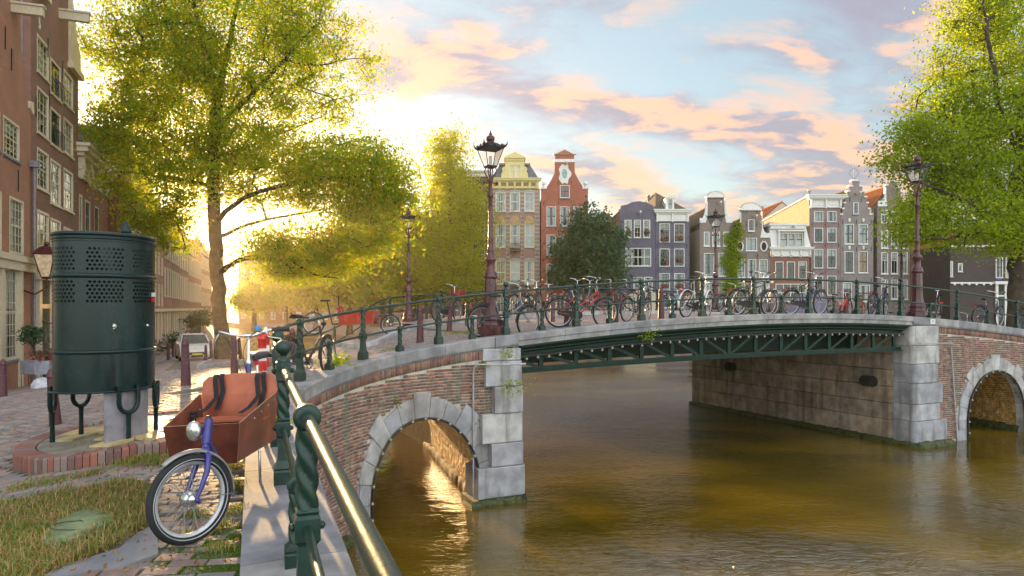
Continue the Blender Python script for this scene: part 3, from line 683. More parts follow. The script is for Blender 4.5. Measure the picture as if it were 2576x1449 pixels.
far_wall('x', -4.3, 0.35, [(LU - .0, LU + 2.75, ZL)]).obj('rear_face', MATS['far_wall_brick'], left_wall)
far_wall('x', 14.0, 19.6, [(17.4 - RR + 1.3, min(17.4 + RR + 1.3, 19.55), ZR)]).obj('rear_face', MATS['far_wall_brick'], right_wall)
# ledge at the waterline inside the vault and algae on walls
def ledge(parent, pts, h=0.13, w=0.1, side=1, m_=None, seed=0):
    r = random.Random(seed); m = MB(); P = [Vector((*p, 0)) for p in pts]; D = []
    n = 0; vs = []; k = 6
    dense = []
    for a, b in zip(P, P[1:]):
        c = max(2, int((b - a).length / .12)); dense += [a.lerp(b, i / c) for i in range(c)]
    dense.append(P[-1])
    for i, p in enumerate(dense):
        d = dense[min(i + 1, len(dense) - 1)] - dense[max(i - 1, 0)]; d.normalize(); nn = Vector((d.y, -d.x, 0)) * side
        hh = h + r.uniform(-.03, .03); ww = w + r.uniform(-.025, .03)
        for (o, z) in ((-.05, -.3), (ww, -.3), (ww, hh * .5), (ww * .6, hh), (-.05, hh + .02)): vs.append(tuple(p + nn * o + Vector((0, 0, z))))
    for i in range(len(dense) - 1):
        for j in range(4): fs = (i * 5 + j, i * 5 + j + 1, (i + 1) * 5 + j + 1, (i + 1) * 5 + j); m.f.append(fs); m.sm.append(True)
    m.v = vs; return m.obj('algae_ledge', m_ or M_algae, parent)
def EPt(s, off): a = EP(s, off); return (float(a[0]), float(a[1]))
ledge(left_wall, [EPt(s, .30) for s in np.arange(5.0, ARC_L - RL - .35, .4)], seed=1)
p0 = Vector(EPt(ARC_L + RL, .2)); v0 = (p0 - O2).dot(EV)
ledge(left_wall, [tuple(p0 - EU * .01), tuple(p0 + Matrix.Rotation(math.radians(-8.0), 2) @ EV * (10.3 - v0) - EU * .01)], .16, .09, -1, M_pier, seed=2)
p0 = Vector(EPt(ARC_R + RR, .2)); ledge(right_wall, [tuple(p0), tuple(p0 + Matrix.Rotation(math.radians(-8.0), 2) @ EV * 10)], .2, .12, -1, seed=3)
# ------------------------------------------------------------------ piers
def rblock(m, c, sz, r=.02):
    """axis-aligned block with chamfered edges (local)"""
    x, y, z = c; a, b, h = sz[0] / 2, sz[1] / 2, sz[2] / 2; vs = []
    for zz, q in ((-h, r), (-h + r, 0), (h - r, 0), (h, r)):
        A, B = a - q, b - q
        vs += [(x - A, y - B, z + zz), (x + A, y - B, z + zz), (x + A, y + B, z + zz), (x - A, y + B, z + zz)]
    fs = [(3, 2, 1, 0), (12, 13, 14, 15)]
    for i in range(3):
        for j in range(4): fs.append((i * 4 + j, i * 4 + (j + 1) % 4, i * 4 + 4 + (j + 1) % 4, i * 4 + 4 + j))
    m.add(vs, fs)
def pier(name, u0, u1, label, side_u, side_sign, ztop_u, v1=9.7):
    t = empty(name, (*UV(0, 0), 0), math.atan2(EU.y, EU.x), label, 'bridge pier')
    m = MB(); zt = GZ(*UV((u0 + u1) / 2, 0)) - .2
    m.box(u0 + .12 if side_sign < 0 else u1 - .2, -.20, -.8, u1 - .05, v1 - .03, zt + .12); m.obj('core', M_mortar, t)
    # front quoins, bulging towards the foot
    courses = [(-.5, .12), (.12, .78), (.78, 1.28), (1.28, 1.92), (1.92, 2.5), (2.5, 3.05), (3.05, zt)]
    for i, (a, b) in enumerate(courses):
        if b <= a: continue
        bulge = [.20, .16, .14, .10, .13, .06, .02][i]; w = [1.22, 1.12, .80, 1.0, .72, .9, .95][i]
        if side_sign < 0:    # stones at the right pier front: left edge is the corner
            x0, x1 = u0 - [.04, .02, 0, 0, 0, 0, 0][i], u0 + w + .3
        else: x0, x1 = u1 - w + .0, u1 + [.04, .03, .0, .0, .0, 0, 0][i]
        mm = MB(); vs = []; R = .14; seg = 5
        pts = []
        fy = -.30 - bulge
        if side_sign < 0:
            pts = [(x1, fy)] + [(x0 + R - R * math.sin(q), fy + R - R * math.cos(q)) for q in np.linspace(0, PI / 2, seg)] + [(x0, .3), (x1, .3)]
        else:
            pts = [(x0, fy)] + [(x1 - R + R * math.sin(q), fy + R - R * math.cos(q)) for q in np.linspace(0, PI / 2, seg)] + [(x1, .3), (x0, .3)]
        k = len(pts); g_ = .006
        for (zz, q) in ((a + g_, .012), (a + g_ + .02, 0), (b - g_ - .02, 0), (b - g_, .012)):
            for (px, py) in pts: vs.append((px, py + (q if py < .2 else 0), zz))
        fs = [tuple(range(k)), tuple(range(4 * k - 1, 3 * k - 1, -1))]
        for r_ in range(3):
            for j in range(k): fs.append((r_ * k + j, r_ * k + k + j, r_ * k + k + (j + 1) % k, r_ * k + (j + 1) % k))
        mm.add(vs, fs); mm.obj('quoin_stone', M_stone if i else M_algae, t)
    # side blocks
    if side_sign < 0:
        cz = [(.14, .72), (.72, 1.24), (1.24, 1.76), (1.76, 2.28), (2.28, 2.78), (2.78, 3.3)]
        for i, (a, b) in enumerate(cz):
            v = .31; k = 0
            while v < v1 - .1:
                L = rnd.uniform(.85, 1.25) * (.7 if (k == 0 and i % 2) else 1); e = min(v + L, v1)
                if v1 - e < .35: e = v1
                mm = MB(); rblock(mm, (u0 + .10 + rnd.uniform(-.008, .008), (v + e) / 2, (a + b) / 2), (.24, e - v - .012, b - a - .012), .014); mm.obj('stone_block', M_pier, t); v = e; k += 1
    return t
pierL = pier('left_pier', -1.15, .12, 'left stone pier of the bridge with rounded grey quoins', 0, 1, 0)
pierR = pier('right_pier', 13.2, 14.5, 'right stone pier with long side wall of big tan blocks', 0, -1, 0)
def pu(px, py, u):     # the point of the vertical plane u=const seen at a pixel, in pier space
    r = (px - 1288) / FD; v = (u * EU.x - r * (O2.y + u * EU.y)) / (r * EV.y - EV.x); Y = O2.y + u * EU.y + v * EV.y
    return v, EYE - (py - 775) / FD * Y
for (px, py, sc_) in ((1840, 922, 1.0), (2188, 958, 1.0)):
    v, z = pu(px, py, 13.15)
    mm = MB(); pts = []; w_, h_ = .32, .17
    for q in np.linspace(-PI / 2, PI / 2, 9): pts.append((w_ - h_ + h_ * math.cos(q) * 1, h_ * math.sin(q)))
    for q in np.linspace(PI / 2, 1.5 * PI, 9): pts.append((-(w_ - h_) + h_ * math.cos(q), h_ * math.sin(q)))
    M = Matrix(((0, 1, 0, 0), (1, 0, 0, 0), (0, 0, 1, 0), (0, 0, 0, 1)))
    mm.prism([(a, b) for a, b in pts], -.02, .02, M); o = mm.obj('hole_shade_disc', M_inside, pierR, (13.205 - .118, v, z))  # dark-coloured disc on the blocks stands in for the shade of a hole
    mm = MB(); mm.tube([(13.05, v, z - .2), (13.05, v, z + .2)], .012, 5); mm.obj('iron_anchor', M_iron, pierR)
ledge(pierR, [(13.2 - .02, 9.8), (13.2 - .02, -.2), (13.3, -.5), (14.7, -.56)], .14, .09, 1, seed=5)
ledge(pierL, [(.12, 2.0), (.14, -.2), (.06, -.52), (-1.2, -.56)], .10, .05, -1, seed=6)
# ------------------------------------------------------------------ the iron span
def zb(u): return 2.74 + (.17 * (1 - (1 - u / 9) ** 2) if u < 9 else .17)
def zdk(u): return GZ(*UV(u, 0))
span = empty('iron_span', (*UV(0, 0), 0), math.atan2(EU.y, EU.x), 'dark green riveted iron truss span between the two stone piers', 'bridge span')
def sweep(m, prof, us, zf, closed=True):
    vs = []; k = len(prof)
    for u in us: vs += [(u, a, zf(u) + b) for a, b in prof]
    b0 = len(m.v); fs = []
    for i in range(len(us) - 1):
        for j in range(k): fs.append((i * k + j, i * k + (j + 1) % k, (i + 1) * k + (j + 1) % k, (i + 1) * k + j))
    fs += [tuple(range(k))[::-1], tuple(range((len(us) - 1) * k, len(us) * k))]
    m.add(vs, fs)
US = np.linspace(.1, 13.12, 40)
def truss(yf, sgn, name=''):
    y = yf; m = MB()
    sweep(m, [(y + .2, -.21), (y - .28, -.21), (y - .29, -.25), (y - .24, -.29), (y - .15, -.33), (y - .16, -.36), (y - .03, -.40), (y + .2, -.40)], US, zdk); m.obj('cornice_girder', M_green_d, span)
    m = MB(); sweep(m, [(y - .02, -.40), (y - .02, -.49), (y + .06, -.49), (y + .06, -.40)], US, zdk); m.obj('upper_chord', M_green_d, span)
    m = MB(); sweep(m, [(y - .02, 0.005), (y - .02, .11), (y + .02, .11), (y + .02, .02), (y + .16, .02), (y + .16, .005)], US, zb)
    sweep(m, [(y - .10, -.012), (y - .10, .004), (y + .2, .004), (y + .2, -.012)], US, zb); m.obj('lower_chord', M_green_d, span)
    posts = [.73 + .93 * i for i in range(14)]
    for i, u in enumerate(posts):
        if u > 13.1: break
        mm = MB(); mm.box(u - .055, y - .03, zb(u) + .1, u + .055, y + .03, zdk(u) - .4); mm.obj('truss_post', M_green_d, span)
    ends = [-.12] + posts
    for i in range(len(posts)):
        a, b = ends[i], ends[i + 1]
        if b > 13.2: continue
        if (a + b) / 2 < 6.3: p, q = (a + .06, zdk(a + .06) - .5), (b - .06, zb(b) + .10)
        else: p, q = (a + .06, zb(a) + .10), (b - .06, zdk(b) - .5)
        d = Vector((q[0] - p[0], 0, q[1] - p[1])); n = Vector((-d.z, 0, d.x)).normalized() * .035
        mm = MB(); P = Vector((p[0], 0, p[1])); Q = Vector((q[0], 0, q[1]))
        mm.prism([(w.x, w.z) for w in (P - n, Q - n, Q + n, P + n)], y - .012, y + .012); mm.obj('truss_diagonal', M_green_d, span)
    if yf < 1:
        mm = MB()
        for k in range(180):
            u = .15 + k * .072
            if u < 13.1: mm.lathe([(.011, 0), (.009, .008), (.002, .011)], 5, (u, y - .02, zb(u) + .06), True, 0, Matrix.Rotation(PI / 2, 3, 'X'))
        for u in posts:
            if u > 13.1: continue
            z = zb(u) + .16
            while z < zdk(u) - .5:
                mm.lathe([(.010, 0), (.008, .008), (.002, .010)], 5, (u, y - .03, z), True, 0, Matrix.Rotation(PI / 2, 3, 'X')); z += .08
        o = mm.obj('rivets', M_green_d, span); o['kind'] = 'stuff'
truss(.02, 1); truss(10.0, -1)
m = MB()
vs = []
for u in US:
    z = zdk(u); vs += [(u, .2, z - .32), (u, 10.1, z - .32), (u, 10.1, z - .06), (u, .2, z - .06)]
fs = [(i * 4 + j, i * 4 + (j + 1) % 4, i * 4 + 4 + (j + 1) % 4, i * 4 + 4 + j) for i in range(len(US) - 1) for j in range(4)]
m.add(vs, fs); m.obj('deck_slab', M_inside, span)
for v in (1.6, 3.2, 4.8, 6.4, 8.0):
    m = MB(); sweep(m, [(v - .08, .02), (v + .08, .02), (v + .08, .75), (v - .08, .75)], US, zb); m.obj('deck_girder', M_green_d, span)
# cable with bulbs under the cornice
cab = empty('string_light_cable', (*UV(0, 0), 0), math.atan2(EU.y, EU.x), 'black cable of round bulbs along the iron truss', 'string lights')
m = MB(); m.tube([(u, -.10, zdk(u) - .50 + .012 * math.sin(u * 5)) for u in np.linspace(.05, 13.1, 70)], .028, 7); m.obj('cable', M_plastic, cab)
M_bulb = mat('bulb_glass', (0.24, 0.22, 0.14), 0.15, var=0.3, nscale=20, coat=0.5)
def bulb_mesh():
    m = MB(); m.ball((0, 0, 0), .034, 10); m.lathe([(.016, .02), (.018, .045)], 8); return m
bm_ = bulb_mesh().obj('bulb', M_bulb, cab); b0 = bm_
k = 0; u = .3
while u < 13.0:
    if k: inst(bm_, 'bulb', cab, None, (u, -.13, zdk(u) - .545 + .012 * math.sin(u * 5)))
    else: bm_.location = (u, -.13, zdk(u) - .545)
    u += .285; k += 1
def arch_lights(sc, R, zs, label, nb):
    t = empty('string_light_cable', label=label, cat='string lights'); P = []
    for (ds, z) in [(-R, .05), (-R, zs * .6)] + [(-R * math.cos(a), zs + R * math.sin(a)) for a in np.linspace(0, PI, 31)] + [(R, zs * .6), (R, -.05)]:
        f = (R - .03) / R; x, y = EPt(sc + ds * f, .34); P.append(Vector((x, y, zs + (z - zs) * f if z > zs else z)))
    m = MB(); m.tube(P, .027, 7); m.obj('cable', M_plastic, t)
    L = [0]
    for a, b in zip(P, P[1:]): L.append(L[-1] + (b - a).length)
    for k in range(nb):
        s = L[-1] * (k + .5) / nb; i = max(j for j in range(len(L)) if L[j] <= s); q = P[i].lerp(P[min(i + 1, len(P) - 1)], (s - L[i]) / max(L[min(i + 1, len(L) - 1)] - L[i], 1e-6))
        inst(bm_, 'bulb', t, None, q + Vector((0, -.045, 0)))
arch_lights(ARC_L, RL, ZL, 'black cable of bulbs round the golden arch', 17)
arch_lights(ARC_R, RR, ZR, 'black cable of bulbs round the dark right arch', 17)
def conduit(name, pts, label, m_=None, r=.02):
    m = MB(); m.tube(pts, r, 8); o = m.obj(name, m_ or M_pipe); tag(o, label, 'pipe')
    return o
def wpt(u, z, off): x, y = EPt(SU(u) if u > -3 else SOF(*UV(u, 0)), off); return Vector((x, y, z))
conduit('conduit', [wpt(.02, 3.0, .66), wpt(-.5, 3.0, .60), wpt(-1.0, 3.0, .46), wpt(-1.05, 2.94, .36), wpt(-1.06, 2.8, .33), wpt(-1.06, .15, .33)], 'grey conduit bent down the wall beside the golden arch')
conduit('conduit', [wpt(13.1, 3.15, .62), wpt(14.7, 3.12, .60), wpt(15.0, 3.1, .34), wpt(15.06, 2.9, .31), wpt(15.35, .1, .31)], 'grey conduit bent down the wall beside the dark arch')
# house-number like plaque on the right coping: the figure 17
pq = empty('number_plaque', wpt(14.1, GZ(*UV(14.1, 0)) - .06, .345), math.atan2(EU.y, EU.x), 'small pale plaque with number 17 on the right coping', 'plaque')
m = MB(); m.cbox((0, 0, 0), (.22, .02, .15)); m.obj('plate', M_white, pq)
m = MB(); m.cbox((-.035, -.012, 0), (.016, .006, .09)); m.cbox((.03, -.012, .04), (.06, .006, .014)); m.cbox((.045, -.012, -.005), (.014, .006, .09)); m.obj('number', M_lead, pq)
# ------------------------------------------------------------------ railings
def twist_shaft(m, z0, z1, r, n=20, lobes=3, turns=None, rings=30, amp=.27):
    turns = turns or (z1 - z0) * 5.2 / lobes * 1.6; vs = []
    for i in range(rings + 1):
        f = i / rings; z = z0 + (z1 - z0) * f; ph = 2 * PI * turns * f
        for j in range(n):
            a = 2 * PI * j / n; q = r * (1 + amp * (abs(math.cos(lobes * .5 * (a + ph))) ** .7 * 2 - 1)); vs.append((q * math.cos(a), q * math.sin(a), z))
    m.add(vs, [(i * n + j, i * n + (j + 1) % n, (i + 1) * n + (j + 1) % n, (i + 1) * n + j) for i in range(rings) for j in range(n)], True)
def sq(m, prof, n=4, a0=PI / 4):
    m.lathe([(r * 1.414, z) for r, z in prof], n, smooth=False, a0=a0)
def main_post(ball=False):
    m = MB(); k = 1.0
    sq(m, [(.075, -.03), (.075, .15), (.070, .165), (.074, .18), (.058, .21), (.046, .24)])
    sq(m, [(.046, .24), (.040, .42), (.044, .43), (.056, .445), (.056, .545), (.044, .56), (.052, .575), (.040, .59)])
    if ball:
        twist_shaft(m, .585, .90, .042); sq(m, [(.044, .885), (.058, .90), (.058, 1.045), (.04, 1.06)])
        m.lathe([(.05, 1.05), (.052, 1.065), (.028, 1.08), (.024, 1.10), (.038, 1.11)], 14); m.ball((0, 0, 1.165), .064, 16)
        for s in (-1, 1): m.ball((s * .072, 0, .975), .022, 8)
    else:
        twist_shaft(m, .585, .945, .042); m.lathe([(.036, .93), (.046, .945), (.036, .965)], 12)
    for s in (-1, 1): m.ball((s * .063, 0, .5), .020, 8)
    return m
def collar(z, r, w, m):     # ring that holds a rail running along local y
    R = Matrix.Rotation(PI / 2, 3, 'X')
    m.lathe([(r * .6, -w), (r * .95, -w), (r, -w * .6), (r, w * .6), (r * .95, w), (r * .6, w)], 20, (0, 0, z), True, 0, R)
def short_post():
    m = MB(); sq(m, [(.066, -.03), (.066, .12), (.062, .13), (.066, .145), (.05, .16), (.034, .18)]); twist_shaft(m, .17, .46, .037, rings=24)
    m.lathe([(.034, .45), (.040, .465), (.032, .48)], 12); collar(.5, .055, .035, m); return m
MP = main_post(); collar(1.0, .062, .045, MP); MPo = MP.obj('main_post', M_green); MBo = main_post(True).obj('main_post', M_green); SPo = short_post().obj('short_post', M_green)
for o in (MPo, MBo, SPo): COL.objects.unlink(o)
def railing(name, label, posts, s0, s1, curve, mains, shorts, balls=()):
    t = empty(name, label=label, cat='railing')
    def P(s, z): x, y, dx, dy = curve(s); return Vector((float(x), float(y), GZ(float(x), float(y)) + z + .0))
    for z, r, nm in ((1.0, .027, 'top_rail'), (.5, .021, 'lower_rail')):
        m = MB(); m.tube([P(s, z) for s in np.arange(s0, s1, .18)] + [P(s1, z)], r, 12); m.obj(nm, M_green, t)
    def put(o, s):
        x, y, dx, dy = curve(s); M = Matrix.Translation((float(x), float(y), GZ(float(x), float(y)) + .0)) @ Matrix.Rotation(math.atan2(dy, dx) - PI / 2, 4, 'Z')
        inst(o, o.name.split('.')[0], t, M)
    for s in mains: put(MPo, s)
    for s in shorts: put(SPo, s)
    for s in balls: put(MBo, s)
    return t
def rsx(px, off=0): # bridge parameter for a pixel column on the bridge line
    r = (px - 1288) / FD; u = O2.y * r / (EU.x - EU.y * r); return SU(u)
sP0, sN1, sN2, sM, sA, sB, sC = [SOF(*p) for p in ((-.94, 3.13), (-1.89, 5.64), (-2.40, 7.0), (-3.35, 9.8), (-3.45, 11.1), (-2.86, 13.1), (-1.56, 14.52))]
railing('quay_railing', 'green railing with twisted posts beside the cargo bike', None, 2.5, sN1, EP, [sP0, sP0 - 2.4], [(sP0 + sN1) / 2 - .55, sP0 - 1.2], [sN1])
sD = rsx(1273)
mains = [sM, sA, sB, sC]; 
railing('bridge_railing', 'green railing on the curved brick wall, from the quay to the left lamp post', None, sN2, sD - .02, EP, mains, [(sA + sB) / 2, (sB + sC) / 2, (sC + sD) / 2, (sN2 + sM) / 2], [sN2])
mm_ = [rsx(x) for x in (1450, 1613, 1766, 1895, 2035, 2156)]; sE = rsx(2266)
allm = [sD] + mm_ + [sE]
railing('bridge_railing', 'long green railing over the iron span, between the two big lamp posts', None, sD, sE - .02, EP, mm_, [(a + b) / 2 for a, b in zip(allm, allm[1:])], [sD])
mr = [rsx(2408), rsx(2557), SU(21.8)]
railing('bridge_railing', 'green railing sloping down right of the right lamp post', None, sE, SU(24), EP, mr, [(a + b) / 2 for a, b in zip([sE] + mr, mr)], [sE])
def far_curve(s): x, y = UV(s, 10.05); return np.float64(x), np.float64(y), EU.x, EU.y
fm = list(np.arange(-4.0, 24, 1.95))
railing('far_bridge_railing', 'green railing along the far side of the bridge behind the parked bicycles', None, -4.0, 24.0, far_curve, fm, [a + .97 for a in fm[:-1]])
# ------------------------------------------------------------------ lamp posts
def lamp(name, x, y, z, H, label, rz=.2, lit=False):
    t = empty(name, (x, y, z), rz, label, 'street lamp', 'cast iron lamp posts'); k = H / 4.68
    t.scale = (k, k, k)
    m = MB()
    sq(m, [(.21, -.05), (.21, .22), (.20, .235)], 8, PI / 8)
    m.lathe([(.235, .22), (.24, .26), (.215, .32), (.205, .36), (.225, .38), (.225, .41), (.20, .45), (.165, .56), (.155, .62)], 8, smooth=False, a0=PI / 8)
    m.lathe([(.150, .60), (.140, .95), (.132, 1.30), (.128, 1.36)], 8, smooth=False, a0=PI / 8)
    m.obj('pedestal', M_lamp, t)
    m = MB(); m.lathe([(.13, 1.34), (.16, 1.37), (.165, 1.41), (.14, 1.43), (.15, 1.46), (.14, 1.50), (.10, 1.54), (.092, 1.62), (.085, 1.72), (.12, 1.77), (.135, 1.80), (.12, 1.84), (.085, 1.87), (.072, 1.98), (.082, 2.0), (.075, 2.03), (.062, 2.06), (.06, 2.25), (.07, 2.27), (.058, 2.30), (.052, 2.9), (.048, 3.25), (.06, 3.27), (.066, 3.32), (.05, 3.36), (.044, 3.62), (.062, 3.645), (.05, 3.67)], 18)
    m.obj('shaft', M_lamp, t)
    m = MB(); m.tube([(-.15, 0, 3.60), (.15, 0, 3.60)], .012, 6)
    for s in (-1, 1): m.ball((s * .16, 0, 3.60), .038, 10)
    m.obj('cross_bar', M_lamp, t)
    m = MB()
    for q in range(4):
        a = PI / 4 + q * PI / 2; c, s = math.cos(a), math.sin(a)
        m.tube([(c * r, s * r, zz) for r, zz in ((.045, 3.64), (.06, 3.72), (.13, 3.80), (.155, 3.88), (.12, 3.95), (.10, 3.965))], .014, 6)
    m.lathe([(.02, 3.66), (.03, 3.72), (.018, 3.9), (.04, 3.96)], 8)
    sq(m, [(.115, 3.955), (.125, 3.975), (.10, 3.985)]); m.obj('cradle', M_lamp, t)
    # lantern: glass tapered downwards, four sides
    b, a_, z0, z1 = .115, .235, 3.985, 4.40
    m = MB()
    for i in range(4):
        q = PI / 4 + i * PI / 2; c, s = math.cos(q) * 1.414, math.sin(q) * 1.414
        m.tube([(b * c, b * s, z0), (a_ * c, a_ * s, z1)], .010, 5)
    for i in range(4):
        q = PI / 4 + i * PI / 2; q2 = q + PI / 2
        for r, zz, w in ((b, z0, .010), (a_, z1, .016)): m.tube([(r * 1.414 * math.cos(q), r * 1.414 * math.sin(q), zz), (r * 1.414 * math.cos(q2), r * 1.414 * math.sin(q2), zz)], w, 5)
    m.obj('lantern_frame', M_iron, t)
    for i in range(4):
        q = PI / 4 + i * PI / 2; q2 = q + PI / 2; f = .985 * 1.414; m = MB()
        m.add([(b * f * math.cos(q), b * f * math.sin(q), z0 + .01), (b * f * math.cos(q2), b * f * math.sin(q2), z0 + .01), (a_ * f * math.cos(q2), a_ * f * math.sin(q2), z1 - .01), (a_ * f * math.cos(q), a_ * f * math.sin(q), z1 - .01)], [(0, 1, 2, 3)]); m.obj('lantern_pane', M_glass_l, t)
    m = MB(); sq(m, [(.255, 4.395), (.262, 4.42), (.25, 4.43), (.13, 4.51), (.115, 4.525)]); m.obj('lantern_roof', M_iron, t)
    m = MB()
    for i in range(4):
        q = i * PI / 2; c, s = round(math.cos(q)), round(math.sin(q))
        for w in (-.5, 0, .5):
            px = c * .255 + (-s) * w * .36; py = s * .255 + c * w * .36
            m.tube([(px, py, 4.42), (px, py, 4.455), (px, py, 4.50)], [.018, .028, .004], 6)
        q = q + PI / 4; c, s = math.cos(q), math.sin(q)
        m.tube([(c * .36, s * .36, 4.42), (c * .40, s * .40, 4.46), (c * .43, s * .43, 4.53)], [.018, .022, .004], 6)
    for i in range(4):
        q = PI / 4 + i * PI / 2; q2 = q + PI / 2; R = .255 * 1.414; pts = []
        for j in range(13):
            f = j / 12; pts.append((R * (math.cos(q) * (1 - f) + math.cos(q2) * f), R * (math.sin(q) * (1 - f) + math.sin(q2) * f), 4.445 + .018 * math.cos(f * 6 * PI)))
        m.tube(pts, .007, 4)
    m.obj('crest', M_iron, t)
    m = MB(); m.lathe([(.115, 4.52), (.105, 4.545), (.07, 4.55), (.075, 4.56), (.098, 4.60), (.10, 4.65), (.08, 4.69), (.04, 4.705), (.03, 4.72), (.045, 4.74), (.02, 4.77), (.004, 4.83)], 14); m.obj('crown_finial', M_lamp, t)
    m = MB(); m.lathe([(.05, 3.99), (.05, 4.03), (.03, 4.04), (.035, 4.10), (.045, 4.16), (.03, 4.22), (.004, 4.23)], 10); m.obj('lamp_bulb', mat('frosted_bulb', (.7, .68, .6), .2), t)
    return t
L = [('left', (-.50, 15.62), 4.68), ]
def lampat(px, v, ptop, label, rz, H=None):
    r = (px - 1288) / FD; u = (r * (O2.y + v * EV.y) - v * EV.x) / (EU.x - r * EU.y); x, y = UV(u, v); z = GZ(x, y)
    Hh = (EYE + (775 - ptop) / FD * y) - z; return lamp('lamp_post', x, y, z, Hh / 4.83 * 4.68 if H is None else H, label, rz)
lampat(1234, .62, 328, 'large oxblood lamp post inside the railing, left of the iron span', .45)
lampat(2307, .42, 383, 'large oxblood lamp post above the right stone pier', .5)
lampat(1028, 9.6, 522, 'oxblood lamp post on the far side of the bridge, left of the big lamp', .3)
lampat(1800, 9.6, 522, 'oxblood lamp post behind the bicycles in the middle of the bridge', .4)
lampat(2268, 8.6, 570, 'smaller looking lamp post just left of the right big lamp', .4)
# ------------------------------------------------------------------ bollards
def bollard_parts():
    m = MB(); m.lathe([(.105, -.06), (.105, .0), (.10, .04), (.075, .84), (.072, .86), (.082, .87), (.082, .885), (.068, .90), (.062, .96), (.045, 1.0), (.02, 1.02), (.002, 1.024)], 16)
    body = m
    x = MB()
    for k in range(3):      # the three crosses of the city arms
        z = .56 + k * .095
        for s in (-1, 1):
            d = Vector((s * .022, 0, .03)); r = .082 - (z - .5) * .03
            x.tube([(-d.x, -r - .0, z - .03), (d.x, -r - .0, z + .03)], .008, 5)
    return body, x
bb, bx_ = bollard_parts(); BBo = bb.obj('post_body', M_bollard); BXo = bx_.obj('city_crosses', M_bollard)
for o in (BBo, BXo): COL.objects.unlink(o)
def bollard(p, H, label, lean=(0, 0), rz=None, g='bollards along the kerbs'):
    t = empty('bollard', p, 0, label, 'bollard', g); t.rotation_euler = (lean[0], lean[1], rz if rz is not None else math.atan2(p[0], p[1]) * -1 + .0); t.scale = (H / 1.0,) * 3
    inst(BBo, 'post_body', t); inst(BXo, 'city_crosses', t)
for (px, py, top, lab, lean) in (
    (468, 970, 852, 'bollard standing alone in front of the driving car', (0, -.02)), (590, 941, 845, 'worn bollard directly left of the cargo bike steering post', (0, -.02)),
    (605, 901, 839, 'thin leaning bollard beside the tree, behind the worn bollard', (0, -.07)), (140, 1068, 930, 'leaning bollard half hidden behind the urinal', (0, -.07)),
    (518, 912, 868, 'short bollard at the tree kerb, nearest to the car', (0, 0)), (533, 907, 857, 'bollard at the foot of the big tree trunk', (0, -.05)),
    (424, 905, 865, 'bollard on the far pavement by the parked bicycles', (0, 0)), (436, 898, 862, 'second bollard on the far pavement, just left of the car', (0, 0)),
    (741, 917, 836, 'leaning paint-worn bollard right of the handlebar', (0, -.06)), (724, 905, 830, 'thin bollard behind the curved railing corner', (0, 0)),
    (1057, 862, 770, 'upright bollard between the curved railing and left lamp', (0, 0)), (1130, 832, 772, 'tilted bollard beside the bicycle with a red crate', (0, .06)),
    (1206, 828, 768, 'bollard just left of the large left lamp post', (0, 0)), (1390, 809, 762, 'bollard behind the grey bicycle wheel', (0, 0)),
    (1425, 821, 770, 'bollard seen through the red bicycle rear wheel', (0, .03)), (1548, 811, 732, 'tall bollard between red and black bicycles', (0, .01)), (1663, 804, 725, 'tall bollard right of the dark child bicycle', (0, 0)),
    (2127, 795, 730, 'bollard the red child bicycle leans on', (0, .03)), (8, 998, 905, 'bollard cut by the left edge of the picture', (0, 0)), (2196, 797, 765, 'short leaning bollard left of the dark blue bicycle', (0, -.06))):
    p = ong(px, py) if py > 800 or px < 900 else None
    if p is None or p.y > 75:
        r = (px - 1288) / FD; v = 2.6; u = (r * (O2.y + v * EV.y) - v * EV.x) / (EU.x - r * EU.y); x, y = UV(u, v); p = Vector((x, y, GZ(x, y)))
    H = (EYE + (775 - top) / FD * p.y) - p.z; H = min(max(H, .75), 1.25)
    bollard(p, H, lab, lean)
# ------------------------------------------------------------------ kit for houses
UNIT = MB().add([(0, 0, 0), (1, 0, 0), (1, 0, 1), (0, 0, 1)], [(0, 1, 2, 3)])
PANE = bpy.data.meshes.new('pane'); PANE.from_pydata(UNIT.v, [], UNIT.f); PANE.materials.append(M_glass)
def wall_cells(m, x0, z0, x1, z1, holes, y0=0.0, depth=.16):
    """front face with real openings and reveals"""
    xs = sorted({x0, x1} | {min(max(h[0], x0), x1) for h in holes} | {min(max(h[2], x0), x1) for h in holes})
    zs = sorted({z0, z1} | {min(max(h[1], z0), z1) for h in holes} | {min(max(h[3], z0), z1) for h in holes})
    for a, b in zip(xs, xs[1:]):
        run = None
        for c, d in zip(zs, zs[1:]):
            mx, mz = (a + b) / 2, (c + d) / 2
            if any(h[0] < mx < h[2] and h[1] < mz < h[3] for h in holes):
                if run: m.add([(a, y0, run[0]), (b, y0, run[0]), (b, y0, run[1]), (a, y0, run[1])], [(0, 1, 2, 3)]); run = None
            else: run = (run[0] if run else c, d)
        if run: m.add([(a, y0, run[0]), (b, y0, run[0]), (b, y0, run[1]), (a, y0, run[1])], [(0, 1, 2, 3)])
    for (a, c, b, d) in [h[:4] for h in holes]:
        D = y0 + depth
        m.add([(a, y0, c), (a, D, c), (a, D, d), (a, y0, d)], [(0, 1, 2, 3)]); m.add([(b, y0, c), (b, y0, d), (b, D, d), (b, D, c)], [(0, 1, 2, 3)])
        m.add([(a, y0, d), (a, D, d), (b, D, d), (b, y0, d)], [(0, 1, 2, 3)]); m.add([(a, y0, c), (b, y0, c), (b, D, c), (a, D, c)], [(0, 1, 2, 3)])
CURT = {'dark': None, 'white': M_curtain, 'ochre': M_curtain_w}
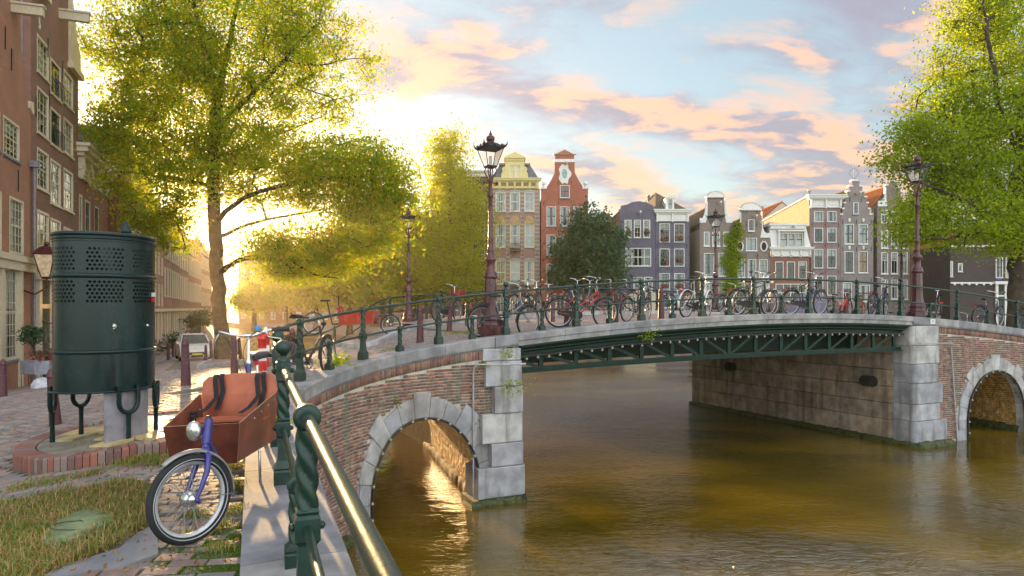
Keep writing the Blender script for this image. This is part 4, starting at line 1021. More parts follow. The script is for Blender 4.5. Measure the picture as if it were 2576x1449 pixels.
def window(t, x0, z0, x1, z1, nx=2, nz=3, fr=M_white, sash=None, inside='dark', y=0.05, fw=.07, sill=M_sill, mid=True, mw=.028, pane_parts=True, tilt=.006, hood=0.0, toprows=None):
    """toprows=(share, nx, nz): finer panes in the upper part"""
    sash = sash or fr
    m = MB(); Y0, Y1 = y - .06, y + .05
    m.box(x0, Y0, z0, x0 + fw, Y1, z1); m.box(x1 - fw, Y0, z0, x1, Y1, z1); m.box(x0 + fw, Y0, z1 - fw, x1 - fw, Y1, z1); m.box(x0 + fw, Y0, z0, x1 - fw, Y1, z0 + fw * .8)
    o = m.obj('window', fr, t)
    a, b, c, d = x0 + fw, x1 - fw, z0 + fw * .8, z1 - fw
    m = MB(); zones = []
    if toprows:
        s = d - (d - c) * toprows[0]; zones = [(c, s, nx, nz), (s, d, toprows[1], toprows[2])]; m.box(a, y - .01, s - .03, b, y + .03, s + .03)
    else:
        zones = [(c, d, nx, nz)]
        if mid and nz > 1:
            k = (nz + 1) // 2; s = c + (d - c) * (nz - k) / nz if nz > 2 else c + (d - c) * .5; s = c + (d - c) * .52 if nz % 2 == 0 else s
            m.box(a, y - .012, s - .028, b, y + .03, s + .028)
    for (zc, zd, qx, qz) in zones:
        for i in range(1, qx): X = a + (b - a) * i / qx; m.box(X - mw / 2, y - .005, zc, X + mw / 2, y + .02, zd)
        for j in range(1, qz): Z = zc + (zd - zc) * j / qz; m.box(a, y - .003, Z - mw / 2, b, y + .018, Z + mw / 2)
    m.box(a, y, c, a + .03, y + .025, d); m.box(b - .03, y, c, b, y + .025, d); m.box(a, y, d - .03, b, y + .025, d); m.box(a, y, c, b, y + .025, c + .035)
    m.obj('sash', sash, o)
    for (zc, zd, qx, qz) in (zones if pane_parts else [(c, d, 1, 1)]):
        for i in range(qx):
            for j in range(qz):
                w = (b - a) / qx; h = (zd - zc) / qz
                M = Matrix.Translation((a + w * i, y + .012, zc + h * j)) @ Matrix.Rotation(rnd.gauss(0, tilt), 4, 'Z') @ Matrix.Rotation(rnd.gauss(0, tilt), 4, 'X') @ Matrix.Diagonal((w, 1, h, 1)); inst(PANE, 'pane', o, M)
    if sill: m = MB(); m.box(x0 - .05, y - .13, z0 - .09, x1 + .05, y + .05, z0 - .001); m.obj('sill', sill, o)
    # room or curtain behind
    m = MB(); q = y + (.14 if inside != 'dark' else .5)
    cm = CURT[inside]
    if cm is not None:
        n = 14; W = (b - a)
        drawn = rnd.random() < .45
        for (p, r_) in (((a, a + W * .36), (b - W * .36, b)) if drawn else ((a, b),)):
            vs = []
            for i in range(n + 1): X = p + (r_ - p) * i / n; vs += [(X, q + .02 * math.sin(i * 1.9), c), (X, q + .02 * math.sin(i * 1.9), d)]
            m.add(vs, [(2 * i, 2 * i + 2, 2 * i + 3, 2 * i + 1) for i in range(n)], True)
        m.obj('curtain', cm, o)
    elif rnd.random() < .35:
        h = (d - c) * rnd.uniform(.2, .5); m.box(a, y + .1, d - h, b, y + .11, d); m.obj('blind', M_curtain, o)
    return o
def pantile(m, P, Q, R_, nx, nz, amp=.035, lap=.03):
    """ridged tile surface on the parallelogram P + s(Q-P) + t(R-P)"""
    P, Q, R_ = Vector(P), Vector(Q), Vector(R_); e = Q - P; f = R_ - P; n = e.cross(f).normalized(); vs = []; k = nx * 4
    for j in range(nz):
        for (tt_, up) in ((j / nz, lap), ((j + 1) / nz, 0.0)):
            for i in range(k + 1): s = i / k; vs.append(tuple(P + e * s + f * tt_ + n * (amp * (1 + math.cos(2 * PI * i / 4 + .6)) + up)))
    fs = []
    for j in range(nz):
        b = j * 2 * (k + 1)
        for i in range(k): fs.append((b + i, b + i + 1, b + k + 2 + i, b + k + 1 + i))
        if j < nz - 1:
            for i in range(k): fs.append((b + k + 1 + i, b + k + 2 + i, b + 2 * (k + 1) + i + 1, b + 2 * (k + 1) + i))
    m.add(vs, fs)
def anchors(t, pts, h=.5):
    for (x, z) in pts:
        m = MB(); m.box(x - .018, -.04, z - h / 2, x + .018, -.005, z + h / 2); m.box(x - .05, -.035, z - .03, x + .05, -.01, z + .03); m.obj('wall_anchor', M_iron, t)
def hoist(t, x, z, y=0):
    m = MB(); m.box(x - .07, y - 1.0, z, x + .07, y + .2, z + .16); m.box(x - .12, y - .95, z + .16, x + .12, y + .25, z + .2); m.tube([(x, y - .85, z), (x, y - .85, z - .12), (x + .05, y - .85, z - .18), (x, y - .85, z - .24)], .015, 5); m.obj('hoist_beam', M_white, t)
def cornice(m, x0, x1, z0, z1, out=.35, br=5, y=0.0):
    h = z1 - z0
    m.box(x0, y - .05, z0, x1, y + .02, z0 + h * .62); m.box(x0 - .05, y - .12, z0 - .04, x1 + .05, y + .02, z0 + .05)
    m.box(x0 - out * .4, y - out * .6, z0 + h * .62, x1 + out * .4, y + .05, z0 + h * .74); m.box(x0 - out * .7, y - out, z0 + h * .74, x1 + out * .7, y + .1, z0 + h * .9); m.box(x0 - out * .85, y - out * 1.2, z0 + h * .9, x1 + out * .85, y + .15, z1)
    for i in range(br):
        X = x0 + .1 + (x1 - x0 - .2) * i / max(br - 1, 1); m.box(X - .09, y - out * .55, z0 + .08, X + .09, y - .03, z0 + h * .62); m.box(X - .075, y - out * .4, z0 - .12, X + .075, y - .03, z0 + .08)
        if i < br - 1:
            X2 = x0 + .1 + (x1 - x0 - .2) * (i + 1) / (br - 1); m.box(X + .2, y - .075, z0 + h * .14, X2 - .2, y - .045, z0 + h * .5)
def halfround(x0, x1, z0, h, n=12):
    c = (x0 + x1) / 2; r = (x1 - x0) / 2; return [(c + r * math.cos(a), z0 + h * math.sin(a)) for a in np.linspace(0, PI, n)]
class House:
    def __init__(s, name, label, cat, org, rz, W, mat_, depth=11.0, cpos=None):
        s.t = empty(name, org, rz, label, cat); s.W = W; s.m = mat_; s.D = depth; s.o = Vector(org)
    def walls(s, ztop, holes, left=None, right=None, z0=0.0):
        m = MB(); wall_cells(m, 0, z0, s.W, ztop, holes); m.obj('facade_wall', s.m, s.t)
        m = MB(); lt, rt = left or ztop, right or ztop
        m.add([(0.001, 0, z0), (0.001, s.D, z0), (0.001, s.D, lt), (0.001, 0, lt)], [(3, 2, 1, 0)]); m.add([(s.W - .001, 0, z0), (s.W - .001, s.D, z0), (s.W - .001, s.D, rt), (s.W - .001, 0, rt)], [(0, 1, 2, 3)])
        m.add([(0, s.D, z0), (s.W, s.D, z0), (s.W, s.D, ztop), (0, s.D, ztop)], [(3, 2, 1, 0)])
        m.add([(0, .6, z0), (s.W, .6, z0), (s.W, .6, ztop), (0, .6, ztop)], [(0, 1, 2, 3)])
        m.add([(0, 0.0, ztop - .01), (s.W, 0.0, ztop - .01), (s.W, s.D, ztop - .01), (0, s.D, ztop - .01)], [(0, 1, 2, 3)])
        o = m.obj('side_wall', s.m, s.t); return o
    def inner(s, ztop):
        m = MB(); m.add([(0.02, .58, 0), (s.W - .02, .58, 0), (s.W - .02, .58, ztop), (0.02, .58, ztop)], [(0, 1, 2, 3)]); m.obj('room_back', M_inside, s.t)
    def gable(s, poly, th=.3, mat_=None, name='gable'):
        m = MB(); m.prism(poly, 0.0, th); return m.obj(name, mat_ or s.m, s.t)
    def roof(s, x0, x1, z0, zr, mt, y0=.25, d=None, xr=None, n=None):
        xr = xr if xr is not None else (x0 + x1) / 2; d = d or s.D; m = MB()
        nx = n or int(d / .32)
        pantile(m, (x0, d, z0), (x0, y0, z0), (xr, d, zr), nx, max(3, int(math.hypot(xr - x0, zr - z0) / .34)))
        pantile(m, (x1, y0, z0), (x1, d, z0), (xr, y0, zr), nx, max(3, int(math.hypot(x1 - xr, zr - z0) / .34)))
        m.add([(x0, d, z0), (x1, d, z0), (xr, d, zr)], [(2, 1, 0)]); g = MB(); g.prism([(x0 + .02, z0), (x1 - .02, z0), (xr, zr - .03)], y0 + .03, y0 + .2); g.obj('roof_gable', s.m, s.t)
        m.tube([(xr, y0, zr + .08), (xr, d, zr + .08)], .09, 6); return m.obj('roof', mt, s.t)
# ------------------------------------------------------------------ the row of houses across the water
YR = 72.0; ZG = .9
def c4(cx, cy): return (1046.4 + .39356 * cx, 301.9 + .39356 * cy)
def c5(cx, cy): return (1744.1 + .32291 * cx, 436 + .32291 * cy)
def far_house(name, label, conv, cx0, cx1, mat_, Y=YR, depth=11):
    px0 = conv(cx0, 0)[0]; px1 = conv(cx1, 0)[0]; X0 = (px0 - 1288) / FD * Y; X1 = (px1 - 1288) / FD * Y
    h = House(name, label, 'house', (X0, Y, ZG), 0, X1 - X0, mat_, depth)
    h.x = lambda cx: (conv(cx, 0)[0] - 1288) / FD * Y - X0
    h.z = lambda cy: EYE - (conv(0, cy)[1] - 775) / FD * Y - ZG
    h.r = lambda a, b, c, d: (h.x(a), h.z(d), h.x(c), h.z(b))      # crop rect -> x0 z0 x1 z1
    return h
B_y = brickmat('banded_brick', (0.27, 0.14, 0.10), (0.22, 0.115, 0.085), (0.24, 0.2, 0.16))
B_red = brickmat('red_house_brick', (0.30, 0.085, 0.055), (0.25, 0.07, 0.045), (0.25, 0.14, 0.10))
B_purple = brickmat('purple_grey_painted_brick', (0.105, 0.098, 0.125), (0.095, 0.088, 0.115), (0.085, 0.08, 0.10))
B_brown = brickmat('brown_grey_brick', (0.17, 0.13, 0.11), (0.14, 0.11, 0.095), (0.2, 0.18, 0.15))
B_mauve = brickmat('mauve_brown_brick', (0.20, 0.13, 0.12), (0.165, 0.11, 0.105), (0.2, 0.17, 0.15))
B_grey = brickmat('grey_step_brick', (0.20, 0.165, 0.155), (0.165, 0.14, 0.135), (0.22, 0.2, 0.18))
B_rust = brickmat('rust_brick', (0.21, 0.095, 0.06), (0.17, 0.08, 0.055), (0.16, 0.12, 0.09))
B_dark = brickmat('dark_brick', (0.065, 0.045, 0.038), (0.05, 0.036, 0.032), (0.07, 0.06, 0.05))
B_ochre = brickmat('ochre_side_brick', (0.30, 0.19, 0.10), (0.25, 0.15, 0.08), (0.28, 0.22, 0.15))
def ornament_scroll(m, pts, y0=-.06, y1=.08):
    m.prism(pts, y0, y1)
# H1 yellow-topped banded house
h = far_house('canal_house', 'banded brick house with yellow cornice and dormer, right of the big lamp', c4, 470, 792, B_y); t = h.t
wins = [h.r(a, c, b, d) for a, b in ((508, 573), (600, 665), (693, 757)) for c, d in ((463, 585), (665, 815), (900, 1050), (1110, 1230))]
h.walls(h.z(435), wins); h.inner(h.z(435))
for i, w in enumerate(wins): window(t, *w, nx=2, nz=2, fr=M_yellowp if i % 4 != 0 else M_white, sash=M_white, inside=('white', 'white', 'ochre' if i < 4 else 'white', 'dark')[i % 4])
m = MB()
for a, b in ((490, 506), (575, 598), (667, 691), (759, 790)):
    for cy in range(455, 1240, 26): m.box(h.x(a), -.02, h.z(cy + 9), h.x(b), .01, h.z(cy))
for a, b in ((508, 573), (600, 665), (693, 757)):
    for cy in (463, 900, 665): m.prism([(h.x(a - 6), h.z(cy - 2)), (h.x(b + 6), h.z(cy - 2)), (h.x(b + 3), h.z(cy - 12)), (h.x((a + b) / 2), h.z(cy - 20)), (h.x(a - 3), h.z(cy - 12))], -.04, .0)
m.obj('stone_bands', M_sill, t)
for a, b in ((508, 573), (600, 665), (693, 757)):
    m = MB(); m.prism([(h.x(a), h.z(664))] + [(h.x(b), h.z(664))] + halfround(h.x(a), h.x(b), h.z(664), .9)[1:-1], -.065, -.045); m.obj('tile_arch', mat('ochre_tilework', (.42, .27, .12), .6, var=.5, nscale=9), t)
m = MB(); cornice(m, h.x(478), h.x(785), h.z(435), h.z(372), .35, 7); m.obj('cornice', M_yellowp, t)
m = MB()
for k in range(6): m.box(h.x(497 + k * 47), -.085, h.z(423), h.x(497 + k * 47 + 33), -.05, h.z(402))
m.obj('tile_frieze', mat('brown_frieze_tile', (.26, .15, .07), .6, var=.5, nscale=11), t)
m = MB(); zt, zb_ = h.z(272), h.z(372); m.add([(h.x(478), .1, zb_), (h.x(785), .1, zb_), (h.x(730), 1.2, zt), (h.x(535), 1.2, zt), (h.x(478), 9, zb_), (h.x(785), 9, zb_), (h.x(730), 8, zt), (h.x(535), 8, zt)], [(0, 1, 2, 3), (1, 5, 6, 2), (4, 0, 3, 7), (3, 2, 6, 7)]); m.obj('roof', M_slate, t)
m = MB(); m.box(h.x(528), 1.0, zt - .05, h.x(733), 1.4, zt + .15); m.obj('roof_crest', M_lead, t)
m = MB(); wall_cells(m, h.x(570), h.z(374), h.x(692), h.z(262), [h.r(598, 290, 631, 370), h.r(636, 290, 668, 370)], -.1, .1); m.box(h.x(570), 0.01, h.z(374), h.x(692), 2.2, h.z(262) - .01)
for s_, q in ((-1, 570), (1, 692)):
    m.prism([(h.x(q), h.z(374)), (h.x(q + s_ * 24), h.z(374)), (h.x(q + s_ * 24), h.z(345)), (h.x(q + s_ * 14), h.z(330)), (h.x(q + s_ * 20), h.z(312)), (h.x(q + s_ * 8), h.z(300)), (h.x(q), h.z(300))][::s_], -.16, .0)
m.box(h.x(570), -.2, h.z(262), h.x(692), .3, h.z(248)); m.prism([(h.x(563), h.z(248)), (h.x(700), h.z(248)), (h.x(700), h.z(241)), (h.x(632), h.z(208)), (h.x(563), h.z(241))], -.3, 1.8); m.prism([(h.x(585), h.z(247)), (h.x(678), h.z(247)), (h.x(632), h.z(222))], -.33, -.29)
dm = m.obj('dormer', M_yellowp, t)
for r_ in (h.r(598, 290, 631, 370), h.r(636, 290, 668, 370)): window(t, *r_, nx=2, nz=3, y=0, sill=None, inside='white', fw=.06)
for cy0, cy1 in ((790, 838), (1030, 1075)):
    m = MB(); a, b, zt_, z0_ = h.x(604), h.x(668), h.z(cy0), h.z(cy1); m.box(a, -.5, z0_ - .08, b, 0, z0_)
    for q in range(11): X = a + (b - a) * q / 10; m.tube([(X, -.48, z0_), (X, -.48, zt_)], .014, 4)
    m.tube([(a, -.48, zt_), (b, -.48, zt_)], .022, 5); m.tube([(a, -.48, z0_ + .12), (b, -.48, z0_ + .12)], .014, 5)
    for q in range(10): X = a + (b - a) * (q + .5) / 10; m.tube([(X + .06 * math.cos(k), -.48, (z0_ + zt_) / 2 + .1 * math.sin(k)) for k in np.linspace(0, 6.28, 9)], .009, 4)
    m.obj('balcony', M_iron, t)
anchors(t, [(h.x(a), h.z(b)) for a in (590, 683, 775) for b in (625, 855)])
# H2 red neck gable
h = far_house('canal_house', 'tall orange red brick house with neck gable and white oval ornament', c4, 800, 1100, B_red); t = h.t
wins = [h.r(a, c, b, d) for a, b in ((835, 895), (920, 982), (1007, 1065)) for c, d in ((553, 678), (733, 863), (918, 1050), (1110, 1230))]
h.walls(h.z(500), wins); h.inner(h.z(500))
for i, w in enumerate(wins): window(t, *w, nx=2, nz=2, sash=M_darkwood, inside=('white', 'white', 'dark', 'dark')[i % 4])
G = [(800, 500), (1100, 500), (1100, 440), (1071, 440), (1066, 425), (1040, 385), (1024, 352), (1015, 335), (1013, 250), (887, 250), (887, 335), (880, 352), (862, 388), (838, 425), (832, 440), (800, 440)]
h.gable([(h.x(a), h.z(b)) for a, b in G]); window(t, *h.r(920, 418, 982, 498), nx=2, nz=2, sash=M_darkwood, y=-.04)
m = MB(); m.prism([(h.x(882), h.z(270)), (h.x(1020), h.z(270)), (h.x(1020), h.z(250)), (h.x(882), h.z(250))], -.05, .35); m.prism([(h.x(877), h.z(220)), (h.x(1025), h.z(220)), (h.x(1025), h.z(212)), (h.x(950), h.z(180)), (h.x(877), h.z(212))], -.12, .4)
for q in (815, 1085):
    m.box(h.x(q) - .35, -.06, h.z(440), h.x(q) + .35, .36, h.z(430)); m.lathe([(.1, 0), (.14, .1), (.1, .2)], 10, (h.x(q), .15, h.z(430))); m.ball((h.x(q), .15, h.z(430) + .42), .25, 12)
pts = [(h.x(950) + (.62 + .12 * math.cos(5 * a)) * math.cos(a), h.z(346) + 1.05 * (1 + .12 * math.cos(6 * a)) * math.sin(a)) for a in np.linspace(0, 2 * PI, 30)[:-1]]; m.prism(pts, -.12, .0); m.obj('white_ornaments', M_white, t)
m = MB(); m.prism([(h.x(950) + .28 * math.cos(a), h.z(344) + .5 * math.sin(a)) for a in np.linspace(0, 2 * PI, 20)[:-1]], -.14, -.115); m.obj('oval_pane', mat('oval_glass', (.25, .38, .36), .15), t)
m = MB(); m.prism([(h.x(889), h.z(250)), (h.x(1011), h.z(250)), (h.x(1011), h.z(220)), (h.x(889), h.z(220))], .0, .3); m.prism([(h.x(895), h.z(218)), (h.x(1005), h.z(218)), (h.x(950), h.z(192))], -.14, -.11); m.obj('neck', B_red, t)
hoist(t, h.x(962), h.z(285)); h.roof(h.x(800), h.x(1100), h.z(520), h.z(285), M_tile_b, .3)
m = MB(); m.box(h.x(1018), 3.0, h.z(420), h.x(1032), 3.8, h.z(275)); m.obj('chimney', B_rust, t)
anchors(t, [(h.x(a), h.z(b)) for a in (818, 910, 995, 1085) for b in (530, 710, 895)] + [(h.x(908), h.z(400)), (h.x(994), h.z(400))])
# dark houses to the left of H1
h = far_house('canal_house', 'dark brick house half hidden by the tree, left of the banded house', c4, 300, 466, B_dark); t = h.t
wins = [h.r(a, c, b, d) for a, b in ((322, 364), (380, 440)) for c, d in ((485, 600), (645, 760), (820, 900), (955, 1065))]
h.walls(h.z(330), wins); h.inner(h.z(330))
for w in wins: window(t, *w, nx=2, nz=2, inside='dark' if rnd.random() < .5 else 'white')
m = MB(); cornice(m, h.x(300), h.x(466), h.z(360), h.z(325), .3, 4); m.obj('cornice', M_white, t)
h = far_house('canal_house', 'grey brick house behind the slender yellow tree', c4, 90, 296, B_grey); t = h.t
wins = [h.r(a, c, b, d) for a, b in ((110, 150), (175, 215), (240, 280)) for c, d in ((520, 620), (690, 790), (860, 980))]
h.walls(h.z(430), wins); h.inner(h.z(430))
for w in wins: window(t, *w, nx=2, nz=2, inside='white')
h.roof(0, h.W, h.z(430), h.z(300), M_tile_b, .1)
h = far_house('canal_house', 'low brick house behind the dark green tree', c4, 1104, 1296, B_ochre, YR + 6); t = h.t
wins = [h.r(a, c, b, d) for a, b in ((1120, 1150), (1170, 1200), (1230, 1262)) for c, d in ((720, 780), (850, 930), (985, 1060))]
h.walls(h.z(655), wins); h.inner(h.z(655))
for w in wins: window(t, *w, nx=2, nz=2, inside='white')
h.roof(0, h.W, h.z(655), h.z(590), M_tile_b, .0)
# H3 purple grey with stepped curved top
h = far_house('canal_house', 'purple grey painted house with curved top and hoist beam', c4, 1300, 1531, B_purple, YR, 13); t = h.t
wins = [h.r(a, 638, b, 752) for a, b in ((1333, 1378), (1393, 1438), (1452, 1497))] + [h.r(1337, 818, 1503, 935)] + [h.r(a, 1003, b, 1098) for a, b in ((1390, 1447), (1457, 1512))]
h.walls(h.z(580), wins); h.inner(h.z(580))
for i, w in enumerate(wins):
    if i == 3: window(t, *w, nx=4, nz=2, inside='white', mw=.07)
    else: window(t, *w, nx=2, nz=2, inside='white' if i != 1 else 'dark', toprows=(.4, 4, 3) if i < 3 else (.35, 4, 2))
h.gable([(h.x(a), h.z(b)) for a, b in ((1300, 580), (1531, 580), (1531, 572), (1514, 570), (1512, 552), (1500, 548), (1480, 535), (1430, 526), (1385, 530), (1350, 546), (1316, 552), (1312, 572), (1300, 575))], .35)
m = MB(); P = [(1298, 573), (1311, 573), (1314, 550), (1350, 543), (1385, 527), (1430, 522), (1480, 531), (1502, 544), (1516, 549), (1517, 569), (1533, 570)]
m.tube([(h.x(a), .1, h.z(b)) for a, b in P], .09, 6, smooth=False); m.obj('coping', M_lead, t); hoist(t, h.x(1425), h.z(600))
m = MB(); m.add([(-.012, 0, 0), (-.012, 13, 0), (-.012, 13, h.z(600)), (-.012, 0, h.z(590))], [(3, 2, 1, 0)]); m.obj('side_face', B_ochre, t)
m = MB(); m.box(h.x(1330), -.06, 0, h.x(1531), -.02, h.z(1103)); m.obj('plinth', M_cream, t)
h.roof(h.x(1330), h.x(1531) - .05, h.z(578), h.z(520), M_tile_b, .8)
FL = mat('geranium_red', (.45, .03, .04), .6, var=.4, nscale=30); FG = mat('planter_green', (.05, .12, .02), .7, var=.4, nscale=20)
def flowerbox(h, a, b, cy):
    m = MB(); m.box(h.x(a), -.28, h.z(cy + 6), h.x(b), -.04, h.z(cy)); o = m.obj('flower_box', M_darkwood, h.t)
    m = MB(); m2 = MB()
    for i in range(26):
        X = rnd.uniform(h.x(a), h.x(b)); mm = m if rnd.random() < .5 else m2; z = h.z(cy) + rnd.uniform(0, .3); Y_ = rnd.uniform(-.32, -.05); s_ = rnd.uniform(.05, .1); mm.ball((X, Y_, z), s_, 5)
    m.obj('blossoms', FL, o); m2.obj('leaves', FG, o)
flowerbox(h, 1345, 1372, 722); flowerbox(h, 1458, 1492, 720)
# H4 purple grey with white cornice
h = far_house('canal_house', 'purple grey painted house with white cornice and pointed tiled roof', c4, 1533, 1748, B_purple); t = h.t
wins = [h.r(a, c, b, d) for a, b in ((1557, 1623), (1650, 1716)) for c, d in ((662, 780), (822, 935), (980, 1085), (1110, 1200))]
h.walls(h.z(645), wins); h.inner(h.z(645))
for i, w in enumerate(wins): window(t, *w, nx=3, nz=4, sash=M_darkwood, inside=('dark', 'dark', 'white', 'dark')[i % 4])
m = MB(); cornice(m, h.x(1535), h.x(1742), h.z(645), h.z(572), .35, 3); m.obj('cornice', M_white, t)
a = [(h.x(1533), .2, h.z(572)), (h.x(1742), .2, h.z(572)), (h.x(1742), 10, h.z(572)), (h.x(1430), 10, h.z(572)), (h.x(1585), 4.2, h.z(420)), (h.x(1585), 7, h.z(420))]
m = MB(); pantile(m, a[0], a[1], a[4], 1, 1, 0, 0) if False else m.add(a, [(0, 1, 4), (1, 2, 5, 4), (2, 3, 5), (3, 0, 4, 5)]); m.obj('roof', M_tile_b, t)
m = MB(); wall_cells(m, h.x(1596), h.z(574), h.x(1650), h.z(498), [h.r(1608, 504, 1642, 570)], -.02, .1); m.box(h.x(1596), .08, h.z(574), h.x(1650), 3, h.z(498)); m.prism([(h.x(1590), h.z(500)), (h.x(1656), h.z(500)), (h.x(1650), h.z(480)), (h.x(1640), h.z(478))], -.1, 3); m.obj('dormer', M_white, t); window(t, *h.r(1608, 504, 1642, 570), nx=2, nz=2, sash=M_darkwood, y=.03, sill=None)
m = MB(); m.lathe([(.13, h.z(490)), (.13, h.z(440)), (.2, h.z(438)), (.2, h.z(432))], 10, (h.x(1548), 5, 0)); m.obj('chimney_pipe', M_pipe, t)
for a_, b_, c_ in ((1568, 1600, 912), (1672, 1702, 905), (1570, 1612, 1068), (1662, 1708, 1066), (1572, 1612, 770), (1662, 1706, 762)): flowerbox(h, a_, b_, c_)
anchors(t, [(h.x(a_), h.z(b_)) for a_ in (1545, 1637, 1730) for b_ in (805, 960)])
# H5 bell gable
h = far_house('canal_house', 'brown brick house with white bell gable, first left of the ivy', c5, 50, 302, B_brown); t = h.t
wins = [h.r(a, 455, b, 567) for a, b in ((82, 126), (147, 208), (232, 276))] + [h.r(82, 622, 162, 806), h.r(196, 620, 274, 800), h.r(195, 845, 270, 1000), h.r(70, 850, 160, 1000)]
h.walls(h.z(385), wins); h.inner(h.z(385))
for i, w in enumerate(wins): window(t, *w, nx=2 if i < 3 else 4, nz=1 if i < 3 else 5, inside='white', sash=M_darkwood if i > 2 else M_white, mid=False, sill=M_white)
h.gable([(h.x(a), h.z(b)) for a, b in ((60, 385), (297, 385), (290, 360), (268, 350), (250, 330), (242, 280), (236, 190), (110, 190), (106, 280), (95, 330), (76, 352), (60, 365))])
m = MB()
for s_, x_ in ((1, 50), (-1, 302)):
    X = lambda q: h.x(x_ + s_ * q)
    m.prism([(X(0), h.z(385)), (X(46), h.z(385)), (X(58), h.z(330)), (X(62), h.z(240)), (X(54), h.z(190)), (X(46), h.z(220)), (X(44), h.z(270)), (X(36), h.z(318)), (X(22), h.z(350)), (X(0), h.z(346))][::s_], -.06, .12)
m.box(h.x(100), -.2, h.z(190), h.x(244), .4, h.z(180)); m.prism([(h.x(112), h.z(181)), (h.x(232), h.z(181))] + halfround(h.x(112), h.x(232), h.z(181), h.z(146) - h.z(181))[1:-1], -.1, .35); m.obj('white_ornaments', M_white, t)
m = MB(); m.tube([(h.x(172) + (h.x(238) - h.x(172)) * math.cos(q), 0, h.z(183) + (h.z(143) - h.z(183)) * math.sin(q)) for q in np.linspace(0, PI, 16)], .1, 6); m.obj('arch_moulding', M_cream, t)
hoist(t, h.x(195), h.z(240)); h.roof(h.x(50), h.x(302), h.z(400), h.z(235), M_tile_b, .3)
m = MB(); m.add([(-.012, 0, 0), (-.012, 11, 0), (-.012, 11, h.z(440)), (-.012, 0, h.z(435))], [(3, 2, 1, 0)]); m.obj('side_face', M_cream, t)
m = MB(); m.box(-2.6, 5, 0, -.02, 11, h.z(300)); m.box(-2.8, 4.8, h.z(300), 0, 11.2, h.z(292)); m.obj('rear_extension', M_cream, t); window(t, -2.1, h.z(390), -1.5, h.z(330), 2, 3, y=4.98)
# H6 neck gable with oval windows
h = far_house('canal_house', 'brown brick house with neck gable and two white oval windows', c5, 306, 600, B_brown); t = h.t
wins = [h.r(410, 503, 496, 602)] + [h.r(a, 670, b, 810) for a, b in ((334, 402), (424, 489), (511, 577))] + [h.r(a, 850, b, 1000) for a, b in ((340, 400), (500, 575))]
h.walls(h.z(502), wins); h.inner(h.z(502))
for i, w in enumerate(wins): window(t, *w, nx=2, nz=3 if i else 1, inside='white', sash=M_darkwood, sill=M_white, mid=True)
h.gable([(h.x(a), h.z(b)) for a, b in ((306, 502), (600, 502), (590, 480), (560, 470), (535, 440), (522, 400), (520, 290), (370, 290), (368, 400), (356, 440), (340, 470), (312, 480))]); window(t, *h.r(425, 360, 473, 450), nx=2, nz=1, y=-.04, sash=M_darkwood, sill=M_white)
m = MB()
for s_, x_ in ((1, 306), (-1, 598)):
    X = lambda q: h.x(x_ + s_ * q)
    m.prism([(X(0), h.z(502)), (X(78), h.z(502)), (X(66), h.z(440)), (X(66), h.z(300)), (X(60), h.z(300)), (X(58), h.z(420)), (X(44), h.z(455)), (X(24), h.z(470)), (X(8), h.z(462)), (X(0), h.z(480))][::s_], -.06, .12)
m.box(h.x(362), -.2, h.z(290), h.x(528), .4, h.z(276)); m.prism([(h.x(372), h.z(277)), (h.x(518), h.z(277))] + halfround(h.x(372), h.x(518), h.z(277), h.z(234) - h.z(277))[1:-1], -.1, .35)
for q, w_ in ((362, 1), (548, 1)): m.tube([(h.x(q) + .33 * math.cos(k), -.03, h.z(570) + .5 * math.sin(k)) for k in np.linspace(0, 2 * PI, 25)[:-1]], .08, 6, closed=True)
m.obj('white_ornaments', M_white, t)
for q in (362, 548):
    m = MB(); m.prism([(h.x(q) + .29 * math.cos(k), h.z(570) + .45 * math.sin(k)) for k in np.linspace(0, 2 * PI, 20)[:-1]], -.035, -.02); m.obj('oval_pane', M_inside, t)
m = MB(); m.tube([(h.x(445) + (h.x(524) - h.x(445)) * math.cos(q), 0, h.z(279) + (h.z(230) - h.z(279)) * math.sin(q)) for q in np.linspace(0, PI, 16)], .11, 6); m.obj('arch_moulding', M_cream, t)
hoist(t, h.x(470), h.z(345)); h.roof(h.x(306), h.x(600), h.z(500), h.z(325), M_tile_b, .3)
anchors(t, [(h.x(a_), h.z(b_)) for a_ in (412, 495) for b_ in (400, 300)] + [(h.x(a_), h.z(640)) for a_ in (325, 410, 500, 590)])
# H7 white mansard house
h = far_house('canal_house', 'low brick house with white mansard front and three orange curtained panes', c5, 602, 914, B_rust); t = h.t
wins = [h.r(a, 688, b, 822) for a, b in ((638, 702), (728, 792), (818, 882))] + [h.r(640, 860, 880, 1000)]
h.walls(h.z(645), wins); h.inner(h.z(645))
for i, w in enumerate(wins): window(t, *w, nx=1 if i < 3 else 4, nz=2, inside='dark', sash=M_darkwood if i < 3 else M_white, mw=.06)
m = MB(); cornice(m, h.x(606), h.x(914), h.z(645), h.z(575), .3, 5); m.obj('cornice', M_white, t)
m = MB(); zA, zB = h.z(575), h.z(400)
m.add([(h.x(604), -.1, zA), (h.x(912), -.1, zA), (h.x(876), .1, zB), (h.x(592), .1, zB), (h.x(604), 4, zA), (h.x(912), 4, zA), (h.x(876), 4, zB), (h.x(592), 4, zB)], [(0, 1, 2, 3), (1, 5, 6, 2), (4, 0, 3, 7), (3, 2, 6, 7)])
m.box(h.x(586), -.3, zB - .1, h.x(882), .3, zB + .12); m.box(h.x(596), -.2, zB - .45, h.x(868), .1, zB - .1)
m.box(h.x(655), -.30, h.z(575), h.x(665), 0, h.z(455)); m.box(h.x(855), -.30, h.z(575), h.x(865), 0, h.z(455)); m.box(h.x(650), -.36, h.z(455), h.x(870), 0, h.z(443)); m.obj('mansard_front', M_white, t)
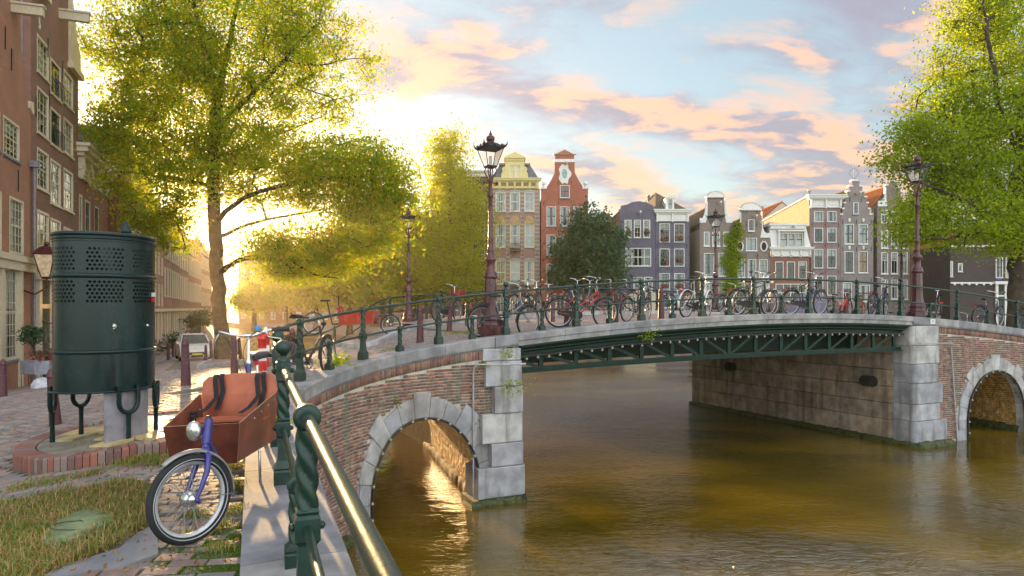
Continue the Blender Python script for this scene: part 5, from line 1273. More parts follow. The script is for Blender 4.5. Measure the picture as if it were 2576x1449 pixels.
for k, (a_, b_) in enumerate(((672, 728), (734, 786), (792, 846))): window(t, *h.r(a_, 468, b_, 568), nx=1, nz=2, inside='ochre', sash=M_darkwood, y=-.16, sill=None, fw=.05)
m = MB(); zr = h.z(360); m.add([(h.x(540), .4, h.z(418)), (h.x(880), .4, h.z(400)), (h.x(880), 7, h.z(400)), (h.x(540), 7, h.z(418)), (h.x(670), 3, zr)], [(0, 1, 4), (1, 2, 4), (2, 3, 4), (3, 0, 4)])
for q in range(9): m.tube([(h.x(540 + q * 42), .4, h.z(416 - q * 2) + .03), (h.x(670), 3, zr + .05)], .03, 4)
m.obj('hipped_roof', M_lead, t); hoist(t, h.x(770), h.z(425), .1)
# H8 mauve brick with white cornice and cream side wall
h = far_house('canal_house', 'mauve brown brick house with heavy white cornice and cream side wall', c5, 905, 1147, B_mauve, YR, 13); t = h.t
wins = [h.r(a, c, b, d) for a, b in ((940, 1011), (1043, 1114)) for c, d in ((295, 377), (425, 538), (590, 738), (798, 950))]
h.walls(h.z(265), wins); h.inner(h.z(265))
for i, w in enumerate(wins): window(t, *w, nx=2, nz=1 if i % 4 < 2 else 2, inside=('white' if i % 4 == 0 else 'dark'), sash=M_darkwood)
m = MB(); cornice(m, h.x(908), h.x(1150), h.z(265), h.z(170), .45, 3); m.obj('cornice', M_white, t)
m = MB(); m.add([(-.015, 0, 0), (-.015, 13, 0), (-.015, 13, h.z(250)), (-.015, 0, h.z(180))], [(3, 2, 1, 0)]); m.add([(0, .1, h.z(180)), (h.W, .1, h.z(180)), (h.W, 13, h.z(250)), (0, 13, h.z(250))], [(0, 1, 2, 3)]); m.obj('cream_side_face', mat('cream_render', (.36, .30, .20), .8, var=.2, nscale=1.5), t)
m = MB(); m.tube([(-.05, 0, h.z(180) + .1), (-.05, 13, h.z(250) + .1)], .12, 5); m.obj('side_coping', M_white, t)
m = MB(); m.lathe([(.12, h.z(200)), (.12, h.z(110)), (.18, h.z(108)), (.18, h.z(92))], 10, (h.x(1000), 3, 0)); m.obj('chimney_pipe', M_pipe, t)
anchors(t, [(h.x(a_), h.z(b_)) for a_ in (925, 1027, 1130) for b_ in (400, 560, 770)])
h = far_house('back_house', 'orange tiled roof and chimney standing behind the white mansard house', c5, 560, 760, M_cream, YR + 14, 9); t = h.t
h.walls(h.z(380), []); h.roof(-1, h.W + 2, h.z(390), h.z(225), M_tile_o, 0)
m = MB(); m.box(h.x(588), 3.5, h.z(400), h.x(628), 5, h.z(225)); m.obj('chimney', B_ochre, t)
# H9 stepped gable
h = far_house('canal_house', 'grey brick house with the stepped gable and iron crest', c5, 1149, 1402, B_grey); t = h.t
wins = [h.r(a, c, b, d) for a, b in ((1178, 1250), (1287, 1359)) for c, d in ((395, 550), (608, 774))] + [h.r(1165, 850, 1235, 1000), h.r(1285, 870, 1375, 1000)]
h.walls(h.z(325), wins); h.inner(h.z(325))
for i, w in enumerate(wins): window(t, *w, nx=2, nz=2, inside=('white', 'dark', 'white', 'ochre', 'dark', 'white')[i], sash=M_darkwood, sill=M_white)
steps = [(1149, 325), (1149, 325), (1160, 325), (1160, 280), (1172, 280), (1172, 235), (1184, 235), (1184, 188), (1200, 188), (1200, 145), (1216, 145), (1216, 105), (1238, 105), (1238, 62)]
full = steps + [(2 * 1275.5 - a_ - 18, b_) for a_, b_ in reversed(steps)]
full = [(a_ if a_ < 1262 else a_, b_) for a_, b_ in full]; full[-1] = (1402, 325); full[-2] = (1402, 325)
pl = []
for p_ in full:
    q_ = (h.x(p_[0]), h.z(p_[1]))
    if not pl or (abs(pl[-1][0] - q_[0]) + abs(pl[-1][1] - q_[1])) > 1e-4: pl.append(q_)
h.gable(pl[::-1], .35); window(t, *h.r(1243, 228, 1283, 318), nx=2, nz=2, y=-.04, sash=M_darkwood)
m = MB()
for a_, b_, c_ in ((1145, 1162, 325), (1158, 1174, 280), (1170, 1186, 235), (1182, 1202, 188), (1198, 1218, 145), (1212, 1240, 105), (1234, 1280, 62)):
    m.box(h.x(a_) - .03, -.08, h.z(c_), h.x(b_) + .03, .42, h.z(c_) + .16)
    if c_ > 62: a2, b2 = 2533 - b_, 2533 - a_; m.box(h.x(a2) - .03, -.08, h.z(c_), h.x(b2) + .03, .42, h.z(c_) + .16)
for a_ in (1214, 1323):
    for b_ in (378, 592): m.prism([(h.x(a_ - 6), h.z(b_)), (h.x(a_ + 6), h.z(b_)), (h.x(a_ + 9), h.z(b_ - 26)), (h.x(a_ - 9), h.z(b_ - 26))], -.08, .02)
m.obj('step_copings', M_white, t)
m = MB(); X = h.x(1257); Z = h.z(60); m.tube([(X, .15, Z), (X, .15, Z + 2.1)], .02, 5)
for s_ in (-1, 1): m.tube([(X + s_ * (.02 + .45 * math.sin(q)), .15, Z + .3 + 1.1 * q / PI) for q in np.linspace(0, PI, 9)], .016, 4)
m.obj('iron_crest', M_iron, t); hoist(t, h.x(1270), h.z(165)); h.roof(h.x(1149), h.x(1402), h.z(345), h.z(108), M_tile_b, .4, 12)
m = MB(); m.box(h.x(1330), 1.5, h.z(260), h.x(1372), 2.6, h.z(138)); m.obj('chimney', B_red, t)
anchors(t, [(h.x(a_), h.z(b_)) for a_ in (1163, 1270, 1385) for b_ in (378, 590, 830)] + [(h.x(1218), h.z(205)), (h.x(1308), h.z(205))])
# H10 grey brown neck gable with orange roof
h = far_house('canal_house', 'grey brown house with bright orange tiled roof beside the stepped gable', c5, 1432, 1688, B_brown); t = h.t
wins = [h.r(a, c, b, d) for a, b in ((1463, 1517), (1540, 1593), (1618, 1670)) for c, d in ((285, 384), (441, 584), (614, 783), (828, 980))]
h.walls(h.z(255), wins); h.inner(h.z(255))
for i, w in enumerate(wins): window(t, *w, nx=2, nz=1, inside='white' if i % 3 else 'dark', toprows=(.36, 5, 3), sill=M_white)
h.gable([(h.x(a), h.z(b)) for a, b in ((1440, 255), (1688, 255), (1680, 235), (1640, 225), (1618, 190), (1612, 95), (1585, 70), (1550, 62), (1518, 72), (1495, 95), (1492, 190), (1480, 222), (1445, 240))])
m = MB(); m.prism([(h.x(1436), h.z(258)), (h.x(1510), h.z(258)), (h.x(1500), h.z(200)), (h.x(1500), h.z(95)), (h.x(1490), h.z(95)), (h.x(1488), h.z(185)), (h.x(1470), h.z(215)), (h.x(1440), h.z(215))], -.08, .14)
m.tube([(h.x(q), 0, h.z(w_)) for q, w_ in ((1490, 95), (1515, 92), (1525, 72), (1552, 58), (1582, 70), (1592, 92), (1618, 95))], .12, 6); m.obj('white_ornaments', M_white, t)
hoist(t, h.x(1560), h.z(125)); h.roof(h.x(1405), h.x(1688), h.z(275), h.z(95), M_tile_o, .3, 12)
m = MB(); m.box(h.x(1405), 1.0, 0, -.01, 11, h.z(275)); m.obj('side_wing', B_brown, t)
m = MB(); m.box(h.x(1380), .6, h.z(355), h.x(1428), 3, h.z(270)); m.obj('dormer', M_white, t)
# H11 rust house with roof behind the tree
h = far_house('canal_house', 'rust brown brick house with tall many paned windows, behind the right lamp', c5, 1692, 1996, B_rust); t = h.t
wins = [h.r(a, c, b, d) for a, b in ((1722, 1777), (1813, 1876), (1905, 1967)) for c, d in ((380, 520), (575, 738), (795, 1000))]
h.walls(h.z(300), wins); h.inner(h.z(300))
for i, w in enumerate(wins): window(t, *w, nx=4, nz=5, inside='dark' if i % 2 else 'white', mid=True)
h.roof(0, h.W, h.z(300), h.z(180), M_tile_o, 0)
# H12/H13 dark corner house
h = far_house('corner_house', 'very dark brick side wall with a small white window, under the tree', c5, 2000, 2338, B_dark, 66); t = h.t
wins = [h.r(2062, 700, 2098, 767), h.r(2002, 684, 2022, 805)]
h.walls(h.z(560), wins); h.inner(h.z(560))
for w in wins: window(t, *w, nx=1, nz=1, inside='dark')
m = MB(); m.box(0, -.12, h.z(860), h.W, -.01, h.z(848))
for q in range(6): m.box(h.W * (q + .5) / 6 - .08, -.2, h.z(872), h.W * (q + .5) / 6 + .08, -.02, h.z(860))
m.box(-.1, -.2, h.z(575), h.W, .1, h.z(560)); m.obj('white_string_course', M_white, t)
h.roof(0, h.W, h.z(560), h.z(430), M_tile_o, .2)
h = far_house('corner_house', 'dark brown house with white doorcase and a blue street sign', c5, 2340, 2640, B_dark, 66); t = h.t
wins = [h.r(a, 655, b, 812) for a, b in ((2355, 2412), (2432, 2490), (2510, 2570))] + [h.r(2455, 865, 2505, 1040), h.r(2520, 865, 2575, 1040)]
h.walls(h.z(560), wins); h.inner(h.z(560))
for w in wins: window(t, *w, nx=2, nz=4, sash=M_darkwood, inside='white')
m = MB(); m.box(h.x(2348), -.15, 0, h.x(2368), -.01, h.z(865)); m.box(h.x(2418), -.15, 0, h.x(2438), -.01, h.z(865)); m.box(h.x(2335), -.3, h.z(865), h.x(2450), 0, h.z(842)); m.box(h.x(2368), -.1, h.z(960), h.x(2418), -.01, h.z(948)); m.obj('doorcase', M_white, t)
m = MB(); m.box(h.x(2369), -.08, 0, h.x(2417), -.02, h.z(962)); m.obj('door', M_darkwood, t)
m = MB(); m.box(h.x(2358), -.05, h.z(833), h.x(2398), -.01, h.z(818)); m.obj('street_sign', mat('blue_enamel', (.03, .05, .35), .3), t)
h.roof(0, h.W, h.z(560), h.z(440), M_tile_b, .2)
# ivy between H5 and H6
def leaf_cloud(C, size, n, nrm=None, flat=.0, seed=0, droop=.3):
    r = np.random.RandomState(seed); k = len(C); P = np.repeat(C, n, 0); return P
# ------------------------------------------------------------------ houses along the left street (facade plane X = -10.03 - 0.37 Y)
FK, FX = .37, -10.03; FL_ = math.hypot(1, FK)
def fY(px): return FX / ((px - 1288) / FD + FK)
def street_house(name, label, pxa, pxb, mat_, depth=10, setback=0.0, Ya=None, Yb=None):
    Ya = Ya or fY(pxa); Yb = Yb or fY(pxb); d = Vector((-FK, 1)).normalized()
    x = FX - FK * Ya; p = Vector((x, Ya)) + Vector((-d.y, d.x)) * setback; rz = math.atan2(d.y, d.x); zg = min(GZ(x, Ya), GZ(FX - FK * Yb, Yb)) - .1
    h = House(name, label, 'house', (p.x, p.y, zg), rz, (Yb - Ya) * FL_, mat_, depth)
    h.fx = lambda px: (fY(px) - Ya) * FL_
    h.fz = lambda px, py: EYE - (py - 775) / FD * fY(px) - zg
    h.w = lambda a, b, yt, yb: (h.fx(a), h.fz((a + b) / 2, yb), h.fx(b), h.fz((a + b) / 2, yt))
    return h
B_left1 = brickmat('orange_brown_brick', (0.27, 0.105, 0.055), (0.22, 0.085, 0.05), (0.2, 0.15, 0.11), bw=.22, bh=.066)
B_left2 = brickmat('plum_brown_brick', (0.17, 0.075, 0.05), (0.14, 0.065, 0.045), (0.15, 0.11, 0.085), bw=.22, bh=.066)
B_left3 = brickmat('red_brown_brick', (0.23, 0.09, 0.055), (0.19, 0.08, 0.05), (0.17, 0.12, 0.09))
# nearest: light orange brick, white windows, ground floor with tall windows
h = street_house('street_house', 'orange brick house with cream ground floor, cut by the left edge', None, 78, B_left1, Ya=20.0); t = h.t
Z = lambda px, py: h.fz(px, py)
wA = h.w(8, 49, 303, 398); wins = [wA, (wA[0] - 2.9, wA[1], wA[0] - .35, wA[3])]
wB = h.w(24, 60, 500, 640); wins += [wB, (wB[0] - 2.6, wB[1], wB[0] - .9, wB[3])]
wC = h.w(12, 45, 672, 905); wins += [wC, (wC[0] - 2.8, wC[1], wC[0] - .8, wC[3])]
wD = (wB[0] - .2, Z(60, 150), wB[0] + .7, Z(60, 85))
top = Z(78, 300) + .2
h.walls(top, wins); h.inner(top)
for i, w in enumerate(wins): window(t, *w, nx=4, nz=6 if i < 4 else 8, fr=M_cream, inside='dark' if i != 2 else 'white', fw=.10, sill=M_lead, toprows=None)
m = MB(); m.box(-.05, -.32, Z(45, 645) - .25, h.W, .0, Z(45, 645)); m.box(-.05, -.22, Z(45, 645) - .6, h.W, .0, Z(45, 645) - .25)
for q in (wC[0] - .55, wC[2] + .12): m.box(q - .15, -.12, 0, q + .18, -.01, Z(45, 645) - .6)
m.obj('cream_shopfront', M_cream, t)
# curved neck gable of the near house with its hoist beam
zt = Z(78, 20)
h.gable([(h.W * .25, top), (h.W, top), (h.W, top + .3), (h.W - .35, top + .35), (h.W - .9, top + 1.1), (h.W - 1.25, top + 2.4), (h.W - 1.4, zt + 1.5), (h.W * .25, zt + 1.5)], .35)
m = MB(); m.prism([(h.W - .05, top), (h.W + .12, top + .1), (h.W + .05, top + .55), (h.W - .35, top + .5), (h.W - .4, top + .2)], -.1, .4); m.obj('white_scroll', M_cream, t)
m = MB(); q = h.fx(30); m.box(q - .14, -1.1, Z(44, 28) - .35, q + .14, .2, Z(44, 28)); m.box(q - .2, -1.15, Z(44, 28), q + .2, .3, Z(44, 28) + .08); m.tube([(q, -.95, Z(44, 28) - .35), (q, -.95, Z(44, 28) - .6), (q + .1, -.95, Z(44, 28) - .75), (q, -.95, Z(44, 28) - .9), (q - .1, -.95, Z(44, 28) - .8)], .03, 6); m.obj('hoist_beam', M_cream, t)
anchors(t, [(h.fx(12), Z(12, 95)), (h.fx(28), Z(28, 150)), (h.fx(45), Z(45, 455))], .9)
m = MB(); m.tube([(h.W - .12, -.16, 0), (h.W - .12, -.16, Z(75, 420))], .06, 8); m.box(h.W - .3, -.32, Z(75, 420), h.W + .06, -.02, Z(75, 405)); m.obj('downpipe', M_zinc, t)
# tall plum house
h = street_house('street_house', 'tall plum brown house with three columns of white windows, left of the tree', 78, 197, B_left2); t = h.t; Z = lambda px, py: h.fz(px, py)
wins = []
for (a, b), rows_ in (((93, 123), ((97, 193), (225, 342), (375, 478), (528, 640))), ((127, 153), ((154, 245), (275, 370), (402, 515), (548, 650))), ((160, 184), ((182, 268), (300, 390), (425, 530), (570, 660)))):
    for (c, d) in rows_: wins.append(h.w(a, b, c + 4, d))
wins.append(h.w(140, 158, 45, 115)); top = max(w[3] for w in wins) + .2
mainTop = h.fz(130, 30)
h.walls(mainTop, [w for w in wins if w[3] < mainTop - .1]); h.inner(mainTop)
for i, w in enumerate(wins):
    if w[3] < mainTop - .1: window(t, *w, nx=3 if i < 12 else 2, nz=4, fr=M_cream, sash=M_cream if not 4 <= i < 6 else M_darkwood, inside='dark' if i % 3 else 'white', fw=.12, sill=M_cream)
for i in (4, 5):
    w = wins[i]; m = MB(); z0_ = w[1]; zt_ = w[1] + .75
    for q in range(9): X = w[0] + .1 + (w[2] - w[0] - .2) * q / 8; m.tube([(X, -.18, z0_), (X, -.18, zt_)], .014, 4)
    m.tube([(w[0] + .05, -.18, zt_), (w[2] - .05, -.18, zt_)], .02, 5); m.obj('balconette', M_iron, t)
m = MB(); zc = h.fz(110, 130) ; zc = mainTop
m.box(h.fx(80), -.3, zc - .1, h.fx(112), .2, zc + .18)
P = [(h.fx(82), zc + .18), (h.fx(112), zc + .18), (h.fx(110), zc + 1.4), (h.fx(104), zc + 2.2), (h.fx(100), zc + 3.2), (h.fx(94), zc + 3.2), (h.fx(92), zc + 2.2), (h.fx(86), zc + 1.8), (h.fx(84), zc + .9)]
m.prism(P, -.14, .25); m.tube([(h.fx(97) + .35 * math.cos(k), -.16, zc + 1.2 + .35 * math.sin(k)) for k in np.linspace(0, 5, 14)], .08, 6)
m.obj('white_scroll', M_cream, t)
m = MB(); m.box(h.fx(170), -.3, zc - 1.7, h.W + .05, .2, zc - 1.4); m.prism([(h.fx(172), zc - 1.4), (h.W, zc - 1.4), (h.W - .1, zc - .3), (h.fx(188), zc + .2), (h.fx(178), zc + 1.8), (h.fx(172), zc + 2.4)], -.14, .25); m.obj('white_scroll', M_cream, t)
h.gable([(h.fx(112), zc), (h.fx(172), zc), (h.fx(172), zc + 6), (h.fx(112), zc + 6)], .35)
m = MB(); q = h.fx(150); zz = h.fz(150, 28); m.box(q - .14, -1.3, zz - .4, q + .14, .2, zz); m.box(q - .2, -1.35, zz, q + .2, .3, zz + .09); m.obj('hoist_beam', M_cream, t)
# its side wall with grey plaster, seen above the near house
m = MB(); m.add([(-.02, 0.3, 0), (-.02, 9, 0), (-.02, 9, zc), (-.02, .3, zc)], [(3, 2, 1, 0)]); m.obj('plaster_side', M_lead, t)
m = MB(); pantile(m, (-.1, 9, zc), (-.1, .3, zc), (h.W / 2, 9, zc + 5), 26, 14); m.obj('roof', M_tile_g, t)
anchors(t, [(h.fx(a_), h.fz(a_, b_)) for a_, b_ in ((120, 120), (124, 250), (157, 175), (90, 270))], .9)
# doorcase of the plum house
m = MB(); a_, b_ = h.fx(84), h.fx(128); z2 = h.fz(105, 705); m.box(a_, -.35, z2, b_, 0, z2 + .35); m.box(a_ + .1, -.22, 0, a_ + .5, 0, z2); m.box(b_ - .5, -.22, 0, b_ - .1, 0, z2); m.box(a_ + .5, -.15, z2 - 1.3, b_ - .5, 0, z2 - 1.1); m.obj('doorcase', M_cream, t)
m = MB(); m.box(a_ + .5, -.08, 0, b_ - .5, -.02, z2); m.obj('door', M_darkwood, t)
m = MB(); a_, z0_ = h.fx(108) - .1, h.fz(105, 790); m.tube([(a_ - .9, -.2, z0_ - .3), (a_ - .6, -.4, z0_ - .45), (a_ - .2, -.7, z0_ - .3), (a_, -.8, z0_)], .03, 6); br_ = m.obj('lantern_bracket', M_iron, t)
m = MB(); sq(m, [(.10, z0_), (.17, z0_ + .5), (.18, z0_ + .52), (.06, z0_ + .7), (.02, z0_ + .8)]); o = m.obj('wall_lantern', emis('lit_lantern', (1.0, .5, .14), 2.2), t); o.location = (a_, -.8, 0)
# cream cornice house
h = street_house('street_house', 'low brick house with long cream cornice, right of the tall plum house', 197, 272, B_left3); t = h.t
wins = [h.w(a, b, c, d) for (a, b) in ((190 + 12, 190 + 20), (215, 226), (236, 248)) for c, d in ((495, 585), (640, 730))]
wins = [h.w(199, 207, 490, 590), h.w(214, 227, 505, 585), h.w(238, 249, 520, 590)] + [h.w(a, b, 660, 780) for a, b in ((200, 207), (214, 227), (238, 249))]
top = h.fz(240, 470); h.walls(top, wins); h.inner(top)
for w in wins: window(t, *w, nx=1, nz=2, fr=M_cream, sash=M_darkwood, inside='dark', fw=.1)
m = MB(); cornice(m, 0, h.W, top - .1, top + 1.7, .55, 5)
for q in (.33, .66):      # the figures 101 worked into the frieze
    X = h.W * q
    for dx in (-.3, .3): m.box(X + dx - .025, -.09, top + .25, X + dx + .025, -.05, top + .65)
    m.tube([(X + .13 * math.cos(k), -.07, top + .45 + .2 * math.sin(k)) for k in np.linspace(0, 2 * PI, 16)[:-1]], .022, 5, closed=True)
m.obj('cornice', M_cream, t)
m = MB(); m.box(h.W * .1, 1, top + 1.6, h.W * .45, 4, top + 4.2); m.box(h.W * .08, .8, top + 4.2, h.W * .47, 4.2, top + 4.45); m.obj('dormer', M_cream, t); window(t, h.W * .2, top + 2.2, h.W * .35, top + 3.9, 2, 2, fr=M_cream, y=1.0)
# brick house with blank side wall and dark roof
h = street_house('street_house', 'red brown house with blank side wall, above the cream cornice', 272, 318, B_left3, setback=-1.2); t = h.t
h.walls(h.fz(280, 415), [w for w in [h.w(a, b, c, d) for (a, b) in ((280, 290), (298, 308)) for c, d in ((470, 530), (580, 640), (690, 750))]]); h.inner(h.fz(280, 415))
for (a, b) in ((280, 290), (298, 308)):
    for c, d in ((470, 530), (580, 640), (690, 750)): window(t, *h.w(a, b, c, d), nx=2, nz=3, fr=M_cream, inside='white', pane_parts=False)
m = MB(); z0_ = h.fz(280, 415); m.box(-.3, -.3, z0_, h.W, 10, z0_ + .35); m.obj('cornice', M_cream, t); m = MB(); pantile(m, (0, 10, z0_ + .3), (0, 0, z0_ + .3), (3, 10, z0_ + 3), 30, 9); m.obj('roof', M_tile_g, t)
# the far row
tops = [(318, 352, 500, B_left3, 'with pale shopfront'), (352, 386, 480, B_left2, 'whose cream shopfront meets the street'), (386, 412, 548, B_left1, 'in warm sunlight, by the front steps'), (412, 432, 572, B_left3, 'narrow, just left of the car'), (432, 452, 592, B_left2, 'with the hanging lamp'), (452, 474, 615, B_rust, 'darker and lower'), (474, 490, 640, B_left3, 'pale far down the street'), (490, 506, 650, B_left1, 'small far down the street'), (506, 520, 640, B_left2, 'near the end of the street'), (520, 533, 650, B_left3, 'last one visible before the tree trunk')]
for k, (a, b, yt, mt, lab) in enumerate(tops):
    h = street_house('street_house', 'sunlit street house ' + lab, a, b, mt); t = h.t; top = h.fz((a + b) / 2, yt); n = max(2, int(h.W / 2.0)); wins = []
    nf = max(3, int(top / 3.1)); fh = top / nf
    for i in range(n):
        for f in range(1, nf): x0 = h.W * (i + .5) / n - .62; wins.append((x0, f * fh + .65, x0 + 1.24, f * fh + fh - .35))
    gw = [(h.W * (i + .5) / n - .6, .5, h.W * (i + .5) / n + .6, 3.0) for i in range(n)]
    h.walls(top, wins + gw); h.inner(top)
    for w in wins + gw: window(t, *w, nx=2, nz=3, fr=M_cream, inside='white' if rnd.random() < .5 else 'dark', pane_parts=False, fw=.12)
    m = MB(); m.box(-.05, -.25, 3.15, h.W + .05, 0, 3.45)
    for i in range(n + 1): m.box(h.W * i / n - .15, -.12, 0, h.W * i / n + .15, -.01, 3.15)
    m.obj('shopfront', M_cream, t)
    if k % 3 == 0: m = MB(); cornice(m, 0, h.W, top, top + 1.1, .4, 4); m.obj('cornice', M_cream, t); h.roof(0, h.W, top + .8, top + 3.0, M_tile_b, .8)
    elif k % 3 == 1:
        c = h.W / 2; h.gable([(.3, top), (h.W - .3, top), (h.W - .6, top + .6), (c + 1.3, top + 1.4), (c + 1.0, top + 3.4), (c - 1.0, top + 3.4), (c - 1.3, top + 1.4), (.6, top + .6)]); m = MB(); m.prism([(c - 1.3, top + 3.4), (c + 1.3, top + 3.4), (c, top + 4.1)], -.1, .4); m.obj('pediment', M_cream, t); h.roof(.2, h.W - .2, top - .2, top + 2.8, M_tile_o, .3)
    else: m = MB(); cornice(m, 0, h.W, top, top + .8, .35, 3); m.obj('cornice', M_cream, t); h.roof(0, h.W, top + .5, top + 2.6, M_tile_g, .6)
# hazy houses beyond the canal, seen through the golden light
for k, (px, w, yt, Y, mt, lab) in enumerate(((600, 70, 660, 150, B_ochre, 'pale gable house'), (672, 60, 640, 146, B_left1, 'plain brick house'), (735, 66, 670, 143, B_left3, 'broad red house'), (803, 60, 650, 138, B_ochre, 'tall ochre house'), (865, 62, 640, 132, B_rust, 'rust house'), (930, 55, 655, 120, B_left2, 'plum house'), (985, 60, 640, 108, B_left3, 'brick house'), (1048, 50, 600, 96, B_dark, 'dark house'))):
    X0 = (px - 1288) / FD * Y; W_ = w / FD * Y; h = House('distant_house', 'hazy ' + lab + ' deep in the golden light under the trees', 'house', (X0, Y, .9), 0, W_, mt, 9); top = 3.3 + (775 - yt) / FD * Y; n = max(2, int(W_ / 2)); wins = []
    for i in range(n):
        for f in range(int(top / 3.1)): x0 = W_ * (i + .5) / n - .5; wins.append((x0, f * 3.1 + .9, x0 + 1, f * 3.1 + 2.5))
    h.walls(top, wins); h.inner(top)
    for w_ in wins: window(h.t, *w_, nx=2, nz=2, inside='white', pane_parts=False)
    h.roof(0, W_, top, top + 2.5, M_tile_b, 0)
# ------------------------------------------------------------------ urinal and its platform
pl = empty('urinal_platform', label='low raised platform edged in red brick with yellow tiles, under the urinal', cat='platform')
PZ = .13
def ring_bricks():
    C = []; U = []; V = []; Wn = []; a = []; b = []
    P = PL; n = len(P); L = [0.0]
    for i in range(n): L.append(L[-1] + (P[(i + 1) % n] - P[i]).length)
    def pt(s):
        s %= L[-1]; i = max(j for j in range(n) if L[j] <= s); q = P[i].lerp(P[(i + 1) % n], (s - L[i]) / (L[i + 1] - L[i])); d = (P[(i + 1) % n] - P[i]).normalized(); return q, d
    cen = sum(P, Vector((0, 0, 0))) / n
    for ring in (0,):
        k = int(L[-1] / .068)
        for j in range(k):
            s = L[-1] * (j + .5 * ring) / k; q, d = pt(s); nn = Vector((d.y, -d.x, 0))
            if nn.dot(q - cen) < 0: nn = -nn
            q = q - nn * (.105 + .21 * ring); z = GZ(q.x, q.y) + PZ + rnd.uniform(-.003, .003)
            C.append((q.x, q.y, z)); U.append(tuple(d)); V.append(tuple(-nn if d.cross(-nn).z > 0 else nn)); a.append(.030 * (1 if ring == 0 else .8)); b.append(.102)
    C = np.array(C); U = np.array(U); V = np.array(V); Wn = np.tile([0, 0, 1.0], (len(C), 1))
    bricks('edge_bricks', C, U, V, Wn, np.array(a), np.array(b), .17, M_redbrick, pl, 300, 'edge_brick', .004)
ring_bricks()
inn = grow(PL, -.02); m = MB(); m.add([(p.x, p.y, GZ(p.x, p.y) + PZ - .034) for p in inn], [tuple(range(len(inn)))])
m.add([(p.x, p.y, GZ(p.x, p.y) + PZ - .034) for p in inn] + [(p.x, p.y, GZ(p.x, p.y) - .1) for p in inn], [(i, (i + 1) % len(inn), len(inn) + (i + 1) % len(inn), len(inn) + i) for i in range(len(inn))]); m.obj('platform_bed', M_joint, pl)
inn = grow(PL, -.225); UXY = Vector((-4.45, 7.45))
for i in range(-20, 20):
    for j in range(-14, 14):
        c = Vector((UXY.x + .35, UXY.y, 0)) + Vector((.94, -.33, 0)) * (i * .303) + Vector((.33, .94, 0)) * (j * .303)
        cs = [c + Vector((.94, -.33, 0)) * s1 * .1455 + Vector((.33, .94, 0)) * s2 * .1455 for s1, s2 in ((-1, -1), (1, -1), (1, 1), (-1, 1))]
        if not all(inpoly(q.x, q.y, inn) for q in cs): continue
        if (c - Vector((UXY.x - .35, UXY.y - .1, 0))).length < .36: continue
        m = MB(); dz = rnd.uniform(-.002, .002); top = [(q.x, q.y, GZ(q.x, q.y) + PZ + .004 + dz) for q in cs]; bot = [(q.x, q.y, GZ(q.x, q.y) + PZ - .03) for q in cs]
        m.add(top + bot, [(0, 1, 2, 3), (4, 5, 1, 0), (5, 6, 2, 1), (6, 7, 3, 2), (7, 4, 0, 3)]); m.obj('floor_tile', M_yellowtile, pl)
inn2 = grow(PL, -.215); m = MB(); m.add([(p.x, p.y, GZ(p.x, p.y) + PZ - .016) for p in inn2], [tuple(range(len(inn2)))]); m.obj('concrete_infill', mat('pale_infill', (.20, .18, .13), .8, dirt=((.2, .18, .13), .55, 2)), pl)
gu = GZ(UXY.x, UXY.y) + PZ
ur = empty('street_urinal', (UXY.x, UXY.y, gu), 0, 'round dark green iron street urinal with pierced panels on a brick edged platform', 'urinal')
UP = [(-.36, .62), (-.50, .30), (-.535, -.08), (-.44, -.40), (-.20, -.57), (.08, -.56), (.33, -.44), (.50, -.18), (.545, .14), (.45, .46), (.22, .66)]
loop = catmull([Vector((a * .8, b * .8, 0)) for a, b in UP], 14); LA = [0.0]
for a, b in zip(loop, loop[1:]): LA.append(LA[-1] + (b - a).length)
LXa = np.array([p.x for p in loop]); LYa = np.array([p.y for p in loop]); LT = LA[-1]
def up(s, z, off=0.0):
    x = np.interp(s, LA, LXa); y = np.interp(s, LA, LYa); dx = np.interp(s + .02, LA, LXa) - np.interp(s - .02, LA, LXa); dy = np.interp(s + .02, LA, LYa) - np.interp(s - .02, LA, LYa); d = math.hypot(dx, dy); return (x + dy / d * off, y - dx / d * off, z)
zr = lambda px_y: EYE - (px_y - 775) / FD * 6.95 - gu          # heights read off the front face
zb_, zt_ = zr(990), zr(585); h1a, h1b, h2a, h2b = zr(680), zr(618), zr(762), zr(703)
m = MB(); cw = .0425
bands = [(zb_, h2a, 0), (h2a, h2b, 1), (h2b, h1a, 0), (h1a, h1b, 1), (h1b, zt_, 0)]
panels = []
for pc, wid in ((.165, .145), (.49, .2), (.80, .145)): panels.append((LT * pc - LT * wid * .52, LT * pc + LT * wid * .52))
def s_px(px):
    c = [(abs(1288 + FD * (UXY.x + np.interp(q, LA, LXa)) / (UXY.y + np.interp(q, LA, LYa)) - px), q) for q in np.linspace(LT * .24, LT * .82, 400)]; return min(c)[1]
panels = [(s_px(137), s_px(190)), (s_px(215), s_px(312)), (s_px(334), s_px(382))]
nc = int(LT / cw); cs = LT / nc
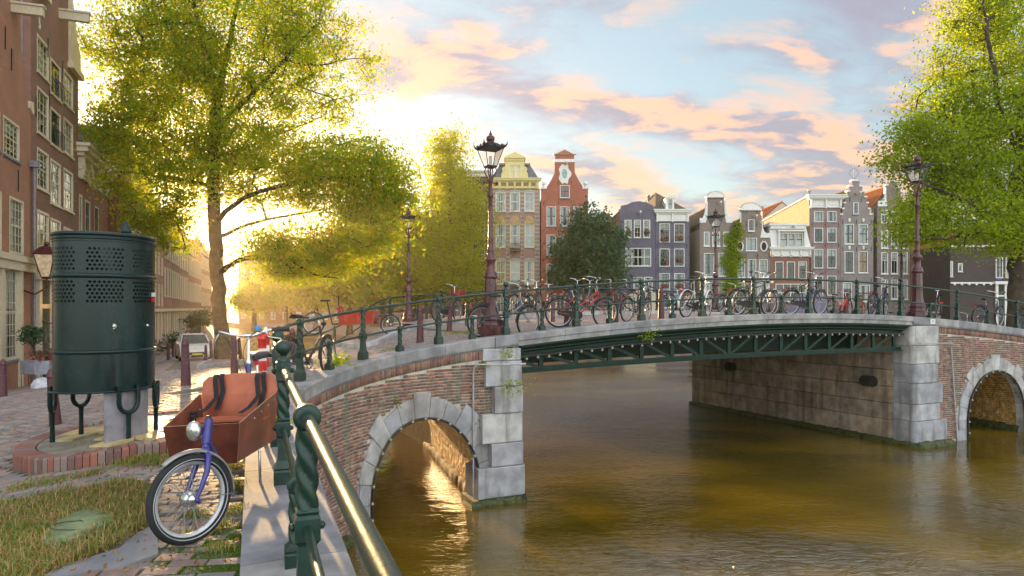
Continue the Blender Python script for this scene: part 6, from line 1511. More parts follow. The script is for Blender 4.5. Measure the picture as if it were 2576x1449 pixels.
for (za, zc, hole) in bands:
    if not hole:
        nz = max(1, int((zc - za) / .25))
        for j in range(nz):
            a, b = za + (zc - za) * j / nz, za + (zc - za) * (j + 1) / nz
            m.add([p for i in range(nc + 1) for p in (up(i * cs, a), up(i * cs, b))], [(2 * i, 2 * i + 2, 2 * i + 3, 2 * i + 1) for i in range(nc)], True)
    else:
        nr = max(3, round((zc - za) / cs)); ch = (zc - za) / nr
        for j in range(nr):
            o = .5 * cs * (j % 2); z0_ = za + j * ch
            if o: m.add([up(0, z0_), up(o, z0_), up(o, z0_ + ch), up(0, z0_ + ch)], [(0, 1, 2, 3)]); m.add([up(LT - o, z0_), up(LT, z0_), up(LT, z0_ + ch), up(LT - o, z0_ + ch)], [(0, 1, 2, 3)])
            for i in range(nc - (1 if o else 0)):
                s = i * cs + o; mid = s + cs / 2
                if any(a < mid < b for a, b in panels):
                    cx, cz = cs / 2, ch / 2; outer = [(0, 0), (cx, 0), (cs, 0), (cs, cz), (cs, ch), (cx, ch), (0, ch), (0, cz)]
                    R = .40 * cs; r = .20 * cs
                    k = 16; inner = []
                    for q in range(k):
                        a = -3 * PI / 4 + 2 * PI * q / k; rr = R * (.60 + .40 * abs(math.cos(2 * a))); inner.append((cx + rr * math.cos(a), cz + rr * math.sin(a)))
                    vs = [up(s + a, z0_ + b) for a, b in outer] + [up(s + a, z0_ + b) for a, b in inner]
                    fs = []
                    for e in range(8):
                        fs.append((e, (e + 1) % 8, 8 + (2 * e + 2) % 16, 8 + (2 * e + 1) % 16, 8 + 2 * e))
                    m.add(vs, fs)
                else: m.add([up(s, z0_), up(s + cs, z0_), up(s + cs, z0_ + ch), up(s, z0_ + ch)], [(0, 1, 2, 3)], True)
o = m.obj('pierced_shell', M_urinal, ur)
import bmesh
bmm = bmesh.new(); bmm.from_mesh(o.data); bmesh.ops.remove_doubles(bmm, verts=bmm.verts, dist=.0006); bmm.to_mesh(o.data); bmm.free(); o.data.polygons.foreach_set('use_smooth', [True] * len(o.data.polygons))
md = o.modifiers.new('thick', 'SOLIDIFY'); md.thickness = .006; md.offset = 0; md.use_rim = False
for nm, z, r in (('top_rim', zt_, .022), ('upper_band', zr(692), .026), ('lower_band', zr(888), .021), ('bottom_flange', zb_, .012)):
    m = MB(); m.tube([up(s, z, .004) for s in np.linspace(0, LT, 90)], r, 8)
    if nm == 'top_rim': m.tube([up(s, z - .045, .006) for s in np.linspace(0, LT, 90)], .012, 6)
    if nm == 'bottom_flange':
        m.tube([up(s, z, .02) for s in np.linspace(0, LT, 90)], .009, 6); m.tube([up(s, z, .028) for s in np.linspace(0, LT, 90)], .012, 6)
    m.obj(nm, M_urinal, ur)
m = MB(); r_ = rnd
for k in range(150): m.ball(up(LT * (k + .5) / 150, zt_ - .075, .003), .006, 5)
for z in (zr(640), zr(730), zr(800), zr(930)):
    for s in (.35, .62): m.ball(up(LT * s, z, .004), .006, 5)
o = m.obj('rivets', M_urinal, ur); o['kind'] = 'stuff'
m = MB(); m.ball(up(s_px(286), zr(822), .012), .020, 12); m.lathe([(.03, -.004), (.028, .004)], 12, up(s_px(286), zr(822), .004), axis=Matrix.Rotation(PI / 2, 3, 'X')); m.obj('round_bolt', M_chrome, ur)
m = MB(); m.ball(up(s_px(368), zr(822), .012), .017, 12); m.obj('round_bolt', M_chrome, ur)
m = MB(); m.cbox(up(s_px(383), zr(738), .02), (.03, .03, .045)); m.obj('sticker_tag', M_white, ur); m = MB(); m.cbox(up(s_px(380), zr(752), .02), (.02, .03, .04)); m.obj('sticker_tag', M_red, ur)
# inner spiral screen
m = MB(); inn_ = catmull([Vector((a * .8, b * .8, 0)) for a, b in ((.22, .66), (-.05, .62), (-.22, .36), (-.12, .10), (.10, .02))], 8)
m.add([q for p in inn_ for q in ((p.x, p.y, zb_ + .12), (p.x, p.y, zt_))], [(2 * i, 2 * i + 2, 2 * i + 3, 2 * i + 1) for i in range(len(inn_) - 1)], True); o = m.obj('inner_screen', M_urinal, ur); md = o.modifiers.new('thick', 'SOLIDIFY'); md.thickness = .006
m = MB(); m.tube([(-.02, .45, 0), (-.02, .45, zt_ + .02)], .03, 8); m.lathe([(.03, zt_), (.045, zt_ + .02), (.02, zt_ + .04), (.03, zt_ + .06), (.055, zt_ + .09), (.058, zt_ + .13), (.045, zt_ + .18), (.02, zt_ + .22), (.004, zt_ + .24)], 12, (-.02, .45, 0)); m.obj('acorn_finial', M_urinal, ur)
def uleg(s, off=.03, H=zb_):
    t_ = up(LT * s, 0, off); x, y, _ = t_; x1, y1, _ = up(LT * (s + .06), 0, off); d = Vector((x1 - x, y1 - y, 0)).normalized(); m = MB(); R = .115; zc = H - .12; pts = []
    P = Vector((x, y, 0)); m.tube([P + d * R + Vector((0, 0, H + .05))] + [P + d * R * math.cos(a) + Vector((0, 0, zc + R * math.sin(a))) for a in np.linspace(0, -PI, 13)] + [P - d * R + Vector((0, 0, H + .05))], .024, 6)
    m.tube([P + Vector((0, 0, zc - R + .005)), P + Vector((0, 0, zc - R - .06)) + d * .0, P + Vector((0, 0, .15)), P + Vector((0, 0, -.01))], [.028, .023, .022, .026], 6)
    for sg in (-1, 1): m.ball(P + d * sg * R + Vector((0, 0, H + .03)), .022, 8)
    m.obj('leg', M_urinal, ur)
for s in (s_px(140) / LT, s_px(325) / LT - .01, .84, .10): uleg(s)
m = MB(); sl = [up(LT * s, 0, -.02) for s in np.linspace(s_px(262) / LT, .80, 14)]
m.add([q for (x, y, _) in sl for q in ((x, y, -.01), (x, y, zb_ + .03))], [(2 * i, 2 * i + 2, 2 * i + 3, 2 * i + 1) for i in range(13)], True)
sl2 = [up(LT * s, 0, -.09) for s in np.linspace(s_px(262) / LT, .80, 14)]; m.add([q for (x, y, _) in sl2 for q in ((x, y, -.01), (x, y, zb_ + .03))], [(2 * i + 1, 2 * i + 3, 2 * i + 2, 2 * i) for i in range(13)], True)
for a, b in ((sl[0], sl2[0]), (sl[-1], sl2[-1])): m.add([(a[0], a[1], -.01), (b[0], b[1], -.01), (b[0], b[1], zb_ + .03), (a[0], a[1], zb_ + .03)], [(0, 1, 2, 3)])
m.obj('concrete_slab', mat('urinal_slab', (.25, .235, .25), .7, var=.2, dirt=((.14, .125, .15), .55, 1.6), streak=((.12, .08, .05), 6)), ur)
# ------------------------------------------------------------------ bicycles
R0 = .345
def wheel(t, loc, R=R0, tyre=M_rubber, rim=M_rim, steer=0.0, tw=.021, name='wheel', spokes=True, reflect=False, hub=.022, n=36):
    w = empty(name, loc); w.parent = t; w.rotation_euler = (0, 0, steer)
    key = ('wheel', R, tyre.name, rim.name, tw, reflect)
    if key not in MC:
        a = MB(); a.tube([(R * .998 * math.cos(q) - tw * math.cos(q), 0, (R - tw) * math.sin(q)) for q in np.linspace(0, 2 * PI, n + 1)[:-1]], tw, 8, closed=True)
        b = MB(); rr = R - 2 * tw - .004
        k = n; vs = []
        for i in range(k):
            q = 2 * PI * i / k
            for (r, y) in ((rr + .006, -.013), (rr - .012, -.011), (rr - .014, 0), (rr - .012, .011), (rr + .006, .013)): vs.append((r * math.cos(q), y, r * math.sin(q)))
        b.add(vs, [(i * 5 + j, i * 5 + j + 1, ((i + 1) % k) * 5 + j + 1, ((i + 1) % k) * 5 + j) for i in range(k) for j in range(4)], True)
        if reflect:
            for y in (-tw * .93, tw * .93): b.tube([((R - tw * 1.35) * math.cos(q), y, (R - tw * 1.35) * math.sin(q)) for q in np.linspace(0, 2 * PI, n + 1)[:-1]], .0035, 4, closed=True)
        c = MB()
        for i in range(28):
            q = 2 * PI * i / 28; s = 1 if i % 2 else -1; q2 = q + (.9 if (i // 2) % 2 else -.9); c.tube([(.02 * math.cos(q2), s * .03, .02 * math.sin(q2)), (rr * math.cos(q), 0, rr * math.sin(q))], .0024 if R < .3 or reflect else .0018, 3, caps=False, smooth=False)
        d = MB(); d.lathe([(.008, -.055), (.02, -.045), (.035, -.035), (.035, -.03), (hub, -.028), (hub, .028), (.035, .03), (.035, .035), (.02, .045), (.008, .055)], 12, axis=Matrix.Rotation(PI / 2, 3, 'X'))
        MC[key] = [x.obj(nm, mm_) for x, nm, mm_ in ((a, 'tyre', tyre), (b, 'rim', rim), (c, 'spokes', M_rim), (d, 'hub', M_chrome))]
        for o in MC[key]: COL.objects.unlink(o)
    for o in MC[key]:
        q = inst(o, o.name.split('.')[0], w)
        if o.name.startswith('spokes'): q['kind'] = 'stuff'
    return w
MC = {}
def fender(t, c, R, a0, a1, m_, w=.026, steer=0):
    m = MB(); vs = []; k = 22
    for i in range(k + 1):
        a = a0 + (a1 - a0) * i / k
        for (r, y) in ((R - .006, -w), (R + .008, -w * .6), (R + .012, 0), (R + .008, w * .6), (R - .006, w)): vs.append((c[0] + r * math.cos(a) * math.cos(steer), c[1] + y + r * math.cos(a) * math.sin(steer), c[2] + r * math.sin(a)))
    m.add(vs, [(i * 5 + j, i * 5 + j + 1, (i + 1) * 5 + j + 1, (i + 1) * 5 + j) for i in range(k) for j in range(4)], True)
    for sy in (-1, 1): a = a1 if abs(a1 - PI) > 1 else a0; m.tube([(c[0] + R * math.cos(a) * .98, sy * w, c[2] + R * math.sin(a) * .98), (c[0], sy * .05, c[2])], .003, 4)
    o = m.obj('mudguard', m_, t); md = o.modifiers.new('thick', 'SOLIDIFY'); md.thickness = .002; return o
def bicycle(label, x, y, z, rz, style='oma', col=(.01, .01, .011), lean=0.0, fend=None, tyre=M_rubber, rack=True, case=True, light=True, tail=True, crate=False, steer=.15, bars='up', scale=1.0, seat=.0, g='parked bicycles', basket=False):
    t = empty('bicycle', (x, y, z), rz, label, 'bicycle', g); t.rotation_euler = (lean, 0, rz); t.scale = (scale,) * 3
    F = gloss('frame_%02d_%02d_%02d' % tuple(int(c * 99) for c in col), col); fd = fend or M_plastic; R = R0; WB = 1.11
    wheel(t, (0, 0, R), tyre=tyre); wheel(t, (WB, 0, R), tyre=tyre, steer=steer, name='wheel')
    bb = (.46, 0, .29); hb = (.93, 0, .70); ht = (.895, 0, .86 if style != 'opa' else .92); sc_ = (.33, 0, .70 if style != 'opa' else .80); st = (.285, 0, .86 + seat)
    m = MB(); T = lambda P, r=.015, n=8: m.tube(P, r, n)
    for s in (-1, 1): T([(0, s * .055, R), (bb[0] - .06, s * .03, bb[2])], .009, 6); T([(0, s * .055, R), (sc_[0], s * .02, sc_[2] - .02)], .008, 6)
    T([bb, sc_], .016); T([hb, ht], .019)
    if style in ('oma',): P0, P1 = Vector(hb), Vector(bb); T([P0 + Vector((.005, 0, .02)), (.80, 0, .50), (.66, 0, .335), (.54, 0, .30), P1], .020); T([(.905, 0, .80), (.78, 0, .58), (.62, 0, .44), (.42, 0, .42)], .013)
    elif style == 'opa': T([hb, bb], .018); T([ht, sc_], .015); T([(.915, 0, .80), (.345, 0, .70)], .015)
    elif style == 'diamond': T([hb, bb], .020); T([ht, sc_], .016)
    elif style == 'mixte': T([hb, bb], .019); T([(.90, 0, .83), (.62, 0, .60), (.40, 0, .45)], .015)
    elif style == 'step': T([hb, (.70, 0, .42), bb], .026); T([(.915, 0, .78), (.62, 0, .47), (.40, 0, .42)], .018)
    m.lathe([(.03, -.035), (.03, .035)], 12, bb, axis=Matrix.Rotation(PI / 2, 3, 'X')); m.obj('frame', F, t)
    m = MB(); c, s = math.cos(steer), math.sin(steer)
    for q in (-1, 1): m.tube([(hb[0] + .005, q * .02, hb[2] - .02), (1.0, q * .05 + s * .04, .52), (WB, q * .052, R)], [.013, .012, .008], 6)
    m.obj('fork', F, t)
    m = MB(); m.tube([sc_, st], .0125, 8); m.obj('seat_post', M_chrome, t)
    m = MB(); X, Z = st[0], st[2] + .04; prof = [(-.14, .085, .03), (-.10, .105, .04), (-.03, .085, .035), (.04, .04, .03), (.12, .022, .025), (.14, .01, .015)]; vs = []
    for (a, w, h) in prof: vs += [(X + a, w, Z - .01), (X + a, w * .6, Z + h), (X + a, 0, Z + h + .006), (X + a, -w * .6, Z + h), (X + a, -w, Z - .01), (X + a, 0, Z - .025)]
    m.add(vs, [(i * 6 + j, i * 6 + (j + 1) % 6, i * 6 + 6 + (j + 1) % 6, i * 6 + 6 + j) for i in range(5) for j in range(6)] + [(0, 1, 2, 3, 4, 5), (35, 34, 33, 32, 31, 30)], True); sd = m.obj('saddle', M_plastic, t)
    m = MB(); hh = 1.10 if bars == 'up' else 1.0; hx = .86
    m.tube([ht, (hx + .01, 0, hh - .03), (hx + .04, 0, hh)], .0125, 8)
    if bars == 'up': pr = [(.04, 0, 0), (.05, .06, .01), (.03, .16, .06), (-.06, .26, .07), (-.20, .27, .04)]
    elif bars == 'flat': pr = [(.06, 0, 0), (.05, .14, .015), (.0, .28, .02)]
    else: pr = [(.05, 0, 0), (.06, .08, .02), (.02, .2, .08), (-.10, .25, .07), (-.18, .26, .05)]
    def HB(p, sg): a, b = p[0], p[1] * sg; return (hx + a * c - b * s, a * s + b * c, hh + p[2])
    m.tube([HB(p, -1) for p in pr[::-1]] + [HB(p, 1) for p in pr[1:]], .011, 8); hbo = m.obj('handlebar', M_chrome, t)
    for sg in (-1, 1):
        m = MB(); A, B = Vector(HB(pr[-2], sg)), Vector(HB(pr[-1], sg)); A = A.lerp(B, .25); m.tube([A, B + (B - A) * .08], .017, 8); m.obj('grip', M_plastic, hbo)
    m = MB(); bp = HB((.03, .09, .04), 1); m.ball(bp, .024, 8); m.obj('bell', M_chrome, hbo)
    if fd is not None: fender(t, (0, 0, R), R + .022, PI * 1.08, PI * .22, fd); fender(t, (WB, 0, R), R + .022, PI * 1.02, PI * .32, fd, steer=steer)
    m = MB()
    if case:
        q = PI / 2; m.prism([(bb[0] + .09 * math.cos(a), bb[2] + .09 * math.sin(a)) for a in np.linspace(-PI / 2, PI / 2, 9)] + [(.0 + .06 * math.cos(a), R + .055 * math.sin(a)) for a in np.linspace(PI / 2, 1.5 * PI, 7)], -.05, -.028); m.obj('chain_case', M_plastic, t)
    else:
        m.tube([(bb[0] + .09 * math.cos(a), -.04, bb[2] + .09 * math.sin(a)) for a in np.linspace(0, 2 * PI, 18)[:-1]], .006, 5, closed=True); m.tube([(bb[0], -.04, bb[2] + .09), (0, -.04, R + .035)], .005, 4); m.tube([(bb[0], -.04, bb[2] - .09), (0, -.04, R - .035)], .005, 4)
        for a in (0, 1.26, 2.5, 3.8, 5.0): m.tube([(bb[0], -.04, bb[2]), (bb[0] + .09 * math.cos(a), -.04, bb[2] + .09 * math.sin(a))], .006, 4)
        m.obj('chainring', M_iron, t)
    m = MB(); a = rnd.uniform(-1.6, -.6)
    for sg in (-1, 1): dx, dz = sg * .165 * math.cos(a), sg * .165 * math.sin(a); m.tube([(bb[0], sg * .07, bb[2]), (bb[0] + dx, sg * .08, bb[2] + dz)], .008, 5); m.cbox((bb[0] + dx, sg * .125, bb[2] + dz), (.085, .07, .022))
    m.obj('pedals', M_iron, t)
    if rack:
        m = MB(); zk = R + .39
        for sg in (-1, 1): m.tube([(.24, sg * .05, zk), (-.22, sg * .05, zk), (-.24, sg * .03, zk - .03)], .006, 5); m.tube([(0, sg * .06, R), (-.06, sg * .055, zk)], .005, 5); m.tube([(0, sg * .06, R), (.08, sg * .055, zk)], .005, 5)
        for q in (-.2, -.1, 0, .1, .2): m.tube([(q, -.05, zk), (q, .05, zk)], .005, 4)
        m.tube([(.24, -.05, zk), (.30, 0, zk + .0), (.24, .05, zk)], .006, 5); m.obj('rear_rack', M_iron, t)
    if tail: m = MB(); m.cbox((-.27, 0, R + .33), (.035, .085, .05)); m.obj('tail_light', M_red, t)
    if light: m = MB(); m.lathe([(.01, -.05), (.03, -.03), (.042, .02), (.042, .028), (.03, .03)], 12, (hx + .15, 0, .90), axis=Matrix.Rotation(PI / 2, 3, 'Y')); m.tube([(hb[0], 0, .88), (hx + .13, 0, .89)], .006, 4); m.obj('headlight', M_chrome if sum(col) > 1 else M_iron, t)
    m = MB(); m.tube([(.36, .03, .27), (.30, .11, .02), (.26, .12, .01)], .008, 5); m.obj('kickstand', M_iron, t)
    if crate:
        mt = mat('red_crate', (.26, .035, .025), .6); m = MB(); cx, cz = 1.10, .80
        for (z, h) in ((cz, .03), (cz + .1, .025), (cz + .2, .035)):
            m.box(cx - .2, -.15, z, cx + .2, -.135, z + h); m.box(cx - .2, .135, z, cx + .2, .15, z + h); m.box(cx - .2, -.135, z, cx - .185, .135, z + h); m.box(cx + .185, -.135, z, cx + .2, .135, z + h)
        for a in (-.19, -.06, .06, .19):
            for b in (-.142, .142): m.box(cx + a - .03, b - .006, cz, cx + a + .03, b + .006, cz + .235)
        for b in (-.1, 0, .1):
            for a in (-.192, .192): m.box(cx + a - .006, b - .03, cz, cx + a + .006, b + .03, cz + .235)
        m.box(cx - .19, -.14, cz, cx + .19, .14, cz + .01); o = m.obj('crate', mt, t)
    return t
def on_bridge(px0, px1, v, label, **k):
    """bicycle whose rear and front wheels stand at these picture columns, a distance v behind the railing"""
    def uu(px): r = (px - 1288) / FD; return (r * (O2.y + v * EV.y) - v * EV.x) / (EU.x - r * EU.y)
    u0, u1 = uu(px0), uu(px1); s = k.pop('scale', 1.07); L = 1.11 * s; k.pop('dv', 0)
    du = u1 - u0; dv = math.sqrt(max(L * L - du * du, 0)) if abs(du) < L else 0; dv = min(dv, .75) * (1 if k.pop('away', rnd.random() < .7) else -1); v0 = v if dv >= 0 else v - dv
    if abs(du) < .8 * L: du = .8 * L * (1 if du > 0 else -1); u0 = (u0 + u1) / 2 - du / 2; u1 = u0 + du; dv = .6 * L * (1 if dv > 0 else -1)
    x, y = UV(u0, v0); x2, y2 = UV(u1, v0 + dv); rz = math.atan2(y2 - y, x2 - x)
    return bicycle(label, x, y, GZ(x, y) + k.pop('dz', .0), rz, scale=s, **k)
W_ = (.62, .60, .56)
on_bridge(1210, 1328, .62, 'grey city bicycle directly right of the large left lamp post', style='mixte', col=(.16, .20, .24), fend=M_iron, bars='up', case=True, lean=.10, steer=.3)
on_bridge(1419, 1521, .60, 'bright red step-through bicycle leaning on the railing', style='mixte', col=(.42, .012, .022), lean=.10, steer=.2)
on_bridge(1575, 1649, .60, 'small dark blue child bicycle behind the railing', style='step', col=(.03, .035, .075), case=False, lean=.08, bars='flat', scale=.9)
on_bridge(1724, 1806, .60, 'white step-through bicycle with black chain case, left one of the two white ones', style='oma', col=W_, fend=gloss('white_gloss', W_), lean=.08, steer=.25, tail=True, seat=.1)
on_bridge(1852, 1932, .75, 'black double-bar bicycle between the two white bicycles', style='opa', col=(.008, .008, .009), lean=.08)
on_bridge(1868, 1951, 1.15, 'white step-through bicycle with white mudguards, right one of the two', style='oma', col=W_, fend=MATS['white_gloss'], lean=.05, steer=.35)
on_bridge(1988, 2063, .60, 'black double-bar bicycle in front of the lavender cover', style='opa', col=(.008, .008, .009), lean=.08, seat=.05)
on_bridge(2095, 2150, 1.0, 'bright orange red child bicycle propped on a bollard', style='step', col=(.62, .03, .01), scale=.72, case=False, bars='flat', lean=-.1, steer=.9)
on_bridge(2192, 2253, .60, 'dark blue city bicycle just left of the right lamp post', style='mixte', col=(.012, .018, .06), lean=.08)
bx = UV((2350 - 1288) / FD * 22 * .99, .9)
def at_v(px, v): r = (px - 1288) / FD; u = (r * (O2.y + v * EV.y) - v * EV.x) / (EU.x - r * EU.y); return UV(u, v)
bx = at_v(2358, .8); bicycle('dark bicycle with cream tyres seen end on, right of the right lamp post', bx[0], bx[1], GZ(*bx), 1.15, 'oma', (.02, .02, .022), tyre=M_rubber_c, lean=.12, steer=.5)
on_bridge(2460, 2544, .62, 'black bicycle with white mudguard flap and blue bag tag, near the right edge', style='oma', col=(.008, .008, .01), lean=.08)
on_bridge(2566, 2650, .9, 'black bicycle cut by the right edge of the picture', style='opa', col=(.01, .01, .012), lean=.05)
# bicycles on the far side of the bridge
for (a, b, v, lab, k) in ((1103, 1165, 7.6, 'dark bicycle carrying a red crate over its front wheel', dict(style='mixte', crate=True, col=(.02, .02, .02))),
    (1290, 1352, 8.6, 'brown city bicycle standing behind the grey one', dict(style='mixte', col=(.10, .06, .03))), (1350, 1405, 8.8, 'thin racing style bicycle seen behind a bollard', dict(style='diamond', col=(.06, .07, .08), bars='flat')),
    (1455, 1510, 8.4, 'grey bicycle behind the bright red one', dict(style='oma', col=(.08, .09, .10))), (1545, 1590, 8.8, 'black bicycle left of the blue child bicycle', dict(style='opa')),
    (1668, 1712, 8.8, 'small turquoise bicycle on the far side of the bridge', dict(style='step', col=(.04, .35, .42), scale=.8)), (1752, 1800, 8.6, 'black bicycle hidden behind the left white one', dict(style='oma')),
    (1880, 1930, 8.6, 'rusty brown bicycle behind the black double-bar one', dict(style='oma', col=(.14, .04, .015))), (1962, 2008, 8.6, 'grey bicycle beside the lavender cover', dict(style='diamond', col=(.12, .12, .12))),
    (1320, 1372, 7.5, 'dark bicycle just behind the grey front wheel', dict(style='oma')), (1425, 1478, 7.6, 'blue grey bicycle seen through the red frame', dict(style='diamond', col=(.05, .08, .14))), (1500, 1552, 9.2, 'dark red bicycle at the far railing', dict(style='oma', col=(.14, .015, .02))),
    (1610, 1660, 7.8, 'black bicycle seen through the blue child bicycle', dict(style='opa')), (1700, 1752, 9.2, 'silver bicycle at the far railing', dict(style='mixte', col=(.35, .35, .36))), (1815, 1868, 8.0, 'black bicycle right behind the white front wheel', dict(style='oma')), (1925, 1975, 9.2, 'dark green bicycle at the far railing', dict(style='opa', col=(.01, .05, .03))),
    (2075, 2125, 9.2, 'black bicycle behind the orange red child one', dict(style='oma')), (2150, 2200, 7.8, 'dark bicycle with panniers behind the dark blue one', dict(style='diamond', col=(.02, .02, .03))), (2300, 2350, 9.2, 'brown bicycle behind the right lamp post', dict(style='oma', col=(.12, .07, .03))),
    (2230, 2280, 7.6, 'green bicycle at the foot of the small looking lamp', dict(style='oma', col=(.02, .10, .06))), (2400, 2455, 7.8, 'silver bicycle far right behind the cream tyred one', dict(style='mixte', col=(.3, .3, .3)))):
    on_bridge(a, b, v, lab, lean=.06, dz=.105, g='bicycles parked on the far side of the bridge', **k)
# on the curved quay
p = ong(801, 936); p2 = ong(902, 906)
bicycle('black sporty bicycle leaning on the curved railing', -3.62, 11.2, GZ(-3.62, 11.2), math.atan2(2.05 - .0, .55), 'diamond', (.012, .011, .013), lean=-.06, case=False, bars='flat', seat=.12, scale=1.08)
a = ong(700, 905); b = ong(762, 893); bicycle('grey bicycle standing among the bollards behind the curved railing', a.x, a.y, a.z, math.atan2(b.y - a.y, b.x - a.x), 'mixte', (.06, .07, .09), lean=.04)
a = ong(405, 893); bicycle('dark bicycle against the house front in the left street', a.x - .3, a.y, a.z, 1.2, 'oma', (.015, .015, .015), lean=.06, g='bicycles in the left street')
a = ong(415, 888); bicycle('second dark bicycle in the left street with a basket', a.x - .8, a.y + 1, a.z, 1.0, 'opa', (.02, .03, .03), lean=.06, g='bicycles in the left street')
# ------------------------------------------------------------------ cargo bicycles
def cargo_box(t, y0, L, wf, wb, zf0, zf1, zb1, mf, ms, mb, wtf=None):
    """box widening to the back; y runs to the rear"""
    th = .012; w0, w1 = wf * .86 / 2, wb * .9 / 2; W0, W1 = wf / 2, wb / 2; z0b = zf0 - .03; y1 = y0 + L
    def panel(pts, n, mt, name, edge=True):
        nv = Vector(n).normalized() * th; m = MB(); k = len(pts); vs = [Vector(p) for p in pts] + [Vector(p) + nv for p in pts]
        m.add(vs, [tuple(range(k)), tuple(range(2 * k - 1, k - 1, -1))] + [(i, i + k, (i + 1) % k + k, (i + 1) % k) for i in range(k)]); o = m.obj(name, [mt, M_ply_e], t)
        for f in list(o.data.polygons)[2:]: f.material_index = 1
        return o
    panel([(-W0, y0, zf1), (W0, y0, zf1), (w0, y0 + .05, zf0), (-w0, y0 + .05, zf0)], (0, 1, .1), mf, 'front_panel')
    for s in (-1, 1): panel([(s * W0, y0 + th, zf1), (s * W1, y1, zb1 - .13), (s * w1, y1, z0b), (s * w0, y0 + .05 + th, zf0)][::s], (-s, .05, 0), ms, 'side_panel')
    top = []; bk = .10
    for i in range(13): q = -1 + 2 * i / 12; top.append((q * (W1 - .005), y1 + bk * .9, zb1 + .03 * (1 - q * q) - (.04 if abs(q) > .95 else 0)))
    panel([(-w1, y1, z0b), (-W1, y1 + bk * .5, zb1 - .15)] + top + [(W1, y1 + bk * .5, zb1 - .15), (w1, y1, z0b)], (0, 1, 0), mb, 'back_panel')
    panel([(-w0, y0 + .05, zf0 + .001), (w0, y0 + .05, zf0 + .001), (w1, y1, z0b + .001), (-w1, y1, z0b + .001)], (0, 0, 1), mf, 'floor_panel')
    return W0, W1, w0, w1, y1
cb = empty('cargo_bicycle', (-2.30, 5.24, GZ(-2.30, 5.24)), math.radians(8.5), 'blue cargo bicycle with big orange brown plywood box, parked against the quay railing', 'cargo bicycle')
cb.rotation_euler = (0, math.radians(-1.5), math.radians(8.5))
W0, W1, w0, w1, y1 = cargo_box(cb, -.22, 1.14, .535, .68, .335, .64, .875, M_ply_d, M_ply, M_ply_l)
m = MB(); m.box(-.26, .50, .33, .26, .52, .56); m.obj('seat_panel', M_ply, cb)
m = MB(); m.box(-.315, .42, .555, .315, .66, .572); m.obj('bench', M_ply_l, cb)
def strap(pts, w=.04):
    m = MB(); vs = []
    for i, p in enumerate(pts): vs += [(p[0] - w / 2, p[1], p[2]), (p[0] + w / 2, p[1], p[2])]
    m.add(vs, [(2 * i, 2 * i + 1, 2 * i + 3, 2 * i + 2) for i in range(len(pts) - 1)]); o = m.obj('strap', M_strap, cb); md = o.modifiers.new('thick', 'SOLIDIFY'); md.thickness = .004; return o
for sx in (-.16, .20):
    strap([(sx, 1.03, .87), (sx, .99, .905), (sx, .965, .88), (sx + .01, .955, .75), (sx - .02, .93, .64), (sx - .03, .9, .60)])
    strap([(sx - .05, 1.03, .87), (sx - .05, .985, .9), (sx - .055, .96, .86), (sx - .04, .93, .70), (sx - .09, .80, .62), (sx - .12, .6, .60)])
m = MB(); m.box(-.305, .48, .585, -.255, .56, .64); m.box(-.27, .40, .575, -.23, .44, .62); m.obj('buckle', M_plastic, cb)
for sx in (-.16, .15): m = MB(); m.box(sx - .018, .488, .34, sx + .018, .496, .56); m.obj('strap', M_strap, cb)
m = MB()
for sx in (-.15, .19): m.ball((sx, -.004, .46), .011, 6)
for q in range(4): m.ball((.30 + q * .008, .12 + q * .22, .62 + .02 * q), .008, 5); m.ball((-.30, .12 + q * .22, .62), .008, 5)
m.obj('bolts', M_chrome, cb)
M_blue = mat('deep_blue_enamel', (.022, .018, .19), .22, var=.2, nscale=14, bump=.12, bscale=40, coat=.5, spots=((.10, .10, .22), .70, 20))
# steering head at the front of the box, fork turned
WR = .285; ax = Vector((.185 - .02, -.70, WR))
cbi = cb.matrix_world
st_ang = math.radians(-52)
WCx = cb.rotation_euler.z; Rz = Matrix.Rotation(-WCx, 4, 'Z')
def cl(px, py, Y_):      # place in the bicycle's own frame of the point seen at a pixel at depth Y_
    p = at(px, py, Y_); q = Rz @ (Vector((p.x, p.y, 0)) - Vector((-2.30, 5.24, 0))); q.z = p.z - GZ(-2.30, 5.24); return q
wl = cl(482, 1262, 4.33); wl.z = WR + .002
hd0 = cl(533, 1060, 4.56); cr = cl(522, 1138, 4.44)
fa = math.radians(-33); fw_dir = Vector((math.sin(fa), -math.cos(fa), 0)); fwd = (Rz @ fw_dir).normalized(); wang = math.atan2(fwd.y, fwd.x)
lat = Vector((-fwd.y, fwd.x, 0))
dn = (cr - hd0).normalized()
m = MB(); m.tube([hd0, hd0 + dn * .17], .029, 14); m.tube([hd0 + dn * .13, hd0 + dn * .16 + Vector((0, .2, -.14)), (0, .1, .30), (0, .35, .24), (0, .95, .22)], .026, 10); m.obj('head_tube', M_blue, cb)
m = MB(); m.lathe([(.024, -.01), (.026, .012), (.015, .02), (.015, .034), (.004, .036)], 8, hd0); m.obj('head_cap', M_iron, cb)
w_ = wheel(cb, wl, R=WR, rim=mat('bright_rim', (.50, .50, .52), .4, metal=.4), steer=0, tw=.026, reflect=True, hub=.035, n=56); w_.rotation_euler = (0, 0, wang)
m = MB(); m.tube([hd0 + dn * .16, cr], .022, 10); m.ball(cr, .034, 10)
for s in (-1, 1):
    m.tube([cr, cr + lat * s * .05 + (wl - cr) * .08, cr.lerp(wl, .4) + lat * s * .066 - fwd * .012, cr.lerp(wl, .75) + lat * s * .066 - fwd * .008, wl + lat * s * .064], [.020, .022, .019, .015, .011], 8); m.ball(wl + lat * s * .078, .016, 8)
m.obj('fork', M_blue, cb)
